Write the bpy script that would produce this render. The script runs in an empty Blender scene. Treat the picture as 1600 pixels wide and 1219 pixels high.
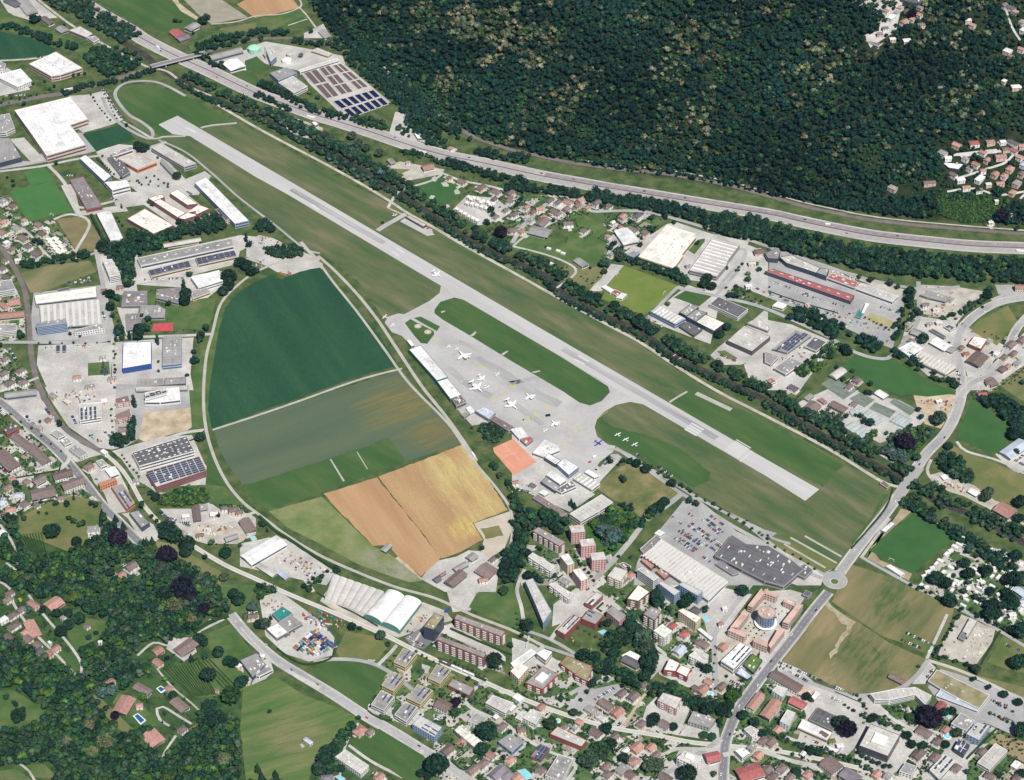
import bpy, bmesh, math, random
import numpy as np
from mathutils import Vector, geometry
random.seed(7); RNG = np.random.default_rng(7)
S = bpy.context.scene; C = S.collection

# ------------------------------------------------------------------ camera
PW, PH, FPX = 1600.0, 1219.0, 3400.0
PITCH = math.radians(40.0); CAMH = 2080.0; CAMY = -2475.0
cam = bpy.data.objects.new('camera', bpy.data.cameras.new('camera')); C.objects.link(cam)
cam.location = (0, CAMY, CAMH); cam.rotation_euler = (math.radians(90) - PITCH, 0, 0)
cam.data.sensor_width = 36.0; cam.data.lens = 36.0 * FPX / PW
cam.data.clip_start = 10; cam.data.clip_end = 20000
S.camera = cam
# ------------------------------------------------------------------ light
SUN_EL = math.radians(56); sx, sy = 0.41, -0.91
w = bpy.data.worlds.new('World'); S.world = w; w.use_nodes = True
nt = w.node_tree; bg = nt.nodes['Background']
sky = nt.nodes.new('ShaderNodeTexSky'); sky.sky_type = 'NISHITA'; sky.sun_disc = False
sky.sun_elevation = SUN_EL; sky.sun_rotation = math.atan2(sx, sy)
nt.links.new(sky.outputs[0], bg.inputs[0]); bg.inputs[1].default_value = 0.055; sky.ozone_density = 4.0; sky.altitude = 300
sl = bpy.data.lights.new('sun', 'SUN'); sl.energy = 5.0; sl.angle = math.radians(0.53); sl.color = (1, 0.965, 0.9)
sun = bpy.data.objects.new('sun', sl); C.objects.link(sun)
sd = Vector((sx * math.cos(SUN_EL), sy * math.cos(SUN_EL), math.sin(SUN_EL)))
sun.rotation_euler = sd.to_track_quat('Z', 'Y').to_euler()
S.view_settings.view_transform = 'Standard'; S.view_settings.look = 'None'
S.view_settings.exposure = 0.2; S.view_settings.gamma = 1
S.render.engine = 'CYCLES'
S.cycles.max_bounces = 4; S.cycles.diffuse_bounces = 2; S.cycles.glossy_bounces = 2; S.cycles.transmission_bounces = 2
S.cycles.caustics_reflective = False; S.cycles.caustics_refractive = False

# ------------------------------------------------------------------ pixels <-> world
SP, CP = math.sin(PITCH), math.cos(PITCH)
def ray(px, py):
    x = (px - PW / 2) / FPX; y = (py - PH / 2) / FPX
    return x, CP - y * SP, -SP - y * CP
def gp(px, py, z=0.0):
    dx, dy, dz = ray(px, py); t = (CAMH - z) / -dz
    return (dx * t, CAMY + dy * t)
def project(x, y, z):
    a = y - CAMY; b = z - CAMH
    dep = a * CP - b * SP; v = -(a * SP + b * CP)
    return PW / 2 + FPX * x / dep, PH / 2 + FPX * v / dep
TY = [0, 305, 610, 914]
TEX = {'F': (0, 0, 1), 'a': (840, 800, 10), 'b': (680, 520, 8), 'c': (1320, 1060, 8), 'd': (1130, 900, 10), 'e': (640, 940, 10)}
def pts(t, s):
    if t in TEX: ox, oy, k = TEX[t]
    else: ox, oy, k = 400 * int(t[0]), TY[int(t[1])], 4
    return [(ox + float(a.split(',')[0]) / k, oy + float(a.split(',')[1]) / k) for a in s.split()]

# ------------------------------------------------------------------ terrain
def seg_dist(X, Y, poly):
    best = np.full(X.shape, 1e12); sg = np.zeros(X.shape)
    for (ax, ay), (bx, by) in zip(poly[:-1], poly[1:]):
        dx, dy = bx - ax, by - ay; L = dx * dx + dy * dy
        t = np.clip(((X - ax) * dx + (Y - ay) * dy) / L, 0, 1)
        qx, qy = X - ax - t * dx, Y - ay - t * dy
        d = qx * qx + qy * qy; s = dx * qy - dy * qx
        m = d < best - 1e-6; best = np.where(m, d, best); sg = np.where(m, s, sg)
    return np.sqrt(best) * np.sign(sg)
NEF = [gp(*p) for p in pts('F', '300,-260 400,-130 470,-5 500,42 540,78 600,112 655,165 700,200 760,228 830,246 900,259 1000,279 1130,297 1300,330 1450,353 1600,361 1900,385 2300,420')]
SWF = [gp(*p) for p in pts('F', '-500,640 -100,735 0,775 90,800 180,812 240,862 320,905 362,965 430,1030 480,1075 560,1130 600,1219 620,1400 640,1700')]
def smooth(a, lo, hi):
    t = np.clip((a - lo) / (hi - lo), 0, 1); return t * t * (3 - 2 * t)
def hfun(X, Y):
    d = seg_dist(X, Y, NEF); d = np.maximum(d, 0)
    h = 0.40 * np.where(d < 60, d * d / 120, d - 30)
    h = np.where(h > 150, 150 + (h - 150) * 0.45, h)
    n = np.sin(X * 0.011 + 1.3 * np.sin(Y * 0.006)) * np.cos(Y * 0.009 + X * 0.004) + 0.5 * np.sin(X * 0.027 + Y * 0.019)
    h = h + n * 9 * smooth(d, 20, 200)
    e = np.maximum(-seg_dist(X, Y, SWF), 0)
    g = 0.13 * np.where(e < 80, e * e / 160, e - 40); g = np.where(g > 40, 40 + (g - 40) * 0.4, g)
    g = g + (np.sin(X * 0.02 + Y * 0.013) * 2.5) * smooth(e, 30, 150)
    return h + g
def axis(lo, hi, st, far):
    a = np.arange(lo, hi + 1, st)
    return np.concatenate([[lo - far, lo - far / 2, lo - far / 5, lo - far / 15], a, [hi + far / 15, hi + far / 5, hi + far / 2, hi + far]])
GX = axis(-1080, 1080, 12, 1500); GY = axis(-900, 1560, 12, 1500)
GXX, GYY = np.meshgrid(GX, GY); GH = np.maximum(hfun(GXX, GYY), 0)
def Hs(x, y):
    x = np.asarray(x, float); y = np.asarray(y, float)
    i = np.clip(np.searchsorted(GX, x) - 1, 0, len(GX) - 2); j = np.clip(np.searchsorted(GY, y) - 1, 0, len(GY) - 2)
    u = np.clip((x - GX[i]) / (GX[i + 1] - GX[i]), 0, 1); v = np.clip((y - GY[j]) / (GY[j + 1] - GY[j]), 0, 1)
    return (GH[j, i] * (1 - u) + GH[j, i + 1] * u) * (1 - v) + (GH[j + 1, i] * (1 - u) + GH[j + 1, i + 1] * u) * v
def hit(px, py, up=0.0):
    x, y = gp(px, py, up); z = float(Hs(x, y))
    for k in range(14):
        x, y = gp(px, py, z + up); z = 0.3 * z + 0.7 * float(Hs(x, y))
    return x, y, z
def inpoly(px, py, poly):
    ins = np.zeros(np.shape(px), bool); n = len(poly)
    for i in range(n):
        (ax, ay), (bx, by) = poly[i], poly[(i + 1) % n]
        c = ((ay > py) != (by > py)) & (px < (bx - ax) * (py - ay) / ((by - ay) or 1e-9) + ax)
        ins ^= c
    return ins

# occupancy raster, photo plane at ground, 2 m cells
OX, OY, OC = -1300.0, -1000.0, 2.0
OCC = np.zeros((1500, 1300), bool)
OCC2 = np.zeros((1500, 1300), bool)
def occ_poly(poly, soft=False):
    xs = [p[0] for p in poly]; ys = [p[1] for p in poly]
    i0, i1 = int((min(xs) - OX) / OC), int((max(xs) - OX) / OC) + 1; j0, j1 = int((min(ys) - OY) / OC), int((max(ys) - OY) / OC) + 1
    i0, j0 = max(i0, 0), max(j0, 0); i1, j1 = min(i1, 1299), min(j1, 1499)
    if i1 <= i0 or j1 <= j0: return
    X, Y = np.meshgrid(OX + OC * (np.arange(i0, i1) + .5), OY + OC * (np.arange(j0, j1) + .5))
    (OCC2 if soft else OCC)[j0:j1, i0:i1] |= inpoly(X, Y, poly)
def occ(x, y, r=0, soft=False):
    for a, b in ((0, 0), (r, 0), (-r, 0), (0, r), (0, -r)) if r else ((0, 0),):
        i, j = int((x + a - OX) / OC), int((y + b - OY) / OC)
        if 0 <= i < 1300 and 0 <= j < 1500 and (OCC[j, i] or (soft and OCC2[j, i])): return True
    return False

# ------------------------------------------------------------------ materials
MATS = {}
def mat(name, cols, scale=0.05, rough=0.9, detail=6, stretch=None, rot=0.0, fine=0.0, fine_scale=0.8, metal=0.0, patches=None, objrand=0.0, bump=0.0, spec=0.2, contrast=0.18):
    if name in MATS: return MATS[name]
    m = bpy.data.materials.new(name); m.use_nodes = True; n = m.node_tree.nodes; l = m.node_tree.links
    b = n['Principled BSDF']; b.inputs['Roughness'].default_value = rough; b.inputs['Metallic'].default_value = metal
    b.inputs['Specular IOR Level'].default_value = spec
    if isinstance(cols[0], (int, float)): cols = [cols]
    tc = n.new('ShaderNodeTexCoord'); mp = n.new('ShaderNodeMapping'); l.new(tc.outputs['Object'], mp.inputs[0])
    mp.vector_type = 'TEXTURE'; mp.inputs['Rotation'].default_value = (0, 0, rot)
    if stretch: mp.inputs['Scale'].default_value = (1 / stretch[0], 1 / stretch[1], 1)
    no = n.new('ShaderNodeTexNoise'); no.inputs['Scale'].default_value = scale; no.inputs['Detail'].default_value = detail; no.inputs['Roughness'].default_value = 0.6
    l.new(mp.outputs[0], no.inputs[0])
    cr = n.new('ShaderNodeValToRGB'); l.new(no.outputs[0], cr.inputs[0]); e = cr.color_ramp.elements
    if len(cols) == 1: cols = [tuple(c * 0.86 for c in cols[0]), tuple(min(1, c * 1.12) for c in cols[0])]
    lo, hi = 0.5 - contrast, 0.5 + contrast
    e[0].position = lo; e[0].color = (*cols[0], 1); e[1].position = hi; e[1].color = (*cols[-1], 1)
    for k, c in enumerate(cols[1:-1]):
        q = e.new(lo + (hi - lo) * (k + 1) / (len(cols) - 1)); q.color = (*c, 1)
    out = cr.outputs[0]
    if patches:
        for (px, py, r, col) in patches:
            cx, cy = gp(px, py)
            vm = n.new('ShaderNodeVectorMath'); vm.operation = 'DISTANCE'; vm.inputs[1].default_value = (cx, cy, 0); l.new(tc.outputs['Object'], vm.inputs[0])
            n2 = n.new('ShaderNodeTexNoise'); n2.inputs['Scale'].default_value = 0.025; n2.inputs['Detail'].default_value = 8; l.new(mp.outputs[0], n2.inputs[0])
            ma = n.new('ShaderNodeMath'); ma.operation = 'MULTIPLY_ADD'; ma.inputs[1].default_value = r * 2.2; ma.inputs[2].default_value = -r * 1.1; l.new(n2.outputs[0], ma.inputs[0])
            ad = n.new('ShaderNodeMath'); ad.operation = 'ADD'; l.new(ma.outputs[0], ad.inputs[0]); l.new(vm.outputs['Value'], ad.inputs[1])
            mr = n.new('ShaderNodeMapRange'); mr.inputs['From Min'].default_value = r * 0.35; mr.inputs['From Max'].default_value = r; mr.inputs['To Min'].default_value = 0.9; mr.inputs['To Max'].default_value = 0
            l.new(ad.outputs[0], mr.inputs[0])
            n4 = n.new('ShaderNodeTexNoise'); n4.inputs['Scale'].default_value = 0.07; n4.inputs['Detail'].default_value = 8; n4.inputs['Roughness'].default_value = .7; l.new(mp.outputs[0], n4.inputs[0])
            m4 = n.new('ShaderNodeMapRange'); m4.inputs['From Min'].default_value = 0.42; m4.inputs['From Max'].default_value = 0.58; m4.inputs['To Min'].default_value = .25; l.new(n4.outputs[0], m4.inputs[0])
            m5 = n.new('ShaderNodeMath'); m5.operation = 'MULTIPLY'; l.new(mr.outputs[0], m5.inputs[0]); l.new(m4.outputs[0], m5.inputs[1]); mr = m5
            mx = n.new('ShaderNodeMixRGB'); l.new(mr.outputs[0], mx.inputs[0]); l.new(out, mx.inputs[1]); mx.inputs[2].default_value = (*col, 1); out = mx.outputs[0]
    if fine:
        n3 = n.new('ShaderNodeTexNoise'); n3.inputs['Scale'].default_value = fine_scale; n3.inputs['Detail'].default_value = 4; l.new(mp.outputs[0], n3.inputs[0])
        mr = n.new('ShaderNodeMapRange'); mr.inputs['From Min'].default_value = 0.3; mr.inputs['From Max'].default_value = 0.7; mr.inputs['To Min'].default_value = 1 - fine; mr.inputs['To Max'].default_value = 1 + fine
        l.new(n3.outputs[0], mr.inputs[0])
        mx = n.new('ShaderNodeVectorMath'); mx.operation = 'SCALE'; l.new(out, mx.inputs[0]); l.new(mr.outputs[0], mx.inputs['Scale']); out = mx.outputs[0]
    if objrand:
        oi = n.new('ShaderNodeObjectInfo'); mr = n.new('ShaderNodeMapRange'); mr.inputs['To Min'].default_value = 1 - objrand; mr.inputs['To Max'].default_value = 1 + objrand
        l.new(oi.outputs['Random'], mr.inputs[0]); mx = n.new('ShaderNodeVectorMath'); mx.operation = 'SCALE'; l.new(out, mx.inputs[0]); l.new(mr.outputs[0], mx.inputs['Scale']); out = mx.outputs[0]
    l.new(out, b.inputs['Base Color'])
    if bump:
        bp = n.new('ShaderNodeBump'); bp.inputs['Strength'].default_value = 0.6; bp.inputs['Distance'].default_value = bump; l.new(no.outputs[0], bp.inputs['Height']); l.new(bp.outputs[0], b.inputs['Normal'])
    MATS[name] = m; return m
def leafmat(name, base, var=0.42, attr=False):
    m = bpy.data.materials.new(name); m.use_nodes = True; n = m.node_tree.nodes; l = m.node_tree.links; b = n['Principled BSDF']
    b.inputs['Roughness'].default_value = 0.75; b.inputs['Specular IOR Level'].default_value = 0.15
    ge = n.new('ShaderNodeNewGeometry'); mr = n.new('ShaderNodeMapRange'); mr.inputs['To Min'].default_value = 1 - var; mr.inputs['To Max'].default_value = 1 + var
    l.new(ge.outputs['Random Per Island'], mr.inputs[0]); sc = n.new('ShaderNodeVectorMath'); sc.operation = 'SCALE'; l.new(mr.outputs[0], sc.inputs['Scale'])
    if attr:
        at = n.new('ShaderNodeAttribute'); at.attribute_name = 'tint'; l.new(at.outputs['Color'], sc.inputs[0]); out = sc.outputs[0]
    else:
        sc.inputs[0].default_value = base; oi = n.new('ShaderNodeObjectInfo'); s2 = n.new('ShaderNodeVectorMath'); s2.operation = 'MULTIPLY'
        l.new(sc.outputs[0], s2.inputs[0]); l.new(oi.outputs['Color'], s2.inputs[1]); out = s2.outputs[0]
    l.new(out, b.inputs['Base Color']); return m

# ------------------------------------------------------------------ mesh helpers
def mesh(name, vs, fs, m=None, parent=None, mats=None, fm=None, loc=None):
    me = bpy.data.meshes.new(name); me.from_pydata(vs, [], fs); me.update()
    for k in (mats or ([m] if m else [])): me.materials.append(k)
    if fm: me.polygons.foreach_set('material_index', fm)
    o = bpy.data.objects.new(name, me); C.objects.link(o)
    if loc: o.location = loc
    if parent: o.parent = parent
    return o
def npmesh(name, V, F, m, tint=None):
    me = bpy.data.meshes.new(name); k = F.shape[1]
    me.vertices.add(len(V)); me.vertices.foreach_set('co', V.astype(np.float32).ravel())
    me.loops.add(F.size); me.loops.foreach_set('vertex_index', F.astype(np.int32).ravel())
    me.polygons.add(len(F)); me.polygons.foreach_set('loop_start', np.arange(0, F.size, k, dtype=np.int32))
    if tint is not None:
        a = me.color_attributes.new('tint', 'FLOAT_COLOR', 'POINT'); a.data.foreach_set('color', np.concatenate([tint, np.ones((len(tint), 1))], 1).astype(np.float32).ravel())
    me.materials.append(m); me.update(calc_edges=True); me.validate()
    o = bpy.data.objects.new(name, me); C.objects.link(o); return o
def tag(o, label=None, cat=None, group=None, kind=None):
    if label: o['label'] = label
    if cat: o['category'] = cat
    if group: o['group'] = group
    if kind: o['kind'] = kind
    return o
def struct(o, kind='structure', label=None):
    o['kind'] = kind
    if label: o['label'] = label
    return o
class MB:
    def __init__(s): s.v = []; s.f = []; s.m = []
    def box(s, c, d, rz=0.0, mi=0, taper=1.0, tilt=0.0):
        n = len(s.v); co, si = math.cos(rz), math.sin(rz)
        for z in (-.5, .5):
            k = 1 if z < 0 else taper
            for x, y in ((-.5, -.5), (.5, -.5), (.5, .5), (-.5, .5)):
                X, Y = x * d[0] * k, y * d[1] * k
                s.v.append((c[0] + X * co - Y * si, c[1] + X * si + Y * co, c[2] + z * d[2] + tilt * X))
        for q in ((0, 3, 2, 1), (4, 5, 6, 7), (0, 1, 5, 4), (1, 2, 6, 5), (2, 3, 7, 6), (3, 0, 4, 7)): s.f.append(tuple(n + a for a in q)); s.m.append(mi)
        return s
    def prism(s, poly, z0, z1, mi=0, cap=True):
        n = len(s.v); k = len(poly)
        s.v += [(x, y, z0) for x, y in poly] + [(x, y, z1) for x, y in poly]
        for i in range(k): s.f.append((n + i, n + (i + 1) % k, n + k + (i + 1) % k, n + k + i)); s.m.append(mi)
        if cap: s.f.append(tuple(range(n + k, n + 2 * k))); s.m.append(mi)
        return s
    def lathe(s, prof, c, seg=16, mi=0, axis='z', cap=True):
        n = len(s.v)
        for r, h in prof:
            for i in range(seg):
                a = 2 * math.pi * i / seg
                if axis == 'z': s.v.append((c[0] + r * math.cos(a), c[1] + r * math.sin(a), c[2] + h))
                else: s.v.append((c[0] + h, c[1] + r * math.cos(a), c[2] + r * math.sin(a)))
        for j in range(len(prof) - 1):
            for i in range(seg): s.f.append((n + j * seg + i, n + j * seg + (i + 1) % seg, n + (j + 1) * seg + (i + 1) % seg, n + (j + 1) * seg + i)); s.m.append(mi)
        if cap:
            s.f.append(tuple(n + i for i in range(seg))[::-1]); s.f.append(tuple(n + (len(prof) - 1) * seg + i for i in range(seg))); s.m += [mi, mi]
        return s
    def add(s, vs, fs, mi=0):
        n = len(s.v); s.v += vs; s.f += [tuple(n + a for a in q) for q in fs]; s.m += [mi] * len(fs); return s
    def build(s, name, m, parent=None, loc=None):
        ms = m if isinstance(m, list) else [m]
        return mesh(name, s.v, s.f, None, parent, ms, s.m, loc)
def ccw(p):
    a = sum(p[i][0] * p[(i + 1) % len(p)][1] - p[(i + 1) % len(p)][0] * p[i][1] for i in range(len(p)))
    return p if a > 0 else p[::-1]
def inset(p, d):
    n = len(p); out = []
    for i in range(n):
        a, b, c = Vector(p[i - 1]), Vector(p[i]), Vector(p[(i + 1) % n])
        u = (b - a).normalized(); v = (c - b).normalized()
        nu, nv = Vector((-u.y, u.x)), Vector((-v.y, v.x)); w = nu + nv
        if w.length < 1e-3: w = nu
        w = w / max(0.35, w.dot(nu)); out.append((b.x + w.x * d, b.y + w.y * d))
    return out

# ------------------------------------------------------------------ ground sheet
def ground_sheet():
    ny, nx = GXX.shape; V = np.stack([GXX.ravel(), GYY.ravel(), GH.ravel()], 1)
    i, j = np.meshgrid(np.arange(nx - 1), np.arange(ny - 1)); a = (j * nx + i).ravel()
    F = np.stack([a, a + 1, a + nx + 1, a + nx], 1)
    d = smooth(seg_dist(GXX, GYY, NEF), 0, 25).ravel()[:, None]
    e = smooth(-seg_dist(GXX, GYY, SWF), 0, 30).ravel()[:, None]
    base = np.array([[0.07, 0.105, 0.038]]); fo = np.array([[0.022, 0.034, 0.014]]); sw = np.array([[0.045, 0.09, 0.032]])
    t = base * (1 - d) + fo * d; t = t * (1 - e) + sw * e
    m = bpy.data.materials.new('ground'); m.use_nodes = True; n = m.node_tree.nodes; l = m.node_tree.links; b = n['Principled BSDF']; b.inputs['Roughness'].default_value = 1; b.inputs['Specular IOR Level'].default_value = 0.1
    at = n.new('ShaderNodeAttribute'); at.attribute_name = 'tint'
    tc = n.new('ShaderNodeTexCoord'); n1 = n.new('ShaderNodeTexNoise'); n1.inputs['Scale'].default_value = 0.05; n1.inputs['Detail'].default_value = 10; n1.inputs['Roughness'].default_value = 0.65; l.new(tc.outputs['Object'], n1.inputs[0])
    cr = n.new('ShaderNodeValToRGB'); l.new(n1.outputs[0], cr.inputs[0]); e_ = cr.color_ramp.elements
    e_[0].position = 0.38; e_[0].color = (0.5, 0.68, 0.6, 1); e_[1].position = 0.62; e_[1].color = (1.5, 1.2, 1.35, 1)
    mx = n.new('ShaderNodeVectorMath'); mx.operation = 'MULTIPLY'; l.new(at.outputs['Color'], mx.inputs[0]); l.new(cr.outputs[0], mx.inputs[1]); l.new(mx.outputs[0], b.inputs['Base Color'])
    return struct(npmesh('ground', V, F, m, t))
ground_sheet()

LAY = 0.05; NA = [0]
def drape_face(poly, z0, name, m):
    bm = bmesh.new(); bm.faces.new([bm.verts.new((x, y, 0)) for x, y in poly])
    bmesh.ops.triangulate(bm, faces=bm.faces[:])
    xs = [p[0] for p in poly]; ys = [p[1] for p in poly]
    for ax, lo, hi, st in ((0, min(xs), max(xs), 12), (1, min(ys), max(ys), 12)):
        k = math.ceil(lo / st) * st
        while k < hi:
            co = (k, 0, 0) if ax == 0 else (0, k, 0); no = (1, 0, 0) if ax == 0 else (0, 1, 0)
            bmesh.ops.bisect_plane(bm, geom=bm.verts[:] + bm.edges[:] + bm.faces[:], plane_co=co, plane_no=no); k += st
    for v in bm.verts: v.co.z = float(Hs(v.co.x, v.co.y)) + z0
    me = bpy.data.meshes.new(name); bm.to_mesh(me); bm.free(); me.materials.append(m)
    o = bpy.data.objects.new(name, me); C.objects.link(o)
    return o
def area(name, t, s, m, lay, block=False, kind='structure', label=None, jag=0.0):
    P = pts(t, s); hs = [hit(*p) for p in P]; poly = [(a, b) for a, b, c in hs]
    if jag:
        q = []
        for i in range(len(poly)):
            a, b = poly[i], poly[(i + 1) % len(poly)]; L = math.dist(a, b); k = max(1, int(L / 7))
            for j in range(k):
                u = j / k; q.append((a[0] + (b[0] - a[0]) * u + random.gauss(0, jag), a[1] + (b[1] - a[1]) * u + random.gauss(0, jag)))
        poly = q
    poly = ccw(poly)
    if block: occ_poly(poly, block == 2)
    NA[0] += 1; lay = lay + (0.07 * (NA[0] % 13) if name != 'garden_ground' else 0) + 0.0011 * NA[0]
    if max(c for a, b, c in hs) < 0.02:
        o = mesh(name, [(x, y, lay * LAY) for x, y in poly], [tuple(range(len(poly)))], m)
    else: o = drape_face(poly, 0.35 + lay * LAY, name, m)
    return struct(o, kind, label)
def curve(P, step=7.0, closed=False):
    P = [Vector(p) for p in P]; n = len(P); out = []
    for i in range(n - 1):
        p0 = P[max(i - 1, 0)]; p1 = P[i]; p2 = P[i + 1]; p3 = P[min(i + 2, n - 1)]
        k = max(1, int((p2 - p1).length / step))
        for j in range(k):
            t = j / k; out.append(0.5 * ((2 * p1) + (p2 - p0) * t + (2 * p0 - 5 * p1 + 4 * p2 - p3) * t * t + (3 * p1 - p0 - 3 * p2 + p3) * t ** 3))
    out.append(P[-1]); return out
def line(t, s):
    return curve([hit(*p)[:2] for p in pts(t, s)])
def offs(c, d):
    out = []
    for i, p in enumerate(c):
        a = c[max(i - 1, 0)]; b = c[min(i + 1, len(c) - 1)]; u = (b - a).normalized(); out.append(Vector((p.x - u.y * d, p.y + u.x * d)))
    return out
def strip(name, c, w_, m, lay, kind='structure', block=True, extra=0.0, off=0.0, label=None):
    NA[0] += 1; lay = lay + 0.0013 * (NA[0] % 200)
    if off: c = offs(c, off)
    A, B = offs(c, w_ / 2), offs(c, -w_ / 2); vs = []
    def z(p):
        h = float(Hs(p.x, p.y)); return (h + 0.5 if h > 0.02 else 0) + lay * LAY + extra
    for a, b in zip(A, B): vs += [(a.x, a.y, z(a)), (b.x, b.y, z(b))]
    fs = [(2 * i, 2 * i + 1, 2 * i + 3, 2 * i + 2) for i in range(len(c) - 1)]
    if block:
        for i in range(len(c) - 1): occ_poly([tuple(A[i]), tuple(B[i]), tuple(B[i + 1]), tuple(A[i + 1])])
    return struct(mesh(name, vs, fs, m), kind, label)
def dashes(c, w_, m, lay, dash, gap, off=0.0, name='road_marking'):
    if off: c = offs(c, off)
    mb = MB(); L = 0.0; cum = [0]
    for a, b in zip(c[:-1], c[1:]): cum.append(cum[-1] + (b - a).length)
    def at(s_):
        i = min(max(int(np.searchsorted(cum, s_)) - 1, 0), len(c) - 2); t = (s_ - cum[i]) / max(cum[i + 1] - cum[i], 1e-6); return c[i].lerp(c[i + 1], t)
    s_ = 0
    while s_ + dash < cum[-1]:
        a, b = at(s_), at(s_ + dash); u = (b - a).normalized() * (w_ / 2); h = float(Hs(a.x, a.y)); z = (h + 0.5 if h > 0.02 else 0) + lay * LAY
        mb.add([(a.x - u.y, a.y + u.x, z), (a.x + u.y, a.y - u.x, z), (b.x + u.y, b.y - u.x, z), (b.x - u.y, b.y + u.x, z)], [(0, 1, 2, 3)]); s_ += dash + gap
    if mb.v: struct(mb.build(name, m))
def quad_mark(t, s, m, lay, name='runway_marking'):
    poly = ccw([gp(*p) for p in pts(t, s)]); return struct(mesh(name, [(x, y, lay * LAY) for x, y in poly], [tuple(range(len(poly)))], m))

# ------------------------------------------------------------------ labels
LM = []
def landmarks(txt):
    for ln in txt.strip().splitlines():
        a, b = ln.split('|'); x, y = a.split(','); LM.append((float(x), float(y), b.strip()))
ORD = ['nearest', 'second nearest', 'third nearest', 'fourth nearest', 'fifth nearest', 'sixth nearest', 'seventh nearest', 'eighth nearest', 'ninth nearest', 'tenth nearest', 'eleventh nearest', 'twelfth nearest', 'thirteenth nearest', 'fourteenth nearest', 'fifteenth nearest', 'sixteenth nearest', 'seventeenth nearest', 'eighteenth nearest', 'nineteenth nearest', 'twentieth nearest']
QUEUE = []
def later(o, look, px, py): QUEUE.append((o, look, px, py))
def flush_labels():
    G = {}
    for o, look, px, py in QUEUE:
        k = min(range(len(LM)), key=lambda i: (LM[i][0] - px) ** 2 + (LM[i][1] - py) ** 2); x, y, nm = LM[k]
        dx, dy = px - x, py - y; d = math.hypot(dx, dy)
        if d < 3: r = 'at'
        elif abs(dx) > 2.2 * abs(dy): r = 'right of' if dx > 0 else 'left of'
        elif abs(dy) > 2.2 * abs(dx): r = 'below' if dy > 0 else 'above'
        else: r = ('lower' if dy > 0 else 'upper') + (' right of' if dx > 0 else ' left of')
        G.setdefault((look, r, nm), []).append((d, o))
    for (look, r, nm), L in G.items():
        L.sort(key=lambda q: q[0])
        for i, (d, o) in enumerate(L):
            if len(L) == 1: o['label'] = f'{look} {r} {nm}'
            else: o['label'] = f'{look}, {ORD[i] if i < len(ORD) else str(i + 1) + "th nearest"} {r} {nm}'

# ------------------------------------------------------------------ materials in use
RC = {  # roofs
 'W': ('white', (0.66, 0.655, 0.645)), 'L': ('light grey', (0.47, 0.45, 0.42)), 'G': ('grey', (0.27, 0.26, 0.255)), 'D': ('dark grey', (0.11, 0.108, 0.115)),
 'N': ('brown', (0.17, 0.128, 0.118)), 'T': ('terracotta', (0.36, 0.20, 0.165)), 'R': ('red', (0.32, 0.105, 0.10)), 'S': ('mossy green', (0.24, 0.215, 0.12)),
 'B': ('pale blue', (0.42, 0.47, 0.55)), 'P': ('purple grey', (0.20, 0.18, 0.205)), 'C': ('cream', (0.72, 0.69, 0.62)), 'K': ('teal', (0.03, 0.19, 0.18)), 'E': ('green lawn', (0.09, 0.15, 0.04)), 'Q': ('salmon tiled', (0.52, 0.36, 0.30))}
WC = {'w': ('white', (0.72, 0.71, 0.68)), 'g': ('grey', (0.36, 0.35, 0.34)), 'c': ('cream', (0.62, 0.52, 0.38)), 'p': ('pink', (0.64, 0.40, 0.37)), 'b': ('brick', (0.33, 0.13, 0.105)),
 'd': ('dark', (0.10, 0.09, 0.09)), 'u': ('blue', (0.28, 0.36, 0.50)), 'o': ('orange', (0.60, 0.24, 0.12)), 'y': ('yellow', (0.62, 0.52, 0.26)), 'k': ('dark glass', (0.05, 0.065, 0.10)),
 'n': ('teal', (0.04, 0.22, 0.18)), 'r': ('red', (0.36, 0.09, 0.07)), 'v': ('brown', (0.22, 0.13, 0.09)), 'h': ('beige', (0.60, 0.44, 0.38)), 'z': ('royal blue', (0.02, 0.09, 0.42))}
def roofm(c):
    if c == 'S': return mat('roof_sedum', [(0.15, 0.15, 0.07), (0.25, 0.22, 0.13), (0.33, 0.29, 0.19)], 0.06, 1, fine=.15)
    nm, k = RC[c]
    if c in 'NTR': return mat('roof_' + nm, [tuple(x * .78 for x in k), k, tuple(min(1, x * 1.25) for x in k)], 0.35, 0.85, stretch=(1, 1), objrand=0.2, fine=0.12, fine_scale=2.5)
    return mat('roof_' + nm, [tuple(x * .72 for x in k), k, tuple(min(.92, x * 1.14) for x in k)], 0.06, 0.75, objrand=0.07, fine=0.07, fine_scale=0.5)
def seamm(c):
    nm, k = RC[c]; return mat('seam_' + nm, tuple(x * (.72 if x > .2 else 1.7) for x in k), 0.3)
def wallm(c):
    nm, k = WC[c]; return mat('wall_' + nm, [tuple(x * .85 for x in k), tuple(min(.95, x * 1.08) for x in k)], 0.15, 0.9, objrand=0.08)
GLASS = mat('window_glass', [(0.035, 0.045, 0.065), (0.06, 0.075, 0.10)], 0.3, 0.15, spec=0.6)
FRAME = mat('window_frame', (0.6, 0.6, 0.58), 1)
CONC = mat('concrete_trim', (0.5, 0.48, 0.45), 0.2)
SOLAR = mat('solar_glass', [(0.045, 0.055, 0.095), (0.075, 0.088, 0.135)], 0.4, 0.25, spec=0.6)
UNITM = mat('roof_unit', (0.62, 0.61, 0.58), 0.3, objrand=.3)
METALG = mat('grey_metal', (0.30, 0.31, 0.33), 0.5, 0.5)
ASPH = mat('asphalt', [(0.25, 0.245, 0.245), (0.315, 0.31, 0.305), (0.38, 0.375, 0.365)], 0.02, 0.95, fine=.08, fine_scale=.25)
ASPHD = mat('dark_asphalt', [(0.15, 0.15, 0.158), (0.20, 0.195, 0.205)], 0.03, 0.95, fine=.06)
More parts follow.
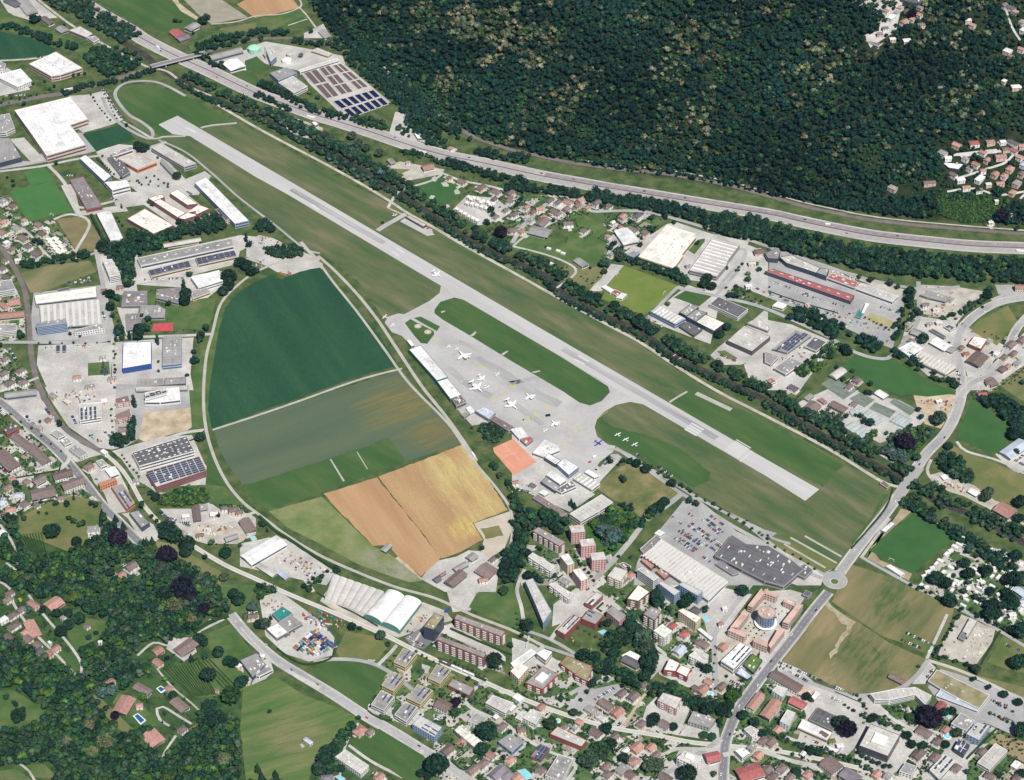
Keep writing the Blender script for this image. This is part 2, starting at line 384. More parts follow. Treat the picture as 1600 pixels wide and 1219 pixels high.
PAVE = mat('pale_paving', [(0.32, 0.31, 0.29), (0.41, 0.395, 0.37), (0.50, 0.485, 0.45)], 0.03, 0.95, fine=.12, fine_scale=.3)
CONCR = mat('runway_concrete', [(0.36, 0.355, 0.35), (0.42, 0.41, 0.40), (0.47, 0.46, 0.445)], 0.012, 0.95, stretch=(0.25, 2.2), rot=-0.74, fine=.035, fine_scale=.15)
APRON = mat('apron_concrete', [(0.32, 0.315, 0.31), (0.385, 0.375, 0.365), (0.435, 0.425, 0.41)], 0.018, 0.95, fine=.05, fine_scale=.2)
GRAV = mat('gravel', [(0.30, 0.275, 0.235), (0.40, 0.37, 0.32), (0.49, 0.46, 0.40)], 0.06, 1, fine=.15)
DIRT = mat('bare_earth', [(0.28, 0.22, 0.15), (0.42, 0.34, 0.24), (0.52, 0.45, 0.34)], 0.05, 1, fine=.15)
BALL = mat('rail_ballast', [(0.12, 0.105, 0.10), (0.19, 0.165, 0.155)], 0.05, 1, fine=.15)
PALEB = mat('pale_ballast', [(0.46, 0.44, 0.40), (0.55, 0.53, 0.48)], 0.05, 1, fine=.1)
WPAINT = mat('white_paint', (0.55, 0.545, 0.53), 0.3, 0.7); FADED = mat('worn_white_paint', [(0.46, 0.455, 0.445), (0.56, 0.555, 0.54)], 0.4, .8)
YPAINT = mat('yellow_paint', (0.55, 0.43, 0.09), 0.3, 0.7)
TRACKM = mat('farm_track', [(0.33, 0.315, 0.27), (0.42, 0.40, 0.36)], 0.05, 1, fine=.12)
R_ = -0.74
OLIVE = mat('airfield_grass', [(0.052, 0.094, 0.036), (0.078, 0.108, 0.045), (0.104, 0.12, 0.055), (0.145, 0.14, 0.078)], 0.022, 1, stretch=(0.4, 1.8), rot=R_, detail=12, fine=.18, contrast=.15)
GREEN = mat('green_grass', [(0.034, 0.080, 0.024), (0.048, 0.100, 0.030), (0.080, 0.118, 0.040)], 0.02, 1, stretch=(0.4, 1.6), rot=R_, detail=9, fine=.12, contrast=.2)
LAWN = mat('lawn', [(0.048, 0.095, 0.028), (0.072, 0.122, 0.038), (0.125, 0.145, 0.06)], 0.035, 1, detail=9, fine=.15)
MEADOW = mat('meadow', [(0.07, 0.11, 0.03), (0.125, 0.14, 0.05), (0.20, 0.17, 0.08)], 0.02, 1, detail=10, fine=.15)
DRYG = mat('dry_grass', [(0.10, 0.125, 0.045), (0.155, 0.155, 0.07), (0.215, 0.185, 0.098)], 0.02, 1, detail=10, stretch=(0.5, 1.6), rot=0.95, fine=.15)
HAY = mat('hay_grass', [(0.10, 0.12, 0.048), (0.165, 0.15, 0.07), (0.235, 0.19, 0.10)], 0.015, 1, detail=11, stretch=(0.5, 1.8), rot=0.95, fine=.15, patches=[(1355, 1030, 60, (0.055, 0.095, 0.03)), (1400, 950, 50, (0.05, 0.095, 0.03)), (1410, 915, 35, (0.06, 0.1, 0.032)), (1285, 975, 28, (0.26, 0.2, 0.11)), (1300, 1055, 30, (0.27, 0.21, 0.12))])
PITCHG = mat('pitch_turf', [(0.032, 0.092, 0.028), (0.048, 0.115, 0.034)], 0.03, 1, fine=.08)
PITCHB = mat('bright_turf', [(0.045, 0.13, 0.035), (0.062, 0.155, 0.045)], 0.03, 1, fine=.08)
PITCHY = mat('worn_turf', [(0.10, 0.16, 0.03), (0.16, 0.19, 0.05)], 0.03, 1, fine=.08)
CROP = mat('maize_crop', [(0.013, 0.056, 0.026), (0.019, 0.066, 0.032), (0.030, 0.080, 0.038)], 0.012, 1, stretch=(0.3, 2.5), rot=-1.1, detail=12, fine=.2, fine_scale=.3, contrast=.2)
CROP2 = mat('young_crop', [(0.068, 0.10, 0.062), (0.080, 0.112, 0.068), (0.098, 0.124, 0.070)], 0.012, 1, stretch=(0.25, 2.2), rot=0.5, detail=10, fine=.1, patches=[(635, 628, 75, (0.175, 0.145, 0.05)), (680, 680, 55, (0.155, 0.13, 0.05)), (590, 650, 45, (0.14, 0.135, 0.055))])
STUB = mat('stubble', [(0.32, 0.19, 0.095), (0.365, 0.225, 0.118), (0.41, 0.27, 0.15)], 0.015, 1, stretch=(0.3, 3), rot=-1.1, detail=10, fine=.12)
STUBY = mat('straw_stubble', [(0.31, 0.19, 0.095), (0.355, 0.225, 0.115), (0.40, 0.28, 0.135)], 0.015, 1, stretch=(0.35, 2.2), rot=-1.1, detail=12, fine=.22, patches=[(725, 745, 62, (0.44, 0.355, 0.15)), (755, 790, 45, (0.44, 0.355, 0.15)), (730, 825, 28, (0.5, 0.4, 0.13)), (700, 730, 42, (0.44, 0.355, 0.15))])
WATER = mat('river_water', [(0.035, 0.032, 0.028), (0.075, 0.065, 0.055)], 0.08, 0.15, spec=.5)
POOL = mat('pool_water', (0.18, 0.55, 0.68), 0.3, 0.1)
CLAY = mat('clay_court', [(0.52, 0.23, 0.14), (0.58, 0.28, 0.19)], 0.05, 1)
REDC = mat('red_court', (0.45, 0.07, 0.09), 0.1, 1)
BLUEP = mat('blue_basin_water', [(0.008, 0.012, 0.035), (0.015, 0.022, 0.06)], 0.2, 0.12)
BRNP = mat('brown_basin_water', [(0.10, 0.075, 0.075), (0.14, 0.105, 0.10)], 0.2, 0.5)
HEDGE = leafmat('hedge_leaves', (0.022, 0.05, 0.016)); LEAF = leafmat('tree_leaves', (1, 1, 1)); LEAFA = leafmat('leaf_mass', None, 0.42, True)
BARK = mat('bark', (0.08, 0.06, 0.045), 1)
GREYF = mat('fence_metal', (0.35, 0.36, 0.36), 1)

# ------------------------------------------------------------------ buildings
U = {}
def unit_box(name, m):
    if (name, m.name) not in U:
        mb = MB().box((0, 0, 0), (1, 1, 1)); o = mb.build(name, m); U[(name, m.name)] = o.data; bpy.data.objects.remove(o)
    return U[(name, m.name)]
def ubox(name, m, c, d, rz, parent):
    o = bpy.data.objects.new(name, unit_box(name, m)); C.objects.link(o); o.location = c; o.scale = d; o.rotation_euler = (0, 0, rz); o.parent = parent; return o
NWIN = [0]
def facades(poly, z0, h, root, flo, mode, bal=False, every=3.4, first=0.9):
    n = len(poly); fh = h / flo
    for i in range(n):
        a, b = Vector(poly[i]), Vector(poly[(i + 1) % n]); L = (b - a).length
        if L < 3.5: continue
        u = (b - a) / L; nr = Vector((u.y, -u.x))
        if nr.y > 0.35: continue
        rz = math.atan2(u.y, u.x)
        for f in range(flo):
            zc = z0 + fh * (f + 0.55)
            if mode == 'band':
                p = (a + b) / 2 + nr * 0.03; ubox('window_band', GLASS, (p.x, p.y, zc), (L - 1.6, 0.12, fh * 0.42), rz, root); NWIN[0] += 1
            else:
                k = max(1, int((L - 1) / every))
                for j in range(k):
                    p = a + u * (L * (j + .5) / k) + nr * 0.03; NWIN[0] += 1
                    ubox('window', GLASS, (p.x, p.y, zc), (min(1.9, L / k * .55), 0.14, fh * 0.48), rz, root)
            if bal and L > 9:
                nb = max(1, int(L / 9))
                for j in range(nb): p = a + u * (L * (j + .5) / nb) + nr * 0.75; ubox('balcony', CONC, (p.x, p.y, z0 + fh * f + 0.35 + (0.2 if f == 0 else 0)), (min(5.2, L / nb * .62), 1.5, 0.9), rz, root)
def rdir(poly):
    best = max(range(len(poly)), key=lambda i: math.dist(poly[i], poly[(i + 1) % len(poly)]))
    a, b = poly[best], poly[(best + 1) % len(poly)]; return math.atan2(b[1] - a[1], b[0] - a[0])
def frame4(poly):
    # local frame of a near-rectangular footprint: centre, angle, length, width
    rz = rdir(poly); co, si = math.cos(rz), math.sin(rz); X = [p[0] * co + p[1] * si for p in poly]; Y = [-p[0] * si + p[1] * co for p in poly]
    cx, cy = (min(X) + max(X)) / 2, (min(Y) + max(Y)) / 2
    return (cx * co - cy * si, cx * si + cy * co), rz, max(X) - min(X), max(Y) - min(Y)
def inside(poly, x, y): return bool(inpoly(np.array([x]), np.array([y]), poly)[0])
def building(t, s, h, style, opts='', look=None, cat='building', name='building'):
    P = pts(t, s); hs = [hit(px, py, h) for px, py in P]
    z0 = min(q[2] for q in hs); poly = []
    for px, py in P: poly.append(gp(px, py, z0 + h))
    if len(poly) == 3: poly.append((poly[0][0] + poly[2][0] - poly[1][0], poly[0][1] + poly[2][1] - poly[1][1]))
    poly = ccw(poly); occ_poly(poly); occ_poly([(x, y) for x, y in inset(poly, -2)])
    cx = sum(p[0] for p in poly) / len(poly); cy = sum(p[1] for p in poly) / len(poly)
    root = bpy.data.objects.new(name, None); C.objects.link(root); root.location = (0, 0, 0)
    rc, wc = style[0], style[1]; top = z0 + h
    base = min(z0, min(float(Hs(x, y)) for x, y in poly)) - 0.5
    mb = MB(); k = len(poly); gable = 'g' in opts; arch = 'a' in opts
    pr = 0.0 if (gable or arch) else 0.55
    mb.prism(poly, base, top + pr, cap=False)
    if pr:
        ins = inset(poly, 0.4)
        n = len(mb.v); mb.v += [(x, y, top + pr) for x, y in poly] + [(x, y, top + pr) for x, y in ins] + [(x, y, top - 0.1) for x, y in ins]
        for i in range(k):
            j = (i + 1) % k; mb.f.append((n + i, n + j, n + k + j, n + k + i)); mb.f.append((n + k + i, n + k + j, n + 2 * k + j, n + 2 * k + i)); mb.m += [0, 0]
    mb.build('wall', wallm(wc), root)
    (fx, fy), rz, L, W = frame4(poly); co, si = math.cos(rz), math.sin(rz)
    T = lambda x, y: (fx + x * co - y * si, fy + x * si + y * co)
    rm = roofm(rc)
    if gable:
        rise = min(2.6, W * 0.18); e = 0.5; r = MB()
        a, b, c_, d = T(-L/2-e, -W/2-e), T(L/2+e, -W/2-e), T(L/2+e, W/2+e), T(-L/2-e, W/2+e); p, q = T(-L/2-e, 0), T(L/2+e, 0)
        r.add([(*a, top), (*b, top), (*c_, top), (*d, top), (*p, top + rise), (*q, top + rise)], [(0, 1, 5, 4), (2, 3, 4, 5), (3, 0, 4), (1, 2, 5), (3, 2, 1, 0)]); r.build('roof', rm, root)
    elif arch:
        r = MB(); seg = 10; nb = int(opts[opts.index('a') + 1]) if opts[opts.index('a') + 1:opts.index('a') + 2].isdigit() else 1; rise = W / nb * 0.25
        for q_ in range(nb):
            y0 = -W / 2 + W / nb * q_; vs = []
            for i in range(seg + 1):
                a_ = math.pi * i / seg; y = y0 + W / nb * (0.5 - 0.5 * math.cos(a_)); z = top + rise * math.sin(a_)
                vs += [(*T(-L / 2, y), z), (*T(L / 2, y), z)]
            fs = [(2 * i, 2 * i + 1, 2 * i + 3, 2 * i + 2) for i in range(seg)]; fs += [tuple(2 * i for i in range(seg + 1)), tuple(2 * i + 1 for i in range(seg + 1))[::-1]]
            r.add(vs, fs)
        r.build('roof', rm, root)
    else:
        r = MB(); r.v = [(x, y, top - 0.05) for x, y in inset(poly, 0.41)]; r.f = [tuple(range(k))]; r.m = [0]; r.build('roof', rm, root)
    if 'r' in opts or 'R' in opts:   # ridged / striped roof
        nn = int(max(L, 10) / (6 if 'R' not in opts else 9)); st = wallm('g') if rc in 'LW' else roofm('W')
        for i in range(nn):
            x = -L / 2 + L * (i + .5) / nn; c = T(x, 0)
            if inside(poly, *c): ubox('roof_ridge', mat('ridge_sheet', [(.50, .49, .46), (.62, .61, .58)], .1) if rc != 'W' else roofm('L'), (*c, top + 0.5), (L / nn * .45, W * .92, 1.0), rz, root)
    if 's' in opts or 'x' in opts:
        q_ = 7.5 if 'x' in opts else 16; nx, ny = max(2, int(L / q_)), max(1, int(W / q_))
        for i in range(nx):
            for j in range(ny):
                c = T(-L / 2 + L * (i + .5) / nx, -W / 2 + W * (j + .5) / ny)
                if inside(inset(poly, 2), *c): ubox('skylight', UNITM if rc in 'GDNPR' else CONC, (*c, top + 0.3), (min(5, L / nx * .4), 1.3, 0.6), rz, root)
    if 'v' in opts or 'V' in opts:
        full = 'V' in opts; nx, ny = max(1, int(L / 9)), max(1, int(W / (4.2 if full else 6)))
        for i in range(nx):
            for j in range(ny):
                if not full and (i < nx * 0.2 or j >= ny * .75 or (L * W < 900 and j > 1)): continue
                c = T(-L / 2 + L * (i + .5) / nx, -W / 2 + W * (j + .5) / ny)
                if inside(inset(poly, 2.2), *c): ubox('solar_panel', SOLAR, (*c, top + 0.35), (L / nx * .88, W / ny * (.8 if full else (.3 if L * W < 900 else .5)), 0.15), rz, root)
    if not gable and not arch and L * W > 500 and rc != 'S':
        sm = MB(); ns = max(2, int(L / 6.5))
        for i in range(1, ns):
            x = -L / 2 + L * i / ns; k0 = [j for j in np.arange(-W / 2 + .8, W / 2 - .8, 2.5) if inside(inset(poly, .6), *T(x, j))]
            if len(k0) > 1: c = T(x, (k0[0] + k0[-1]) / 2); sm.box((*c, top + .03), (.45, k0[-1] - k0[0] + 1, .2), rz)
        c = T(0, 0)
        if inside(inset(poly, 2), *c): sm.box((*c, top + .05), (L * .8, .5, .22), rz)
        if sm.v: sm.build('roof_seam', seamm(rc), root)
    if 'u' in opts or (not gable and not arch and min(L, W) > 9):
        for i in range(random.randint(1, 3) + (7 if 'u' in opts else 0) + min(9, int(L * W / 700))):
            c = T(random.uniform(-.36, .36) * L, random.uniform(-.34, .34) * W); d = random.uniform(1.2, 2.6); z_ = random.uniform(.7, 1.9)
            if inside(inset(poly, 2), *c): ubox('roof_unit', UNITM, (*c, top + z_ / 2), (d * random.uniform(.8, 2.0), d, z_), rz, root)
    if 'P' in opts:
        c = T(0, 0); ubox('penthouse', wallm('w'), (*c, top + 1.3), (L * .42, W * .45, 2.6), rz, root)
    m = [c for c in opts if c.isdigit()]
    fl = 0
    for i, c in enumerate(opts):
        if c in 'fF' and opts[i + 1:i + 2].isdigit(): fl = int(opts[i + 1]); facades(poly, z0, h, root, fl, 'band' if c == 'F' else 'win', 'B' in opts)
    if not fl: facades(poly, z0, h, root, max(1, int(h / 4.5)), 'band')
    qx, qy = project(cx, cy, z0 + h / 2)
    if not look:
        size = 'large' if L * W > 1600 else ('small' if L * W < 250 else 'mid-sized')
        kind = {'a': 'arched'}.get('a' if arch else '', 'gabled' if gable else 'flat')
        look = f'{size} {WC[wc][0]} building with {kind} {RC[rc][0]} roof'
        later(root, look, qx, qy)
    elif look.startswith('='): root['label'] = look[1:]
    else: later(root, look, qx, qy)
    root['category'] = cat
    # base of the empty at the thing's foot
    off = Vector((cx, cy, z0)); root.location = off
    for ch in root.children: ch.location = ch.location - off if ch.location.length > 0.01 else -off
    return root
def buildings(txt):
    for ln in txt.strip().splitlines():
        f = ln.split('|')
        if len(f) < 4: continue
        building(f[0], f[1], float(f[2]), f[3].split()[0], (f[3].split() + [''])[1], f[4] if len(f) > 4 else None, f[5] if len(f) > 5 else 'building', f[6] if len(f) > 6 else 'building')

CH = mat('chimney_brick', (0.3, 0.2, 0.17), 1)
HOUSES = []; YARDS = []; HB = []
def house(t, x, y, ang, L, W, roof, wall='w', h=5.6, kind=None, part2=False):
    px, py = pts(t, f'{x},{y}')[0]; X, Y, Z = hit(px, py, h + 1.2); X, Y = gp(px, py, Z + h + 1.2); Z = float(Hs(X, Y))
    rz = {'a': -0.72, 'b': 0.86, 'e': 0.15}.get(ang, None)
    if rz is None: rz = math.radians(float(ang))
    hip = kind == 'hip' or (kind is None and random.random() < 0.5)
    kx = (L / 2 + .6); ky = (W / 2 + .6); rise = W * (0.20 if hip else 0.23)
    co, si = math.cos(rz), math.sin(rz); T = lambda a, b: (a * co - b * si, a * si + b * co)
    occ_poly([(X + T(a, b)[0], Y + T(a, b)[1]) for a, b in ((-kx - 1, -ky - 1), (kx + 1, -ky - 1), (kx + 1, ky + 1), (-kx - 1, ky + 1))])
    root = bpy.data.objects.new('house', None); C.objects.link(root); root.location = (X, Y, Z)
    mb = MB().box((0, 0, h / 2 - 1), (L, W, h + 2), rz)
    if not hip and roof not in 'WG':
        for s_ in (-1, 1):
            a, b, c = T(s_ * (L / 2 - .02), -W / 2), T(s_ * (L / 2 - .02), W / 2), T(s_ * (L / 2 - .02), 0)
            mb.add([(*a, h), (*b, h), (*c, h + rise * .86)], [(0, 1, 2) if s_ > 0 else (2, 1, 0)])
    mb.build('wall', wallm(wall), root)
    flat = roof in 'WG' or kind == 'flat'
    if flat:
        ubox('roof', roofm(roof), (0, 0, h + .2), (L + .7, W + .7, .4), rz, root)
        ubox('roof_unit', UNITM, (*T(L * .2, 0), h + .8), (1.6, 1.6, .9), rz, root)
    else:
        e = (L / 2 - W / 2) if hip else kx
        e = max(e, .8); A = [T(-kx, -ky), T(kx, -ky), T(kx, ky), T(-kx, ky)]; p, q = T(-e, 0), T(e, 0); r = MB()
        z = h - .05; r.add([(*a, z) for a in A] + [(*p, z + rise + .15), (*q, z + rise + .15)], [(0, 1, 5, 4), (1, 2, 5), (2, 3, 4, 5), (3, 0, 4), (3, 2, 1, 0)])
        ro = r.build('roof', roofm(roof), root)
        c = T(random.choice((-.22, .2)) * L, W * .13); ubox('chimney', CH, (*c, h + rise + .1), (.8, .8, 1.5), rz, ro)
    for s_, len_, per in ((-1, L, 'x'), (1, W, 'y'), (-1, W, 'y')):
        for f in range(2 if h > 4.5 else 1):
            k = 2 if len_ > 9 else 1
            for j in range(k):
                u = len_ * ((j + .5) / k - .5); c = T(u, s_ * W / 2 + s_ * .02) if per == 'x' else T(s_ * L / 2 + s_ * .02, u)
                if per == 'x' : nrm = T(0, s_)
                else: nrm = T(s_, 0)
                if nrm[1] > .3: continue
                ubox('window', GLASS, (*c, 1.5 + 2.7 * f), (1.5, .16, 1.3), rz + (0 if per == 'x' else math.pi / 2), root); NWIN[0] += 1
    root['category'] = 'house'; shape = 'flat' if flat else ('hipped' if hip else 'gabled')
    big = 'large ' if L * W > 260 else ('tiny ' if L * W < 50 else '')
    later(root, f'{big}{WC[wall][0]} house with {shape} {RC[roof][0]} roof', px, py)
    for sd_ in random.sample((-1, 1, -2, 2), 3):
        for k_ in np.arange(-1, 1.01, .16):
            q_ = T(k_ * (L / 2 + 7), sd_ * (W / 2 + 7)) if abs(sd_) == 1 else T(sd_ / 2 * (L / 2 + 7), k_ * (W / 2 + 7))
            if random.random() < .85: HB.append((X + q_[0] + random.gauss(0, .3), Y + q_[1] + random.gauss(0, .3)))
    HOUSES.append((X, Y, Z, rz, L, W))
    if 1:
        for _ in range(3 if Z < 4 else 0):
            s_ = random.choice((-1, 1)); u0 = random.uniform(-.5, .2) * L; YARDS.append([(X + T(a, b)[0], Y + T(a, b)[1]) for a, b in ((-kx - 1.2, -ky - 1.2), (kx + 1.2, -ky - 1.2), (kx + 1.2, ky + 1.2), (-kx - 1.2, ky + 1.2))] if _ == 0 else [(X + T(a, b)[0], Y + T(a, b)[1]) for a, b in ((u0, 0), (u0 + 6, 0), (u0 + 5, s_ * (ky + 9)), (u0 - 1, s_ * (ky + 9)))])
    return root
def houses(txt):
    for ln in txt.strip().splitlines():
        t, rest = ln.split('|')
        for it in rest.split(';'):
            a = it.split()
            if len(a) < 4: continue
            x, y = a[0].split(','); k = a[3]
            house(t, x, y, a[1], *map(float, a[2].split('x')), k[0], k[1] if len(k) > 1 else random.choice('wwwcch'), h=float(a[4]) if len(a) > 4 else 5.6, kind={'W': 'flat', 'G': None}.get(k[0]))

# ------------------------------------------------------------------ trees
def ico():
    bm = bmesh.new(); bmesh.ops.create_icosphere(bm, subdivisions=1, radius=1); bm.verts.ensure_lookup_table()
    v = np.array([q.co[:] for q in bm.verts]); f = np.array([[a.index for a in q.verts] for q in bm.faces]); bm.free(); return v, f
IV, IF = ico()
bm_ = bmesh.new(); bmesh.ops.create_icosphere(bm_, subdivisions=2, radius=1); IV2 = np.array([q.co[:] for q in bm_.verts]); IF2 = np.array([[a.index for a in q.verts] for q in bm_.faces]); bm_.free()
def crown(kind, lumps, cards, fine=False, seed=0):
    # unit crown: radius 1, spans z 0..hz ; triangles only
    r = np.random.default_rng(seed); V = []; F = []; n = 0; A, B = (IV2, IF2) if fine else (IV, IF)
    hz = {'broad': 1.5, 'cone': 3.2, 'column': 3.4, 'bush': 1.1}[kind]
    for i in range(lumps):
        u = r.random()
        if kind in ('broad', 'bush'):
            a = r.random() * 6.28; d = 0.58 * math.sqrt(u) if i else 0; z = hz * (0.38 + 0.34 * (1 - d) * r.random()); s = r.uniform(.36, .56) if i else .62; c = (d * math.cos(a), d * math.sin(a), z); sc = (s, s, s * hz / 1.9)
        else:
            f_ = (i + .4) / lumps; rad = (1 - f_ * .92) if kind == 'cone' else (.75 + .25 * math.sin(f_ * 3.14)) * .62; c = (r.normal() * .08, r.normal() * .08, hz * f_); sc = (rad * .9, rad * .9, hz / lumps * .95)
        W = A * (1 + r.normal(0, .15, (len(A), 1))) * np.array(sc) + np.array(c); V.append(W); F.append(B + n); n += len(W)
    for i in range(cards):
        if kind in ('broad', 'bush'):
            d = r.normal(size=3); d /= np.linalg.norm(d); d[2] = abs(d[2]) if r.random() < .8 else d[2]; c = d * np.array([.86, .86, hz * .46]) * r.uniform(.72, 1.1) + np.array([0, 0, hz * .5]); s = r.uniform(.10, .2)
        else:
            f_ = r.random() ** 1.3; a = r.random() * 6.28; rad = ((1 - f_ * .95) if kind == 'cone' else (.75 + .25 * math.sin(f_ * 3.14)) * .62) * r.uniform(.85, 1.15); c = np.array([rad * math.cos(a), rad * math.sin(a), hz * f_ + .1]); s = r.uniform(.09, .18)
        p = r.normal(size=3); p /= np.linalg.norm(p); q = np.cross(p, r.normal(size=3)); q /= np.linalg.norm(q)
        V.append(np.array([c + p * s, c - p * s * .7 + q * s, c - p * s * .7 - q * s])); F.append(np.array([[0, 1, 2]]) + n); n += 3
    return np.concatenate(V), np.concatenate(F)
LOW = {'broad': [crown('broad', 4, 46, False, i) for i in range(6)], 'cone': [crown('cone', 5, 36, False, 20 + i) for i in range(3)], 'column': [crown('column', 4, 30, False, 30 + i) for i in range(2)], 'bush': [crown('bush', 3, 16, False, 40 + i) for i in range(3)]}
def near_meshes():
    out = {}
    for kind, L_, N in (('broad', 9, 420), ('cone', 8, 380), ('column', 6, 260), ('bush', 5, 160)):
        out[kind] = []
        for i in range(4 if kind == 'broad' else 2):
            V, F = crown(kind, L_, N, False, 100 + i * 7); me = bpy.data.meshes.new('crown'); me.from_pydata(V.tolist(), [], F.tolist()); me.materials.append(LEAF); me.update(); out[kind].append(me)
    tr = MB(); tr.lathe([(.16, -.6), (.11, .35), (.07, .9), (.03, 1.5)], (0, 0, 0), 7)
    for a in (0, 2.1, 4.2): tr.add([(.05, 0, .6), (-.03, .05, .6), (.0, -.05, .6), (.55 * math.cos(a), .55 * math.sin(a), 1.15)], [(0, 1, 3), (1, 2, 3), (2, 0, 3)])
    o = tr.build('trunk', BARK); out['trunk'] = o.data; bpy.data.objects.remove(o); return out
NEAR = near_meshes()
TREES = []     # x, y, z, radius, kind, colour, forced
TCOL = {'d': ('dark green', (0.015, 0.043, 0.026)), 'm': ('mid green', (0.030, 0.072, 0.030)), 'l': ('light green', (0.062, 0.118, 0.026)), 'b': ('blue-grey', (0.062, 0.105, 0.092)), 'w': ('grey-green', (0.048, 0.078, 0.048)),
        'p': ('dark purple', (0.014, 0.012, 0.022)), 'y': ('cream-flowered', (0.12, 0.13, 0.062)), 'x': ('yellow', (0.32, 0.28, 0.05)), 'f': ('forest', (0.013, 0.038, 0.026)), 's': ('shrub', (0.035, 0.072, 0.022))}
def tree(px, py, r, kind='broad', col='d', force=False, up=None):
    X, Y, Z = hit(px, py, r * .8 if up is None else up); TREES.append((X, Y, Z, r, kind, col, force))
def trees(txt):
    for ln in txt.strip().splitlines():
        t, rest = ln.split('|')
        for it in rest.split(';'):
            a = it.split()
            if len(a) < 2: continue
            px, py = pts(t, a[0])[0]; c = a[2] if len(a) > 2 else 'd'; k = {'c': 'cone', 'o': 'column', 'b': 'broad'}[c[1]] if len(c) > 1 else 'broad'
            tree(px, py, float(a[1]), k, c[0], True)
def belt(t, s, width, r=(3.5, 6), dens=1.0, cols='ddm', kind='broad'):
    c = line(t, s); L = sum((b - a).length for a, b in zip(c[:-1], c[1:])); rm = (r[0] + r[1]) / 2
    n = int(dens * L * max(width, rm) / (rm * rm * 1.9)); 
    for i in range(n):
        u = random.random() * (len(c) - 1); k = int(u); p = c[k].lerp(c[min(k + 1, len(c) - 1)], u - k); d = (c[min(k + 1, len(c) - 1)] - c[k]).normalized() if k + 1 < len(c) else Vector((1, 0)); o = random.uniform(-.5, .5) * width
        x, y = p.x - d.y * o, p.y + d.x * o; TREES.append((x, y, float(Hs(x, y)), random.uniform(*r), kind, random.choice(cols), False))
def rowtrees(t, s, n, r, cols='d', kind='broad'):
    P = [Vector(hit(*p, r)[:2]) for p in pts(t, s)]; L = [0]
    for a, b in zip(P[:-1], P[1:]): L.append(L[-1] + (b - a).length)
    for i in range(n):
        q = L[-1] * i / max(n - 1, 1); k = min(max(int(np.searchsorted(L, q)) - 1, 0), len(P) - 2); p = P[k].lerp(P[k + 1], (q - L[k]) / (L[k + 1] - L[k]))
        x, y = p.x + random.gauss(0, .6), p.y + random.gauss(0, .6); TREES.append((x, y, float(Hs(x, y)), r * random.uniform(.8, 1.2), kind, random.choice(cols), True))
def grove(t, s, r=(4, 6.5), dens=1.0, cols='ddm', avoid=True, cones=0.0):
    P = [hit(*p)[:2] for p in pts(t, s)]; xs = [p[0] for p in P]; ys = [p[1] for p in P]; rm = (r[0] + r[1]) / 2; st = rm * 1.35 / math.sqrt(dens)
    x = min(xs)
    while x < max(xs):
        y = min(ys)
        while y < max(ys):
            a, b = x + random.uniform(-.5, .5) * st, y + random.uniform(-.5, .5) * st
            if inside(P, a, b) and not (avoid and occ(a, b, 2)): TREES.append((a, b, float(Hs(a, b)), random.uniform(*r), 'cone' if random.random() < cones else 'broad', random.choice(cols), False))
            y += st
        x += st
def scatter(t, s, n, r=(1.0, 2.6), cols='smmd', kind='bush', skip=1.5):
    P = [hit(*p)[:2] for p in pts(t, s)]; xs = [p[0] for p in P]; ys = [p[1] for p in P]; k = 0
    for i in range(n * 8):
        if k >= n: break
        a, b = random.uniform(min(xs), max(xs)), random.uniform(min(ys), max(ys))
        if inside(P, a, b) and not occ(a, b, skip, True):
            k += 1; SHRUBS.append((a, b, float(Hs(a, b)), random.uniform(*r), 'bush' if random.random() < .7 else 'broad', random.choice(cols), False))
SHRUBS = []
def merged(name, items, label, spread=.2):
    Vs, Fs, Ts = [], [], []; n = 0
    for (x, y, z, r, kind, col, fo) in items:
        V, F = random.choice(LOW[kind]); a = random.random() * 6.28; co, si = math.cos(a), math.sin(a)
        rr = r * (.55 if kind in ('cone',) else 1); W = np.empty_like(V); W[:, 0] = (V[:, 0] * co - V[:, 1] * si) * rr + x; W[:, 1] = (V[:, 0] * si + V[:, 1] * co) * rr + y; W[:, 2] = V[:, 2] * rr * random.uniform(.85, 1.2) + z - .3 + (r * .25 if kind == 'broad' else 0)
        c = np.array(TCOL[col][1] if isinstance(col, str) else col) * random.uniform(1 - spread, 1 + spread) * np.array([random.uniform(.75, 1.12), 1, random.uniform(.8, 1.2)])
        Vs.append(W); Fs.append(F + n); Ts.append(np.repeat(c[None], len(W), 0)); n += len(W)
    if not Vs: return None
    o = npmesh(name, np.concatenate(Vs), np.concatenate(Fs), LEAFA, np.concatenate(Ts)); o['kind'] = 'stuff'; o['label'] = label; return o
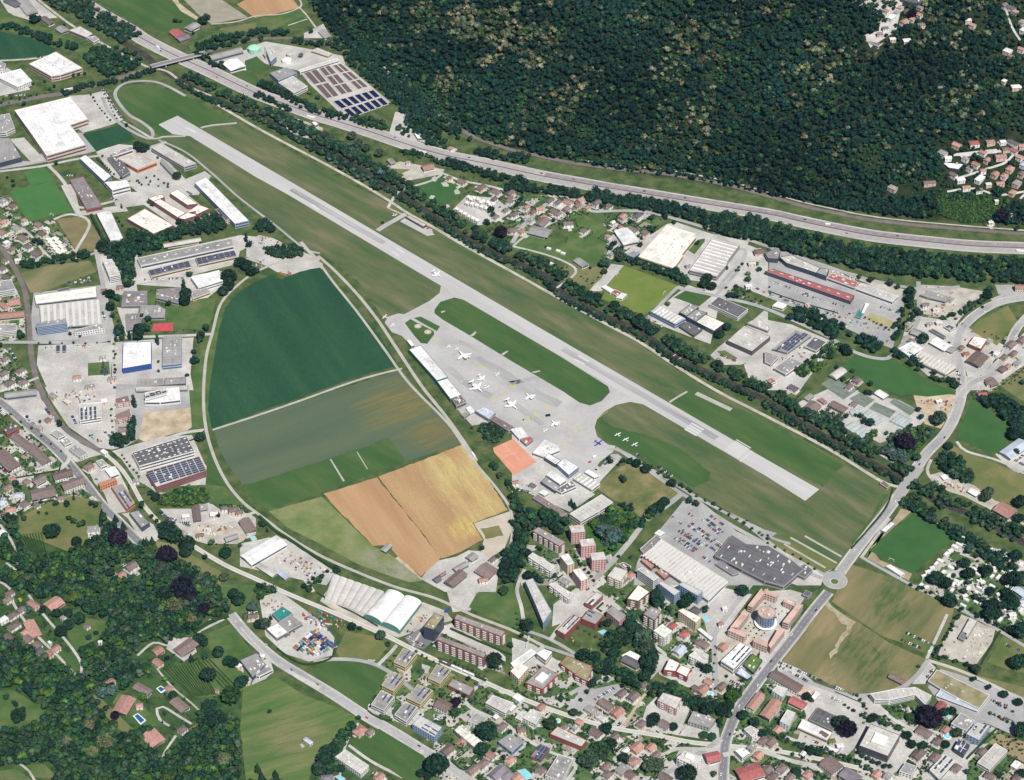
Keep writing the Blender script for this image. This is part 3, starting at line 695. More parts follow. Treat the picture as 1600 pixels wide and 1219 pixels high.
def plant_trees(nmax=300):
    vis = []; rest = []
    for q in TREES:
        px, py = project(q[0], q[1], q[2] + q[3]); dist = math.sqrt(q[0] ** 2 + (q[1] - CAMY) ** 2 + CAMH ** 2)
        if -12 < px < PW + 12 and -10 < py < PH + 12: vis.append((q[3] * FPX / dist * (1.6 if q[6] else 1), px, py, q))
        elif -80 < px < PW + 80 and -60 < py < PH + 60: rest.append(q)
    vis.sort(key=lambda a: -a[0]); rest += [a[3] for a in vis[nmax:]]
    for size, px, py, (x, y, z, r, kind, col, fo) in vis[:nmax]:
        root = bpy.data.objects.new('tree', None); C.objects.link(root); root.location = (x, y, z); root.rotation_euler = (0, 0, random.random() * 6.28)
        rr = r * (.55 if kind == 'cone' else 1); root.scale = (rr, rr, rr * random.uniform(.9, 1.15))
        cr_ = bpy.data.objects.new('crown', random.choice(NEAR[kind])); C.objects.link(cr_); cr_.parent = root; cr_.location = (0, 0, .22 if kind == 'broad' else .05)
        c = TCOL[col][1]; k = random.uniform(.75, 1.35); cr_.color = (c[0] * k * random.uniform(.8, 1.2), c[1] * k, c[2] * k, 1)
        tk = bpy.data.objects.new('trunk', NEAR['trunk']); C.objects.link(tk); tk.parent = root; tk.scale = (.8, .8, .6)
        root['category'] = 'tree'; root['group'] = 'trees of the valley'
        big = 'large ' if r > 7 else ('small ' if r < 3.2 else '')
        later(root, f'{big}{TCOL[col][0]} {dict(broad="broadleaf", cone="conical", column="columnar", bush="bushy")[kind]} tree', px, py)
    merged('woodland', rest, 'dense dark green belts and groves of smaller trees across the valley', .28)
    SHRUBS.extend((x, y, float(Hs(x, y)), random.uniform(1, 1.9), 'bush', random.choice('sdm'), False) for x, y in HB if not occ(x, y, 1.2, True))
    merged('shrubs', SHRUBS, 'scattered garden shrubs and bushes between the houses', .35)

# ------------------------------------------------------------------ vehicles
CCOL = {'w': ('white', (.78, .78, .78)), 's': ('silver', (.45, .46, .48)), 'k': ('black', (.015, .015, .018)), 'g': ('grey', (.16, .165, .17)), 'b': ('blue', (.03, .08, .30)), 'r': ('red', (.45, .02, .02)), 'y': ('yellow', (.6, .42, .04))}
def paint(c):
    nm, k = CCOL[c]; return mat('paint_' + nm, [k, k], 1, 0.3, spec=.5)
CARM = {}
TYRE = mat('tyre', (.02, .02, .02), 1)
def car_mesh(c):
    if c in CARM: return CARM[c]
    b = MB(); prof = [(-2.15, .35), (-2.2, .75), (-2.05, .95), (2.1, .78), (2.2, .6), (2.15, .35)]
    n = 0; vs = [(x, s * .88, z) for s in (-1, 1) for x, z in prof]; fs = [tuple(range(6))[::-1], tuple(range(6, 12))] + [(i, (i + 1) % 6, 6 + (i + 1) % 6, 6 + i) for i in range(6)]
    b.add([(x, y, z + 0) for x, y, z in vs], fs); o = b.build('body', paint(c)); body = o.data; bpy.data.objects.remove(o)
    g = MB(); lo = [(-1.9, .9), (1.15, .85)]; vs = [(-1.95, -.8, .9), (1.2, -.8, .84), (1.2, .8, .84), (-1.95, .8, .9), (-1.45, -.66, 1.42), (.35, -.66, 1.42), (.35, .66, 1.42), (-1.45, .66, 1.42)]
    g.add(vs, [(0, 1, 5, 4), (1, 2, 6, 5), (2, 3, 7, 6), (3, 0, 4, 7)], 0); g.add(vs[4:], [(0, 1, 2, 3)], 1)
    for x in (-1.35, 1.35):
        for y in (-.8, .8):
            k = len(g.v); g.v += [(x + .33 * math.cos(a * .785), y + s * .1, .33 + .33 * math.sin(a * .785)) for s in (-1, 1) for a in range(8)]
            g.f += [tuple(k + i for i in range(8))[::-1], tuple(k + 8 + i for i in range(8))] + [(k + i, k + (i + 1) % 8, k + 8 + (i + 1) % 8, k + 8 + i) for i in range(8)]; g.m += [2] * 10
    o = g.build('cabin', [GLASS, paint(c), TYRE]); cab = o.data; bpy.data.objects.remove(o); CARM[c] = (body, cab); return CARM[c]
NCAR = [0]; XCARS = []
def put_car(x, y, rz, c, label, group, z=None):
    if NCAR[0] >= 300: XCARS.append((x, y, rz, c)); return
    NCAR[0] += 1; body, cab = car_mesh(c)
    a = bpy.data.objects.new('car', body); C.objects.link(a); a.location = (x, y, (float(Hs(x, y)) + (.5 if Hs(x, y) > .02 else 0) + .25) if z is None else z); a.rotation_euler = (0, 0, rz)
    b = bpy.data.objects.new('cabin', cab); C.objects.link(b); b.parent = a
    a['label'] = label; a['category'] = 'car'; a['group'] = group; return a
def ordn(i): return ['first', 'second', 'third', 'fourth', 'fifth', 'sixth', 'seventh', 'eighth', 'ninth', 'tenth', 'eleventh', 'twelfth', 'thirteenth', 'fourteenth', 'fifteenth', 'sixteenth', 'seventeenth', 'eighteenth', 'nineteenth', 'twentieth'][i] if i < 20 else f'{i + 1}th'
def carrow(t, s, phrase, fill=.85, gap=2.7, cols='wwsskggkbwr', along=False, end='left'):
    P = [Vector(gp(*p)) for p in pts(t, s)]; a, b = P[0], P[-1]; L = (b - a).length; n = max(1, int(L / (gap if not along else 7))); u = (b - a) / L; rz = math.atan2(u.y, u.x) + (0 if along else math.pi / 2); k = 0
    if end == 'left' and b.x < a.x: a, b = b, a; u = -u
    for i in range(n):
        if random.random() > fill: continue
        p = a + u * (L * (i + .5) / n); c = random.choice(cols)
        put_car(p.x, p.y, rz + (math.pi if random.random() < .5 else 0) + random.gauss(0, .03), c, f'{CCOL[c][0]} car, {ordn(k)} from the left in {phrase}', 'cars parked in ' + phrase); k += 1
def roadcars(t, s, spots, phrase, off=3.0):
    c = line(t, s)
    for k, (f, side, col) in enumerate(spots):
        i = min(int(f * (len(c) - 1)), len(c) - 2); d = (c[i + 1] - c[i]).normalized(); o = off * side; p = c[i]
        put_car(p.x - d.y * o, p.y + d.x * o, math.atan2(d.y, d.x) + (0 if side < 0 else math.pi), col, f'{CCOL[col][0]} car driving on {phrase}, {ordn(k)} from its left end', 'cars driving on ' + phrase)
def box_vehicle(t, x, y, ang, L, W, H, m, name, label, cat, wheels=True):
    px, py = pts(t, f'{x},{y}')[0]; X, Y, Z = hit(px, py, H / 2); z = Z + (.5 if Z > .02 else .3)
    root = bpy.data.objects.new(name, None); C.objects.link(root); root.location = (X, Y, z); root.rotation_euler = (0, 0, ang)
    b = MB().box((0, 0, H / 2 + .25), (L, W, H - .5), taper=.97); b.build('body', m, root)
    MB().box((L / 2 - .6, 0, H * .62), (1.0, W + .06, H * .3)).build('windscreen', GLASS, root)
    if wheels:
        for sx_ in (-.35, .35):
            for sy_ in (-1, 1): MB().box((sx_ * L, sy_ * (W / 2 - .1), .35), (.9, .3, .7)).build('wheel', TYRE, root)
    root['label'] = label; root['category'] = cat; return root

# ------------------------------------------------------------------ aircraft (nose to +x, unit metres for a 20 m jet)
JW = mat('aircraft_white', (.85, .85, .85), 2, .3, spec=.5); JB = mat('aircraft_blue', (.02, .05, .35), 2, .3, spec=.5); DARK = mat('dark_metal', (.05, .05, .055), 1, .4)
def wingq(r0, r1, zt=.12):
    # r0,r1: (x_le, x_te, y, z)
    vs = []
    for x0, x1, y, z in (r0, r1): vs += [(x0, y, z), (x1, y, z), (x1, y, z + zt), (x0, y, z + zt)]
    return vs, [(3, 2, 1, 0), (4, 5, 6, 7), (0, 1, 5, 4), (1, 2, 6, 5), (2, 3, 7, 6), (3, 0, 4, 7)]
def plane(t, x, y, head, scale, typ, label, m=JW):
    px, py = pts(t, f'{x},{y}')[0]; X, Y = gp(px, py, 2); root = bpy.data.objects.new('airplane', None); C.objects.link(root)
    hx, hy = gp(px + math.cos(head) * 10, py + math.sin(head) * 10, 2); rz = math.atan2(hy - Y, hx - X)
    root.location = (X, Y, .45); root.rotation_euler = (0, 0, rz); root.scale = (scale,) * 3
    root['label'] = label; root['category'] = 'airplane'; root['group'] = 'airplanes on the airfield'
    if typ == 'jet':
        MB().lathe([(.05, 10), (.55, 9.3), (.95, 8), (1.12, 6), (1.15, -3), (.85, -6), (.45, -9), (.15, -10.2)], (0, 0, 2.1), 14, axis='x').build('fuselage', m, root)
        for s in (-1, 1):
            MB().add(*wingq((2.6, -2.4, s * .8, 1.35), (-2.6, -4.0, s * 9.6, 1.95), .28)).build('wing', m, root)
            MB().add(*wingq((-4.0, -4.9, s * 9.6, 2.0), (-4.7, -5.5, s * 9.9, 3.2), .1)).build('winglet', m, root)
            MB().add(*wingq((-8.2, -10.0, 0, 5.6), (-9.4, -10.6, s * 3.9, 5.75), .16)).build('tailplane', m, root)
            MB().lathe([(.5, 2), (.72, 1.4), (.72, -.6), (.4, -2)], (-4.6, s * 1.75, 2.9), 10, axis='x').build('engine', DARK if m is JB else m, root)
        MB().add([(-6.2, -.12, 2.8), (-9.4, -.12, 2.6), (-8.3, -.08, 5.7), (-10.1, -.08, 5.7), (-6.2, .12, 2.8), (-9.4, .12, 2.6), (-8.3, .08, 5.7), (-10.1, .08, 5.7)], [(0, 1, 3, 2), (6, 7, 5, 4), (0, 2, 6, 4), (1, 5, 7, 3), (2, 3, 7, 6)]).build('tail_fin', m, root)
        MB().box((8.3, 0, 2.75), (1.0, 1.1, .3)).build('cockpit_window', GLASS, root)
        for gx, gy in ((7, 0), (-1.5, 1.6), (-1.5, -1.6)): MB().box((gx, gy, .55), (.45, .3, 1.3)).build('landing_gear', DARK, root)
    else:
        MB().lathe([(.1, 4.2), (.5, 3.8), (.62, 2), (.6, 0), (.3, -2.6), (.12, -4.2)], (0, 0, 1.5), 10, axis='x').build('fuselage', m, root)
        for s in (-1, 1):
            MB().add(*wingq((1.7, 0, 0, 1.5), (1.3, .1, s * 6, 1.7), .16)).build('wing', m, root)
            MB().add(*wingq((-3.2, -4.2, 0, 1.6), (-3.6, -4.2, s * 2, 1.6), .1)).build('tailplane', m, root)
        MB().add([(-2.7, -.06, 1.6), (-4.3, -.06, 1.6), (-3.7, -.04, 3.2), (-4.5, -.04, 3.2), (-2.7, .06, 1.6), (-4.3, .06, 1.6), (-3.7, .04, 3.2), (-4.5, .04, 3.2)], [(0, 1, 3, 2), (6, 7, 5, 4), (0, 2, 6, 4), (1, 5, 7, 3), (2, 3, 7, 6)]).build('tail_fin', m, root)
        MB().box((4.3, 0, 1.5), (.08, 2.1, .14)).build('propeller', DARK, root); MB().box((1.3, 0, 2.1), (1.6, .9, .4)).build('cockpit_window', GLASS, root)
        for gx, gy in ((3, 0), (.3, 1.2), (.3, -1.2)): MB().box((gx, gy, .5), (.35, .2, .9)).build('landing_gear', DARK, root)
        if typ == 'twin':
            for s in (-1, 1): MB().lathe([(.2, 1.2), (.38, .9), (.35, -.8), (.15, -1.4)], (1.3, s * 2.1, 1.7), 8, axis='x').build('engine', m, root)
    return root
def hedge(t, s, w_=2.2, h=1.8, label=None):
    c = line(t, s); vs = []; fs = []; mb = MB()
    for i, (l, r) in enumerate(zip(offs(c, w_ / 2), offs(c, -w_ / 2))):
        z = float(Hs(l.x, l.y)); j = lambda: random.gauss(0, .22)
        mb.v += [(l.x + j(), l.y + j(), z - .3), (l.x + j(), l.y + j(), z + h + j()), (r.x + j(), r.y + j(), z + h + j()), (r.x + j(), r.y + j(), z - .3)]
    for i in range(len(c) - 1):
        a = 4 * i
        for k in range(3): mb.f.append((a + k, a + k + 1, a + k + 5, a + k + 4)); mb.m.append(0)
    mb.f += [(0, 1, 2, 3), tuple(4 * (len(c) - 1) + k for k in (3, 2, 1, 0))]; mb.m += [0, 0]
    o = mb.build('hedge', HEDGE); o.color = (1, 1, 1, 1); o['category'] = 'hedge'
    m = c[len(c) // 2]; p = project(m.x, m.y, 1)
    if label: o['label'] = label
    else: later(o, 'long dark clipped hedge', *p)
    return o

def extra_cars():
    mb = MB(); ks = list(CCOL)
    for x, y, rz, c in XCARS:
        z = float(Hs(x, y)); z += .4 if z > .02 else .1
        mb.box((x, y, z + .75), (4.3, 1.75, .8), rz, ks.index(c) + 1, .95).box((x - .3 * math.cos(rz), y - .3 * math.sin(rz), z + 1.3), (2.3, 1.55, .5), rz, 0, .8)
    o = mb.build('car_crowd', [GLASS] + [paint(k) for k in ks]); o['kind'] = 'stuff'; o['label'] = 'further parked cars in car parks and along the streets'

def garden_mat():
    m = bpy.data.materials.new('garden_plots'); m.use_nodes = True; n = m.node_tree.nodes; l = m.node_tree.links; b = n['Principled BSDF']; b.inputs['Roughness'].default_value = 1
    tc = n.new('ShaderNodeTexCoord'); mp = n.new('ShaderNodeMapping'); mp.inputs['Rotation'].default_value = (0, 0, .74); l.new(tc.outputs['Object'], mp.inputs[0])
    no = n.new('ShaderNodeTexNoise'); no.inputs['Scale'].default_value = .12; no.inputs['Detail'].default_value = 3; l.new(mp.outputs[0], no.inputs[0]); ad = n.new('ShaderNodeVectorMath'); ad.operation = 'MULTIPLY_ADD'; l.new(no.outputs[1], ad.inputs[0]); ad.inputs[1].default_value = (3, 3, 0); l.new(mp.outputs[0], ad.inputs[2])
    v = n.new('ShaderNodeTexVoronoi'); v.voronoi_dimensions = '2D'; v.distance = 'CHEBYCHEV'; v.inputs['Scale'].default_value = .075; l.new(ad.outputs[0], v.inputs['Vector'])
    sx_ = n.new('ShaderNodeSeparateColor'); l.new(v.outputs['Color'], sx_.inputs[0]); cr = n.new('ShaderNodeValToRGB'); cr.color_ramp.interpolation = 'CONSTANT'; l.new(sx_.outputs[0], cr.inputs[0]); e = cr.color_ramp.elements
    cs = [(0, (.36, .345, .32)), (.2, (.055, .105, .032)), (.42, (.09, .125, .045)), (.56, (.42, .40, .36)), (.66, (.035, .07, .024)), (.78, (.065, .12, .036)), (.9, (.24, .22, .17))]
    e[0].position, e[0].color = 0, (*cs[0][1], 1); e[1].position, e[1].color = cs[1][0], (*cs[1][1], 1)
    for p, c in cs[2:]: q = e.new(p); q.color = (*c, 1)
    n2 = n.new('ShaderNodeTexNoise'); n2.inputs['Scale'].default_value = .35; n2.inputs['Detail'].default_value = 6; l.new(mp.outputs[0], n2.inputs[0]); mr = n.new('ShaderNodeMapRange'); mr.inputs['From Min'].default_value = .3; mr.inputs['From Max'].default_value = .7; mr.inputs['To Min'].default_value = .65; mr.inputs['To Max'].default_value = 1.35; l.new(n2.outputs[0], mr.inputs[0])
    sc = n.new('ShaderNodeVectorMath'); sc.operation = 'SCALE'; l.new(cr.outputs[0], sc.inputs[0]); l.new(mr.outputs[0], sc.inputs['Scale']); l.new(sc.outputs[0], b.inputs['Base Color']); return m
GARD = garden_mat()

# ------------------------------------------------------------------ landmarks for the labels
landmarks('''
95,200|the huge white warehouse
85,105|the white hall near railway
175,215|the green field by warehouse
285,25|the red-roofed farm
255,100|the railway bridge
397,80|the green gas tank
540,130|the water treatment basins
440,110|the treatment plant chimney
65,312|the green football pitch
135,300|the purple-roofed hall
160,270|the long blue-walled hall
290,320|the courtyard office block
345,310|the long white runway hall
235,345|the cream flat hall
170,350|the narrow white hall
300,400|the twin solar sheds
110,480|the sawtooth factory
80,515|the striped office slab
215,470|the grey school complex
255,512|the red sports court
213,555|the royal-blue-fronted hall
272,552|the grey hall with blue front
115,580|the empty pale car park
250,650|the bare building site
143,640|the white office with panels
262,715|the big solar roofed plant
280,735|the red louvred building
100,690|the brown terraced rows
200,780|the orange-ended block
60,800|the steep garden meadow
205,885|the wooded villa
75,945|the hillside terracotta villa
210,1120|the blue garden pool
300,1065|the vineyard rows
235,1155|the big terracotta wood villa
30,1110|the forest clearing
410,860|the long white shed
355,825|the builders' yard
500,890|the scrap yard
485,925|the ribbed greenhouse
615,950|the double-arched white hall
440,975|the teal-roofed depot
490,1000|the coloured containers
545,1065|the fan-shaped meadow
610,1165|the lower roadside meadow
450,1110|the striped hillside meadow
565,1145|the salmon villa
630,1060|the cube apartment blocks
690,1140|the blue-fronted white block
675,970|the slender sedum-roofed block
755,1000|the long brick apartment blocks
605,860|the lone field shelter
470,540|the big maize field
540,660|the blue-green crop field
700,760|the straw-yellow stubble field
680,590|the long white terminal
805,715|the clay tennis courts
755,645|the pale blue hangar
930,690|the blue propeller plane
680,430|the jet on the runway
650,345|the runway-side open hangar
655,515|the grass helipads
740,600|the parked jets
900,780|the V-shaped flat building
1000,760|the overgrown square plot
945,840|the blue-grey cedar
910,860|the pink towers
870,850|the dark brick terrace block
840,940|the slanted blue building
930,960|the red striped blocks
960,935|the cream corner block
1080,890|the ridged supermarket roof
1080,830|the supermarket car park
1190,880|the dark shopping centre
1195,965|the round glass tower
1150,1040|the solar-roofed white building
1030,1060|the white twin apartment
985,1035|the wooded ravine house
860,1060|the moss-roofed brick block
1040,1105|the pale pink slab block
940,1110|the small pool cottages
880,1160|the red-ended school block
1300,908|the roundabout
1335,1030|the dry hay field
1410,1000|the field car park
1400,1090|the curved white offices
1365,1155|the square grey office
1450,1120|the huge purple tree
1500,1080|the sedum-roofed market
1560,1110|the market car park
1510,1000|the gravel stone yard
1580,1010|the camp meadow
1520,900|the caravan park
1425,850|the green pitch by bridge
1410,765|the road bridge
1385,755|the little brown hut
1540,670|the oval green meadow
1575,700|the blue-roofed garage
1560,800|the terracotta riverside hall
1480,1190|the south-east villas
1180,1130|the tram crossing
1190,1100|the red-roofed street corner
1000,460|the mown rugby pitch
1040,385|the cream supermarket hall
1120,400|the white ribbed hall
1055,490|the blue-walled workshop
1170,525|the red-and-black hall
1140,485|the dark flat workshop
1270,440|the long red roof
1380,460|the white depot roof
1450,470|the gravel works
1220,535|the solar-striped depot
1400,590|the dark green meadow
1340,650|the nursery greenhouses
1410,680|the blue spruce grove
1430,550|the white workshop hall
1530,540|the triangular weedy plot
1550,480|the motorway junction
880,350|the village green
850,355|the farm barns
700,300|the golf practice green
760,325|the white terrace rows
715,235|the lone motorway cottage
665,262|the terracotta riding stable
1370,60|the hilltop dark hall
1350,60|the hilltop pool villas
1495,255|the curved white villa
1550,240|the hillside village
1570,335|the dark purple hill tree
1580,75|the upper hill villas
800,150|the flowering hill wood
1100,200|the dense hill wood
30,40|the top-left farmyard
30,420|the western railway line
60,470|the mown railway field
''')

# ------------------------------------------------------------------ built-up ground
for t, q in [('01', '0,0 60,0 150,160 340,160 480,360 300,380 150,420 60,330 0,260'), ('01', '0,430 90,560 150,700 160,880 0,940'), ('01', '0,950 50,940 200,1219 0,1219'), ('02', '0,170 200,260 480,440 380,500 0,560'), ('02', '0,560 340,500 520,620 620,690 400,720 0,780'), ('21', '0,0 500,0 560,90 380,120 120,250 0,330'), ('21', '560,110 900,100 940,160 820,330 600,350'), ('23', '540,80 900,0 1320,60 1290,330 1260,640 1050,640 940,420 700,180'), ('23', '0,390 600,560 700,640 1060,720 1250,820 1290,960 700,900 0,670'), ('23', '0,700 700,920 1290,1000 1310,1260 0,1260'), ('23', '1340,560 1600,400 1600,1260 1350,1260'), ('33', '0,560 560,750 540,1000 0,900'), ('33', '540,720 1300,800 1380,900 1240,1260 560,1260'), ('33', '0,1040 560,1219 540,1260 0,1260'), ('33', '1380,880 1440,900 1380,1000 1640,1130 1600,1260 1240,1260'), ('13', '1110,250 1500,420 1560,560 1100,380'), ('13', '700,380 1240,560 1380,720 1200,960 800,830 700,790'), ('13', '1160,560 1600,660 1600,1260 1060,1260 1100,1100'), ('22', '0,960 600,1000 760,1219 0,1219'), ('31', '1190,830 1600,900 1600,1180 1200,1200'), ('31', '940,560 1340,600 1180,800 1180,1180 820,960'), ('32', '970,1160 1250,900 1600,1060 1640,1260 940,1260'), ('33', '860,0 1640,0 1640,340 1160,150')]:
    area('garden_ground', t, q, GARD, .1)
# ------------------------------------------------------------------ airfield
area('airfield_grass', 'F', '166,153 185,138 218,131 262,141 300,157 365,187 440,228 520,275 600,313 640,335 720,383 800,428 900,478 1000,538 1060,580 1100,605 1180,642 1260,690 1330,730 1392,762 1387,790 1330,868 1318,884 1290,870 1240,840 1195,828 1130,795 1080,765 1020,730 985,708 930,712 860,690 700,600 640,540 597,495 560,440 500,395 480,390 430,350 380,310 320,262 300,242 240,218 215,200 190,178', OLIVE, 1, True)
area('grass_field', '00', '705,600 770,560 860,527 1000,545 1200,620 1320,690 1450,768 1250,800 1110,725 990,780 1080,840 1000,850 880,780 790,700', GREEN, 2, jag=.6)
area('grass_field', 'F', '679,484 688,472 710,465 725,469 800,513 875,557 950,604 953,613 940,627 922,634 905,629 880,612 800,565 735,525 692,500 679,490', GREEN, 6)
area('grass_field', 'F', '930,666 940,656 958,668 1000,676 1060,700 1110,738 1108,752 1085,762 1020,728 985,706 945,690', GREEN, 2, jag=1)
area('grass_field', 'F', '1046,629 1074,612 1112,620 1145,636 1200,657 1318,727 1285,762 1200,717 1140,683', GREEN, 2, jag=1.2)
area('grass_field', 'F', '1310,742 1388,766 1372,800 1326,858 1300,850 1255,830 1240,800 1262,785', OLIVE, 2, jag=1)
area('apron', 'F', '689,447 1014,634 985,628 962,633 945,643 933,655 929,668 933,682 950,695 962,697 957,707 937,722 928,737 905,737 880,727 840,702 800,674 745,652 722,642 700,618 665,562 643,541 628,525 612,519 601,504 607,495 622,490 632,491 670,471 687,458', APRON, 3, True)
area('runway', 'F', '247.5,195 277.5,181 312,201 400,252.5 800,487.5 1200,719.5 1280,765 1258,783 1200,746 1005,632 800,513 451,305 400,277 297,213 270,210', CONCR, 5, True)
area('grass_island', '11', '930,800 965,775 1000,795 1110,850 1115,870 1070,930 1030,925 990,880', GREEN, 6)
area('grass_island', '11', '985,768 1030,760 1150,822 1130,850 1060,812', GREEN, 6)
RW = line('F', '262,201 400,264.5 800,500 1200,733 1262,769')
dashes(RW, .4, FADED, 6.6, 28, 32)
for s in ('11|845,350 858,349 900,380 888,384', '11|870,330 883,329 932,361 918,365', '11|335,60 355,56 400,88 380,94', '21|382,1027 392,1021 458,1055 446,1062', '21|408,1005 418,1000 485,1038 474,1045', '00|1155,800 1178,800 1230,826 1215,832'):
    t, q = s.split('|'); quad_mark(t, q, FADED, 7)
for i in range(4):
    for j in range(2):
        a = (1075 + i * 14 + j * 0, 245 - i * 12); quad_mark('22', f'{a[0]},{a[1]} {a[0]+9},{a[1]-7} {a[0]+85},{a[1]+36} {a[0]+76},{a[1]+43}', FADED, 7) if j == 0 else None
for i in range(9):
    a = (1345 + i * 9.4 - 20, 372 - i * 7.6); quad_mark('22', f'{a[0]},{a[1]} {a[0]+5},{a[1]-4} {a[0]+95},{a[1]+49} {a[0]+90},{a[1]+53}', FADED, 7)
quad_mark('22', '1422,444 1500,378 1505,381 1427,448', FADED, 7)
RUB = mat('tyre_rubber_streaks', [(0.22, 0.22, 0.225), (0.31, 0.305, 0.305), (0.41, 0.40, 0.39)], 0.03, 1, stretch=(.2, 4), rot=-0.74)
strip('runway_rubber_marks', line('F', '880,545 960,592 1040,638 1120,685'), 11, RUB, 5.5, block=False)
strip('runway_rubber_marks', line('F', '455,296 520,334 600,380'), 10, RUB, 5.5, block=False)
for q, w in (('500,320 800,480 1250,760 1560,900', 17), ('150,430 400,640 700,800', 12), ('900,640 1300,560', 9), ('60,180 300,120 700,290', 9), ('1000,900 1350,1150', 10)): strip('apron_wear', line('b', q), w, mat('worn_apron', [(0.27, 0.265, 0.262), (0.33, 0.325, 0.32), (0.40, 0.39, 0.375)], .03, 1, stretch=(.4, 2), rot=-.74, fine=.05), 4.6, block=False)
for s, w in (('11|1600,1190 1500,1120 1390,1060 1250,1010', .5), ('22|0,60 100,140 230,190 420,260 560,330', .5), ('22|240,110 420,230 600,130 ', .5), ('22|0,160 200,260 400,390 480,350', .4), ('11|1160,600 1080,690 1000,720 880,780', .5)):
    t, q = s.split('|'); strip('apron_marking', line(t, q), w, YPAINT, 6, block=False)
def blob(t, x, y, r):
    X, Y = gp(*pts(t, f'{x},{y}')[0]); P = [(X + r * math.cos(a) * 1.25, Y + r * math.sin(a)) for a in np.arange(0, 6.28, .7)]
    struct(mesh('apron_marking', [(a, b, 6 * LAY) for a, b in P], [tuple(range(len(P)))], YPAINT))
for x, y in ((540,428),(585,440),(605,430),(470,522),(370,582),(330,605),(950,665),(985,680),(970,660),(835,745),(875,770),(735,808),(790,822),(690,832),(735,855),(1370,920),(1420,945),(1390,940),(1250,1000),(1290,1025),(1165,1055),(1205,1080),(1105,1090),(1165,1110),(285,115)): blob('b', x, y, 1.5)
for x, y in ((430,240),(435,268),(375,290),(370,315),(315,330),(330,340),(70,185),(115,180)): blob('22', x, y, 1.5)
def ring(t, x, y, r, m, lay=7, w=1.2, name='helipad_marking'):
    X, Y = gp(*pts(t, f'{x},{y}')[0]); n = 28; vs = []
    for i in range(n):
        a = 6.283 * i / n; vs += [(X + r * math.cos(a), Y + r * math.sin(a), lay * LAY), (X + (r - w) * math.cos(a), Y + (r - w) * math.sin(a), lay * LAY)]
    struct(mesh(name, vs, [(2 * i, 2 * i + 1, (2 * i + 3) % (2 * n), (2 * i + 2) % (2 * n)) for i in range(n)], m))
def disc(t, x, y, r, m, lay, name='helipad'):
    X, Y = gp(*pts(t, f'{x},{y}')[0]); struct(mesh(name, [(X + r * math.cos(a), Y + r * math.sin(a), lay * LAY) for a in np.linspace(0, 6.283, 24, endpoint=False)], [tuple(range(24))], m))
for x, y in ((1012, 820), (1074, 856)): disc('11', x, y, 5.5, APRON, 7); ring('11', x, y, 4.8, YPAINT, 8, 1.0); quad_mark('11', f'{x-5},{y-6} {x+6},{y-2} {x+5},{y+5} {x-6},{y+1}', WPAINT, 8, 'helipad_marking')
ring('11', 1135, 902, 5, YPAINT, 7, 1.0)
for s in ('11|1155,728 1178,722 1185,728 1160,738', '11|1330,885 1370,852 1378,858 1362,878 1350,882', '11|1530,995 1570,972 1578,978 1545,1002', '21|120,1108 172,1095 178,1102 140,1112'):
    t, q = s.split('|'); quad_mark(t, q, GRAV, 7, 'gravel_patch')
strip('taxiway', line('11', '760,222 800,195 880,150 935,118'), 9, APRON, 4)
area('open_hangar_apron', '11', '900,165 950,130 1060,195 1100,215 1110,250 1070,255', APRON, 3, True)
strip('service_road', line('22', '985,75 1030,45 1095,8'), 3.5, TRACKM, 4); strip('service_road', line('22', '1150,18 1370,122'), 8, TRACKM, 4)
strip('service_road', line('00', '1255,800 1320,785 1480,770'), 5, TRACKM, 4)
strip('perimeter_road', line('F', '287,137 312,148 350,170 400,199 450,226 500,252 560,285 605,312 640,335 675,354 722,382 800,425 850,453 900,481 950,508 1000,535 1050,568 1120,611 1200,652 1295,702 1375,751 1408,762'), 5.5, GRAV, 6)
strip('perimeter_road', line('F', '248,219 290,238 330,270 375,310 430,352 475,388 500,396'), 4, ASPH, 3)
strip('perimeter_road', line('F', '192,190 215,203 240,217 255,214 290,213'), 4.5, PAVE, 5)

# ------------------------------------------------------------------ fields
area('maize_field', 'F', '500,418 470,424 440,436 424,430 400,440 372,458 352,480 341,520 333,560 328,600 325,640 326,668 331,671 400,645 460,625 560,588 622,571 590,520 545,470', CROP, 1, True, jag=.5)
area('crop_field', 'F', '335,673 400,651 525,610 628,578 655,612 722,693 635,721 607,684 550,705 400,753 379,757 355,725 342,700', CROP2, 1, True)
area('grass_field', 'F', '380,758 400,754 550,706 607,685 635,721 580,742 508,768 420,797 402,787 388,775', GREEN, 1, True, jag=.5)
area('path', '12', '460,430 470,430 555,565 545,572', TRACKM, 2); area('path', '12', '628,385 634,384 700,492 694,494', TRACKM, 2)
area('pasture', 'F', '420,799 503,776 583,854 602,862 615,870 645,895 660,908 640,910 600,897 560,882 500,850 450,825', mat('pasture', [(0.10, 0.15, 0.045), (0.16, 0.19, 0.075), (0.22, 0.22, 0.11)], 0.03, 1, fine=.15, patches=[(620, 895, 38, (0.27, 0.25, 0.21)), (575, 870, 22, (0.24, 0.23, 0.17))]), 1, True)
area('stubble_field', 'F', '505,772 589,746 689,872 658,901 620,868 605,851 583,853', STUB, 2, True, jag=.5)
area('stubble_field', 'F', '591,745 722,695 735,706 766,755 793,797 738,818 755,843 728,858 711,866 690,873', STUBY, 2, True, jag=.5)
area('sand_paddock', 'F', '740,818 797,799 799,830 788,858 765,872 752,862 756,843', mat('sand', [(0.38, 0.33, 0.26), (0.48, 0.43, 0.36)], .04, 1, fine=.1), 2, True)
area('grass_field', '12', '1400,865 1520,845 1550,905 1440,930', MEADOW, 3, jag=.5)
area('meadow', 'F', '331,671 325,640 328,600 341,520 352,480 340,490 328,530 318,600 318,660', LAWN, 1)
area('meadow', 'F', '310,560 330,520 322,600 320,660 300,672 296,610', LAWN, 1)
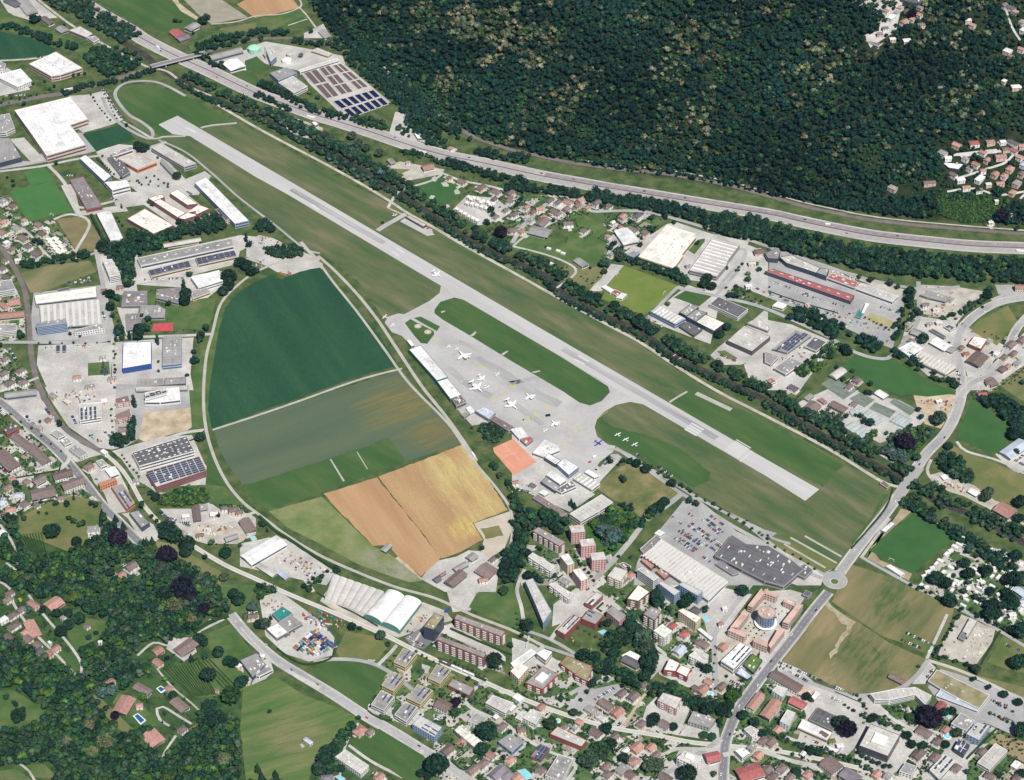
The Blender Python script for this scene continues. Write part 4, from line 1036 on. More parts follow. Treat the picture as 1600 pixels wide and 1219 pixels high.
area('meadow', 'F', '325,690 340,735 372,790 395,800 360,812 330,790 320,770 322,745', GREEN, 1)
area('football_pitch', '00', '150,1075 270,1040 345,1125 190,1160', PITCHB, 1, True)
area('football_pitch', 'F', '15,299 84,283 113,329 44,347', PITCHB, 1, True)
area('dry_field', '01', '350,150 540,130 640,285 600,350 480,355', mat('brown_field', [(0.14, 0.125, 0.06), (0.20, 0.17, 0.085)], .05, 1, fine=.1), 1, True)
area('dry_field', '01', '130,490 300,440 560,410 600,480 380,560 260,610 190,610', DRYG, 1, True)
area('crop_field', '00', '515,840 760,780 850,870 600,945', CROP, 1, True)
area('crop_field', '00', '0,195 200,240 360,310 300,345 0,375 -80,380 -80,190', CROP, 1, True)
area('grass_field', '00', '-60,60 60,80 200,170 420,230 520,290 560,330 420,320 230,230 0,190 -60,180', LAWN, 1)
area('grass_field', '00', '590,-20 640,20 760,100 950,180 1060,210 1200,170 1240,120 1130,50 1040,0 1030,-60 590,-60', GREEN, 1)
area('stubble_field', '00', '1030,-60 1090,-60 1120,20 1240,110 1225,125 1130,70', DIRT, 2)
area('ploughed_field', '00', '1110,-40 1330,-40 1550,110 1320,150 1240,90', mat('ploughed', [(0.24, 0.22, 0.17), (0.32, 0.29, 0.23)], .05, 1, fine=.1), 1)
area('stubble_field', 'F', '370,7 400,-10 450,-10 468,12 430,22 398,28', STUB, 1, True)
area('grass_field', '10', '0,115 100,100 200,75 270,65 350,135 200,190 0,200', LAWN, 1)
area('grass_patch', '10', '175,150 290,105 345,140 230,180', GREEN, 2)
area('stubble_field', '00', '1370,180 1600,140 1600,190 1390,215', DRYG, 1)
area('grass_field', '00', '1200,330 1180,290 1370,190 1480,200 1250,280', LAWN, 1)
area('grass_field', '20', '-390,510 -340,470 -300,460 -300,540', LAWN, 1)
area('lawn', '00', '1530,380 1600,355 1650,400 1640,460 1590,450 1530,420', GREEN, 1); area('lawn', '00', '1450,460 1530,440 1600,470 1640,550 1560,540', GREEN, 1)
area('golf_green', '10', '940,1165 1150,1085 1280,1115 1330,1150 1260,1230 1180,1290 1100,1270 960,1230', PITCHG, 1, True)
for x, y in ((1115,1120),(1185,1155),(1010,1190),(1255,1200)): area('sand_bunker', '10', f'{x-22},{y-8} {x},{y-18} {x+24},{y+2} {x+12},{y+16} {x-12},{y+12}', GRAV, 2, jag=1)
area('sand_bunker', '11', '1080,20 1095,0 1120,5 1105,25', GRAV, 2); area('sand_bunker', '11', '1170,65 1200,58 1215,72 1190,82', GRAV, 2)
area('meadow', '10', '800,1100 850,1060 960,1045 980,1080 900,1130 830,1140', DRYG, 1); area('lawn', '10', '800,1110 840,1085 915,1085 925,1100 850,1130', GREEN, 2)
area('village_meadow', '21', '0,330 120,245 340,300 380,180 350,110 380,95 560,170 610,240 580,330 620,380 560,500 470,590 300,520 330,440 260,380 0,345', LAWN, 1)
area('worn_field', '21', '300,520 330,440 420,460 600,440 560,520 490,580', DRYG, 2)
area('grass_field', '21', '505,118 690,112 660,170 590,190', GREEN, 1)
area('rugby_pitch', '21', '700,440 1050,570 870,720 820,755 700,700 560,650 600,560', PITCHY, 1, True)
area('meadow', '21', '1010,640 1100,588 1250,630 1170,695', GREEN, 1, True)
area('lawn', '21', '1100,345 1160,280 1205,270 1205,290 1140,370', LAWN, 2); area('lawn', '21', '1400,660 1440,640 1600,700 1600,730', GREEN, 1)
area('grass_island', '21', '1280,975 1330,970 1410,1020 1390,1035 1330,1020', MEADOW, 4)
area('dark_meadow', '31', '540,1000 760,1020 870,1080 1010,1160 1130,1215 1170,1240 1000,1260 800,1240 640,1200 470,1075', PITCHG, 1, True)
area('weedy_plot', '31', '1500,690 1560,790 1430,940 1290,860 1260,830 1330,780', MEADOW, 1)
area('meadow', '31', '1600,1040 1560,1060 1470,1130 1440,1170 1490,1219 1600,1290 1680,1200', DRYG, 1)
area('dry_plot', '31', '640,735 780,785 770,840 610,775', mat('straw_plot', [(0.28, 0.25, 0.12), (0.36, 0.32, 0.18)], .05, 1), 2)
area('grass_verge', '31', '0,690 130,740 110,780 0,740', LAWN, 1)
area('grass_verge', '31', '430,890 560,930 540,960 440,930', LAWN, 1)
area('oval_meadow', '32', '1270,50 1330,90 1530,240 1545,290 1430,390 1395,405 1290,350 1180,295', PITCHG, 1, True)
area('dry_meadow', '32', '1160,345 1290,400 1600,530 1680,580 1640,690 1520,710 1420,690 1280,590 1300,540 1200,430 1100,400', MEADOW, 1, True)
area('football_pitch', '32', '630,1000 920,755 1195,905 905,1145', PITCHG, 1, True)
area('worn_ground', '32', '730,870 830,740 900,755 640,985 700,1060 900,1145 880,1190 620,1050', mat('sandy_verge', [(0.22, 0.19, 0.11), (0.36, 0.31, 0.22)], .05, 1, fine=.1), 0.5)
area('green_verge', '32', '715,650 755,650 600,880 530,965 520,950 650,790', GREEN, 3)
area('hay_field', 'F', '1330,882 1380,898 1430,920 1491,950 1485,975 1460,1018 1440,1014 1380,995 1350,975 1300,940 1318,900', HAY, 1, True)
area('hay_field', 'F', '1290,943 1320,960 1345,975 1360,985 1390,1005 1448,1030 1430,1052 1420,1075 1330,1088 1260,1050 1222,1034', HAY, 1, True)
area('path', '33', '350,112 375,112 500,205 545,230 520,280 440,400 380,460 375,440 450,330 490,260', mat('worn_track_soil', [(0.22, 0.18, 0.10), (0.32, 0.28, 0.19), (0.40, 0.36, 0.27)], .08, 1, fine=.2), 3, jag=1.3)
area('dry_verge', '33', '1050,490 1280,560 1600,640 1680,700 1600,705 1400,620 1060,520', DRYG, 1)
area('camp_meadow', '33', '1470,320 1600,370 1660,560 1500,530 1370,480', MEADOW, 1)
area('brown_field', '33', '1440,930 1600,980 1660,1130 1590,1110 1380,985', mat('brown_soil_field', [(0.22, 0.175, 0.10), (0.28, 0.22, 0.13)], .05, 1), 1)
area('plot_meadow', 'F', '935,755 960,735 985,722 1010,738 1030,748 1063,772 1015,815 1000,812 985,790 960,782 935,765', mat('rough_meadow', [(0.07, 0.11, 0.035), (0.14, 0.14, 0.055), (0.24, 0.2, 0.11)], .04, 1, fine=.15), 1, True)
area('woodland_floor', 'F', '910,830 935,795 990,800 1010,815 985,850 945,870', mat('undergrowth', [(0.03, 0.08, 0.018), (0.06, 0.13, 0.028)], .1, 1, fine=.3, fine_scale=.3), 1)
area('dry_lot', '32', '0,930 60,890 160,880 500,990 440,1100 350,1140 100,1010', MEADOW, 1, True)
for s in ('60,930 160,905 420,1080 380,1110', '20,930 120,885 300,930 470,1000'): pass
for a in ('100,960 360,1110', '140,920 430,1080', '230,910 460,1040'): strip('lot_lane', line('32', a), 3.2, TRACKM, 2, block=False)
area('meadow', '13', '500,420 560,290 740,320 830,380 760,470 520,450', MEADOW, 1, True)
area('fan_meadow', '13', '355,530 420,490 560,475 740,510 820,550 690,770 600,740 400,640', GREEN, 1, True)
area('grass_field', '13', '790,470 870,395 920,385 840,510 810,500', LAWN, 1)
area('lower_meadow', '13', '580,970 770,900 1050,1070 1030,1219 960,1240 800,1130 620,1020', GREEN, 1, True)
area('hill_meadow', '13', '-80,640 130,580 300,690 440,740 640,830 540,920 480,1010 380,1060 330,1219 -60,1240 -100,900', mat('hill_meadow', [(0.05, 0.105, 0.032), (0.075, 0.13, 0.04), (0.11, 0.15, 0.05), (0.17, 0.175, 0.08)], .03, 1, stretch=(.35, 2.6), rot=.45, detail=10, fine=.15, contrast=.22, patches=[(455, 1150, 45, (.19, .175, .085))]), 1, True)
area('grass_field', '03', '1290,310 1440,245 1580,420 1480,450 1380,460 1290,390', LAWN, 1, True)
area('vineyard_ground', '03', '1020,540 1250,470 1480,440 1600,560 1560,650 1250,710 1180,690', LAWN, 1, True)
area('clearing', '03', '-60,660 80,660 200,730 300,800 240,860 120,900 60,920 -60,890', LAWN, 1, True)
area('clearing', '03', '-60,1170 100,1150 200,1219 380,1260 -60,1260', LAWN, 1, True); area('clearing', '03', '200,1130 280,1120 370,1219 180,1200', LAWN, 1, True)
area('clearing', '03', '410,290 470,200 690,230 640,330 520,380 470,420', LAWN, 1, True); area('clearing', '03', '700,740 900,880 1010,890 1020,830 920,790 860,700 740,680', LAWN, 1, True)
area('clearing', '03', '215,330 330,370 500,480 500,540 470,545 330,450', GREEN, 1, True)
area('dry_slope', '03', '550,680 620,700 830,900 800,940 740,900 640,800', DRYG, 2, True)
area('steep_meadow', '02', '120,790 330,690 460,660 640,700 600,860 540,960 430,1010 250,940 110,900', MEADOW, 1, True)
area('dry_strip', '02', '960,940 1080,960 1390,1140 1380,1219 1250,1130 1150,1060 990,990', DRYG, 1, True)
area('meadow', '02', '1000,640 1100,600 1270,590 1400,600 1560,750 1480,720 1310,710 1300,640', LAWN, 1)
area('lawn', '03', '840,600 990,580 1040,640 1010,680 920,660', GREEN, 2, True); area('lawn', '03', '1350,0 1420,0 1600,0 1560,120 1480,180 1420,130', LAWN, 1)
area('meadow', '13', '1330,140 1380,50 1560,60 1600,150 1600,250 1450,200', LAWN, 1)
area('lawn', 'F', '775,915 800,910 812,945 815,985 800,985 772,965', LAWN, 1)
area('lawn', '01', '1040,690 1350,640 1330,760 1290,840 1090,840 1030,780', LAWN, 1, True)
area('lawn', '01', '920,610 975,605 990,690 920,690', LAWN, 1); area('lawn', '01', '550,1050 680,1040 690,1120 550,1130', LAWN, 2)
area('red_court', '01', '960,805 1080,798 1080,850 950,850', REDC, 2, True)
area('field_car_park', '33', '820,330 870,290 1060,380 1020,450 860,370', LAWN, 2)

# ------------------------------------------------------------------ paved ground
PA = '''
00|90,450 190,560 0,600 -50,520 0,400|PAVE
00|0,0 220,0 360,110 200,130 60,90|PAVE
00|430,600 560,590 640,570 770,750 700,780 520,830 480,800 560,760|PAVE
00|410,830 520,830 600,945 540,960 300,1010 130,1040 0,1060 0,1000 200,1010|ASPH
00|60,870 150,860 280,1000 200,1020|PAVE
00|600,950 720,900 960,920 1120,1080 1160,1120 1280,1070 1320,1100 1240,1219 880,1219 800,1150 700,1100|PAVE
00|1300,380 1540,310 1600,330 1600,380 1530,390 1540,440 1430,440|PAVE
01|700,-20 920,-20 1100,-60 1300,100 1340,170 1240,200 1100,200 900,60 760,80 720,60|PAVE
01|380,-60 460,-70 500,100 780,60 800,100 600,120 480,130|PAVE
01|590,370 860,360 860,400 840,480 860,600 700,620 640,560|PAVE
01|820,400 1500,250 1600,260 1600,300 1500,350 1480,430 1200,500 850,560|PAVE
01|860,560 1200,500 1420,470 1450,520 1300,640 1190,660 1180,580|PAVE
01|210,610 650,560 720,900 700,910 230,910 180,900|ASPH
01|240,940 690,920 700,1000 690,1180 700,1219 300,1219 230,1060|PAVE
01|720,920 980,900 1210,890 1190,1120 1210,1219 720,1219|PAVE
01|730,700 800,710 870,700 840,850 790,880 750,760|PAVE
02|280,-20 700,-40 700,370 620,360 430,230 330,80|PAVE
02|700,-40 1180,-30 1190,110 900,140 870,300 790,350 700,370|ASPH
02|900,140 1195,105 1200,230 1170,250 900,320 860,300|DIRT
02|700,380 1010,290 1200,280 1280,460 1360,560 1340,580 990,650 940,610 850,560 760,430|PAVE
02|0,60 240,0 260,60 400,220 500,330 640,400 560,420 480,450 300,300 100,150 0,140|PAVE
02|540,470 640,440 740,500 800,620 830,740 790,760 700,770 650,640 590,580|PAVE
02|760,770 840,760 960,840 1000,920 960,960 880,940 800,800|PAVE
02|1000,740 1200,740 1310,700 1400,760 1560,770 1600,800 1120,860 1080,820|PAVE
02|1120,860 1450,810 1600,800 1600,900 1480,960 1290,960 1220,940|GRAV
12|-100,960 80,920 200,930 350,1040 500,1140 440,1219 -100,1100|PAVE
12|1030,1180 1110,1070 1250,1040 1330,1000 1440,1010 1520,1060 1510,1180 1500,1260 1180,1260|PAVE
12|850,1060 900,1030 1040,1180 1010,1190|DIRT
12|1260,120 1340,100 1400,110 1560,180 1480,200 1350,220|PAVE
22|0,250 100,230 330,350 470,440 550,480 640,380 690,420 560,560 500,640 520,650 360,760 120,650 20,600 0,520|PAVE
22|820,1000 1080,680 1140,660 1380,860 1400,880 1600,970 1600,1219 760,1219 780,1080|ASPH
22|0,500 30,600 20,640 0,660|PAVE
32|-40,940 100,990 350,1160 330,1219 260,1219 180,1219 -100,1100|PAVE
13|20,80 150,40 420,240 490,330 480,440 330,480 180,430 60,320|PAVE
13|400,100 480,-20 800,60 1050,110 1180,160 1230,220 1000,290 890,330 640,260|GRAV
13|930,330 1030,270 1120,340 1050,400 980,390|ASPHD
13|0,470 80,430 110,540 60,590 -60,640 -60,490|PAVE
13|1160,260 1220,240 1500,400 1560,450 1560,480 1480,440 1160,300|PAVE
13|1180,0 1400,20 1340,160 1230,170|PAVE
23|0,330 130,370 280,470 300,520 250,540 160,500 0,560|PAVE
23|340,780 420,670 660,620 700,650 540,740 460,800|ASPH
23|260,120 400,20 560,60 620,120 520,260 430,200 250,260|PAVE
23|900,0 1250,0 1500,60 1300,330 1250,420 1200,220|PAVE
23|880,420 960,440 1100,560 1250,540 1260,640 1100,640 920,560|PAVE
23|1290,300 1600,20 1600,340 1500,480 1400,600 1300,640 1270,480|GRAV
23|840,760 920,680 1070,720 1110,780 1040,940 800,890|PAVE
23|1040,940 1200,780 1290,880 1300,990 1180,960|PAVE
23|1050,1020 1310,1010 1350,1219 960,1219|PAVE
33|60,480 140,470 300,620 540,690 620,700 760,800 720,820 600,790 560,1000 480,1080 340,1010 180,980 240,820 180,640 60,600|PAVE
33|900,620 1010,480 1050,520 980,620|PAVE
33|1080,520 1600,700 1600,940 1560,950 1380,870 1250,850 1060,720 1000,640|ASPH
33|1100,340 1200,180 1420,280 1400,360 1300,500 1060,450|GRAV
33|0,40 140,30 240,60 160,200 80,480 0,560 -60,500|PAVE
33|560,800 830,900 900,880 980,960 820,1160 700,1219 540,1100|PAVE
33|1100,960 1300,1000 1380,990 1250,1110 1240,1219 960,1219 1100,1040|PAVE
21|610,260 720,200 780,270 720,340 640,330 600,370|PAVE
21|700,360 970,180 1030,170 1240,240 1480,290 1440,400 1300,560 1180,540 1020,520 1000,450 820,400|PAVE
21|850,760 1100,560 1200,600 1350,520 1450,300 1600,360 1600,640 1400,560 1300,660 1240,930 1100,880 870,790|PAVE
21|1240,1000 1290,950 1450,830 1600,700 1600,1000 1430,1060 1300,1060|PAVE
21|1450,1060 1600,940 1600,1219 1480,1150|PAVE
21|480,600 590,470 620,430 700,440 560,600|PAVE
31|0,500 20,330 400,460 560,540 840,620 850,700 830,760 800,870 780,960 700,930 420,800 0,640|ASPH
31|380,450 540,490 740,560 860,590 820,640|GRAV
31|940,560 1160,570 1340,600 1340,660 1160,780 960,740|GRAV
31|880,850 960,760 1170,790 1180,870 1190,1180 1000,1130 820,970|PAVE
31|0,780 150,810 440,930 300,1080 200,1219 0,1219|PAVE
31|1190,800 1300,850 1480,940 1350,1120 1250,1140 1200,980|PAVE
31|1420,560 1600,560 1660,600 1600,640 1440,620|ASPH
31|1560,900 1660,800 1700,1000 1560,1090 1380,1219 1260,1219 1300,1160|PAVE
32|180,80 400,-20 820,60 1000,160 950,220 850,280 700,330 480,220 300,180|PAVE
32|1010,530 1080,510 1300,600 1450,700 1560,800 1480,830 1380,740 1200,650 1030,590|GRAV
32|900,0 1180,30 1140,150 1080,240 980,210 930,100|DIRT
32|1420,400 1510,350 1620,360 1660,480 1560,520 1500,480|PAVE
11|-60,290 20,250 110,270 250,340 330,370 420,430 410,470 240,500 130,480 60,440 -60,400|PAVE
11|1230,90 1320,0 1500,20 1600,100 1520,160 1390,190|PAVE
10|-60,300 60,260 300,300 540,350 560,400 300,450 160,420 60,400|PAVE
10|260,430 530,380 840,640 600,740 560,740 330,520|PAVE
10|60,660 200,720 420,800 400,880 250,850 60,700|GRAV
10|870,700 940,690 1090,860 1100,900 900,860 830,840|PAVE
10|780,1050 900,1010 1180,1060 1160,1090 1000,1120 880,1150 800,1130 970,1060|GRAV
10|300,210 420,150 470,240 300,240|PAVE
30|560,-20 850,-20 800,200 640,300 600,220 720,190|PAVE
30|1170,960 1450,930 1450,950 1210,985|PAVE
03|1060,330 1200,330 1230,420 1150,480 1040,400|PAVE
F|1140,800 1220,835 1300,890 1285,900 1200,850|ASPH
'''
PMAT = {'PAVE': PAVE, 'ASPH': ASPH, 'DIRT': DIRT, 'GRAV': GRAV, 'ASPHD': ASPHD}
for i, ln in enumerate(PA.strip().splitlines()):
    t, s, m = ln.split('|'); area({'PAVE': 'pavement', 'ASPH': 'car_park', 'DIRT': 'bare_ground', 'GRAV': 'gravel_yard', 'ASPHD': 'car_park'}[m], t, s, PMAT[m], 0.3 + (i % 9) * .07, 2)
area('clay_court', 'F', '770,700 802,686 838,722 803,743 772,707', CLAY, 5, True)
for q in ('775,706 812,739', '787,714 820,703', '786,693 822,731'): dashes(line('F', q), .35, WPAINT, 6, 20, 4, name='court_line')

# ------------------------------------------------------------------ river, railways, roads
strip('river', line('F', '160,40 190,65 225,85 250,107 282,125 330,152 400,180 450,205 500,230 550,255 600,287 640,313 680,340 722,368 770,395 850,430 882,460 930,487 985,512 1025,535 1062,562 1112,585 1160,608 1200,628 1237,652 1305,692 1350,717 1412,750 1440,764 1460,782 1512,802 1550,820 1620,860'), 13, WATER, .5)
strip('riverbank_path', line('F', '60,0 110,38 160,68 205,92 232,105 262,112 290,133 330,150'), 5, GRAV, 2)
strip('riverbank_path', line('32', '460,265 560,330 700,400 820,470 900,500'), 3.5, GRAV, 2)
MWP = '90,-20 120,-2 155,20 200,45 225,62 260,80 287,93 325,110 362,128 400,146 432,158 465,170 500,182 530,191 575,205 607,216 637,226 662,234 700,244 750,254 800,265 850,276 900,285 950,294 1000,302 1090,317 1200,335 1250,346 1317,360 1375,370 1467,380 1525,385 1600,388 1640,390'
def motorway():
    c = line('F', MWP)
    strip('motorway', c, 27, mat('motorway_concrete', [(0.29, 0.275, 0.27), (0.36, 0.34, 0.33)], .02, 1, fine=.05), 5)
    strip('motorway_shoulder', c, 33, PAVE, 3)
    strip('motorway_resurfacing', line('F', MWP[MWP.index('850,276'):]), 11, mat('old_asphalt', [(0.20, 0.175, 0.185), (0.27, 0.24, 0.245)], .03, 1, stretch=(.4, 2), rot=-.3), 5.5, block=False, off=7.2)
    strip('motorway_median', c, 1.6, mat('median', (0.13, 0.10, 0.09)), 6, block=False)
    for o in (-12.6, 12.6, -1.4, 1.4): strip('road_marking', c, .35, WPAINT, 6, block=False, off=o)
    for o in (-9, -5.2, 5.2, 9): dashes(c, .35, WPAINT, 6, 6, 9, o)
    for o in (-.45, .45): 
        d = offs(c, o); mb = MB()
        for a, b in zip(d[:-1], d[1:]):
            m = (a + b) / 2; mb.box((m.x, m.y, .6), ((b - a).length, .12, .9), math.atan2(b.y - a.y, b.x - a.x))
        g = mb.build('guard_rail', mat('rusty_rail', (0.17, 0.12, 0.09))); g['category'] = 'guard rail'; g['label'] = 'long rusty guard rail on the ' + ('southern' if o < 0 else 'northern') + ' side of the motorway median'
    return c
MW = motorway()
def railway(name, t, s, w=7, m=BALL, tracks=(0,), lay=4):
    c = line(t, s); strip(name, c, w, m, lay)
    steel = mat('rail_steel', (0.16, 0.13, 0.12), 1, .5)
    for k in tracks:
        for o in (-.75, .75): strip('rail', c, .3, steel, lay + 1, block=False, off=k + o)
    return c
railway('railway', 'F', '-20,168 20,160 60,152 100,146 140,136 180,124 220,112 245,104', 12, BALL, (-2.5, 2.5), 6)
railway('railway', 'F', '318,83 360,70 400,62 437,60 475,61 512,71 540,80 570,94 610,118 647,142 665,160 682,177 700,190 725,206 750,219 775,227 800,235 850,246 900,256 975,266 1025,270 1087,280 1142,291 1200,307 1250,321 1300,332 1350,342 1410,350 1475,356 1550,362 1620,367', 8, BALL, (-1.8, 1.8), 6)
strip('track', line('F', '905,256 975,266 1025,270 1087,280 1142,291 1200,307 1250,321 1300,332 1350,342 1410,350 1475,356 1550,362 1620,367'), 3, GRAV, 4, off=9.5)
railway('railway', 'F', '-20,370 0,385 22,418 38,452 44,490 47,530 50,560 58,595 75,632 100,668 130,690 160,706', 8, BALL, (0,))
railway('tramway', 'F', '160,706 185,728 205,755 225,790 252,820', 6, PALEB, (0,))
railway('tramway', 'F', '300,852 350,882 400,905 450,928 520,957 600,992 640,1012 690,1036 740,1058 800,1085 850,1105 900,1122 960,1138 1020,1148 1080,1160 1130,1165 1200,1172 1260,1182 1340,1200 1420,1222', 7, PALEB, (0,))
RO = '''
F|-20,622 0,628 40,662 85,700 125,745 160,790 188,818 220,850|11|ASPHD|1
F|360,960 390,995 430,1030 470,1055 520,1085 570,1118 620,1147 660,1172 700,1195 740,1225|11|ASPH|1
F|1128,1240 1132,1170 1140,1140 1152,1112 1170,1085 1200,1045 1240,995 1270,955 1295,925|11|ASPHD|1
F|1312,895 1345,850 1385,800 1420,752 1445,712 1475,680 1492,650 1502,615 1500,580 1495,545 1500,520 1515,500 1540,482 1570,470 1620,462|12|ASPH|1
F|1500,620 1520,598 1550,585 1570,555 1585,520 1600,500 1630,470|9|ASPH|1
F|1600,452 1570,462 1550,470|9|ASPH|0
F|1290,905 1270,898 1240,880 1205,855 1150,825 1110,800 1060,768 1020,740 985,715 962,700|6|ASPH|0
F|948,702 960,702 985,712 1020,735 1080,772 1140,805 1200,838 1235,850|5|ASPH|0
F|1000,815 1035,795 1065,772|8|ASPH|0
F|1002,822 985,845 955,880 930,905|8|ASPH|0
F|495,405 480,390 470,378|6|TRACKM|0
F|500,412 520,440 560,490 600,545 640,600 700,662 740,720 775,762 798,798 800,840 790,865 765,890|4|TRACKM|0
F|497,400 525,425 560,462 590,500 620,545 660,605 700,655 745,720|5|TRACKM|0
F|628,576 560,594 470,626 400,650 332,672|4|TRACKM|0
F|440,408 400,425 370,447 345,475 332,520 322,560 318,620 322,670 335,715 355,755 380,785 410,808 450,838 500,868 560,895 620,918 680,935 740,962 800,985 850,1010|4.5|TRACKM|0
F|500,405 470,405 440,410|9|TRACKM|0
F|322,672 290,676 250,688 185,705|6|PAVE|0
F|0,535 60,535 130,535 175,528 172,500 160,440 150,390|7|ASPH|0
F|176,530 178,580 177,640 175,700|6|PAVE|0
F|175,528 240,526 300,524 330,522|6|PAVE|0
F|0,612 30,602 60,590|5|PAVE|0
F|0,735 30,748 65,742 100,728 110,712|6|PAVE|0
F|30,748 40,765 50,785|4|PAVE|0
F|150,395 115,402 140,350 112,335 84,343|5|PAVE|0
F|20,350 45,365 70,395 88,408|4|PAVE|0
F|0,268 50,262 75,258 130,247 210,236 260,222|6|PAVE|0
F|75,258 100,285 118,322 155,320 210,305|6|PAVE|0
F|160,152 170,175 190,195 215,210 235,217 238,205 220,190 200,178 180,150 190,133 215,127 250,130 290,150|6|ASPH|0
F|0,95 50,92 90,85|5|PAVE|0
F|330,38 370,34 400,25 440,22 470,10 465,-5|3.5|GRAV|0
F|468,12 480,25 495,45 510,60|3.5|GRAV|0
F|660,262 690,270 675,282 640,293 622,300 606,325|5|PAVE|0
F|606,325 640,340 690,362 740,390 800,425|3|GRAV|0
F|690,270 720,282 760,290 800,300|5|PAVE|0
F|800,385 835,393 880,408 900,425 870,450|4|PAVE|0
F|800,380 820,350 850,322 880,300 905,318 925,330 950,330 1000,330 1040,338 1100,355 1160,372 1220,392 1280,412 1350,435 1440,452 1500,448|7|ASPH|0
F|1104,352 1145,385 1165,395 1130,440 1120,450 1070,452 1060,448 1000,510|6|ASPH|0
F|1165,395 1155,420 1120,460|6|ASPH|0
F|1060,450 1130,465 1190,480 1260,510 1310,535 1335,550 1370,560 1395,555 1430,510 1436,480 1435,440|7|ASPH|0
F|905,318 890,325 850,300 830,290|5|PAVE|0
F|870,345 820,370 802,385|4|PAVE|0
F|1495,690 1510,705 1560,720 1600,740|4.5|PAVE|0
F|1455,718 1450,740 1480,765 1560,790 1600,820|4.5|GRAV|0
F|1345,870 1380,890 1420,912 1460,932 1500,952 1560,985 1610,1015|5|ASPH|0
F|1560,860 1500,850 1480,870 1460,900 1450,920|4|GRAV|0
F|1500,865 1540,880 1600,900|4|GRAV|0
F|1390,810 1345,872|4|GRAV|0
F|1448,1030 1480,960|4|PAVE|0
F|1222,1050 1260,1065 1320,1085 1360,1086 1405,1076 1430,1058 1450,1032|6|ASPH|0
F|1450,1032 1500,1048 1560,1075 1610,1100|5|PAVE|0
F|1360,1086 1390,1120 1430,1140 1470,1145|5|PAVE|0
F|1200,1140 1250,1160 1310,1180 1380,1200 1400,1219|4.5|PAVE|0
F|1280,1130 1320,1170 1340,1140 1360,1110|5|PAVE|0
F|1130,1180 1180,1172 1240,1190 1320,1206 1380,1225|7|PAVE|0
F|1128,1155 1080,1185 1030,1215|7|ASPH|0
F|990,1165 1030,1180 1060,1170 1120,1172|5|PAVE|0
F|975,1135 1000,1095 1015,1078|3.5|DIRT|0
F|1015,1060 1040,1030 1030,1015 1000,1000|5|PAVE|0
F|1115,1095 1118,1060 1116,1010 1120,985 1160,930 1180,905|7|ASPH|0
F|850,1010 880,1020 905,1028 880,1010 850,995 820,985|5|ASPH|0
F|860,1000 880,975 920,945 905,915 890,905|6|PAVE|0
F|900,900 960,945 985,965 1010,985|6|PAVE|0
F|920,925 950,905 975,890|6|PAVE|0
F|820,985 815,950 808,920 820,890|5|PAVE|0
F|490,1035 520,1030 560,1032 590,1040 620,1058 645,1078|6|ASPH|0
F|590,1040 610,1020 620,1008|5|PAVE|0
F|360,960 400,1005 450,1048 500,1075|6|PAVE|0
F|530,1220 540,1165 560,1130|3|PAVE|0
F|545,1165 580,1190 630,1215|4|PAVE|0
F|660,1172 650,1210|5|PAVE|0
F|760,1060 730,1100 800,1140 770,1180 740,1200|5|PAVE|0
F|800,1140 830,1160 860,1175 900,1195 880,1225|4.5|PAVE|0
F|0,820 20,850 28,890 10,880|3.5|PAVE|0
F|0,910 15,920 22,945 50,985 90,1025 120,1055 128,1040 110,1010 80,975 55,945 45,930|3.5|PAVE|0
F|330,968 310,990 300,1005 265,1010 240,1005 215,1025|3.5|PAVE|0
F|245,1045 270,1075 300,1100 320,1120|2.5|GRAV|0
F|305,1135 280,1120 255,1105 245,1108 250,1125 265,1135|3.5|PAVE|0
F|275,1150 258,1175 252,1190|3|PAVE|0
F|28,1192 45,1205 55,1222|3|GRAV|0
F|350,968 315,985|4|PAVE|0
F|1490,243 1530,240 1560,238 1590,232|4|PAVE|0
F|1500,278 1540,265 1570,255 1585,240|4|PAVE|0
F|1480,300 1520,295 1560,305 1600,300|3.5|PAVE|0
F|1405,0 1405,20 1395,40 1375,50 1380,25 1370,8|3.5|PAVE|0
F|1570,10 1580,40 1595,65|3.5|PAVE|0
F|1605,300 1580,325 1560,345|3.5|PAVE|0
F|560,80 590,95 640,150|3|GRAV|0
F|450,40 480,30|3|GRAV|0
F|280,808 340,818 400,800|5|PAVE|0
F|380,850 430,880 470,900 490,925|5|PAVE|0
F|645,1010 660,985 690,960|3|GRAV|0
F|800,1045 850,1010|6|PAVE|0
F|890,1085 920,1070 960,1060|6|ASPH|0
'''
RMAT = {'PAVE': PAVE, 'ASPH': ASPH, 'ASPHD': ASPHD, 'TRACKM': TRACKM, 'GRAV': GRAV, 'DIRT': DIRT}
for i, ln in enumerate(RO.strip().splitlines()):
    t, s, w_, m, mk = ln.split('|'); c = line(t, s); strip('track' if m in ('TRACKM', 'DIRT', 'GRAV') else 'road', c, float(w_), RMAT[m], 4 + (i % 7) * .12)
    if mk == '1':
        dashes(c, .3, WPAINT, 6, 4, 6)
        for o in (-.43, .43): strip('road_marking', c, .25, WPAINT, 6, block=False, off=o * float(w_))
        for sg in (-1, 1): strip('pavement', c, 2.2, PAVE, 3.5, block=True, off=sg * (float(w_) / 2 + 1.1), extra=.1)
disc('32', 418, 1188, 17, ASPH, 5.4, 'roundabout'); ring('32', 418, 1188, 16.6, WPAINT, 6, .4, 'road_marking'); disc('32', 416, 1195, 6.5, PAVE, 6, 'roundabout_island'); disc('32', 416, 1195, 5, LAWN, 7, 'roundabout_island')

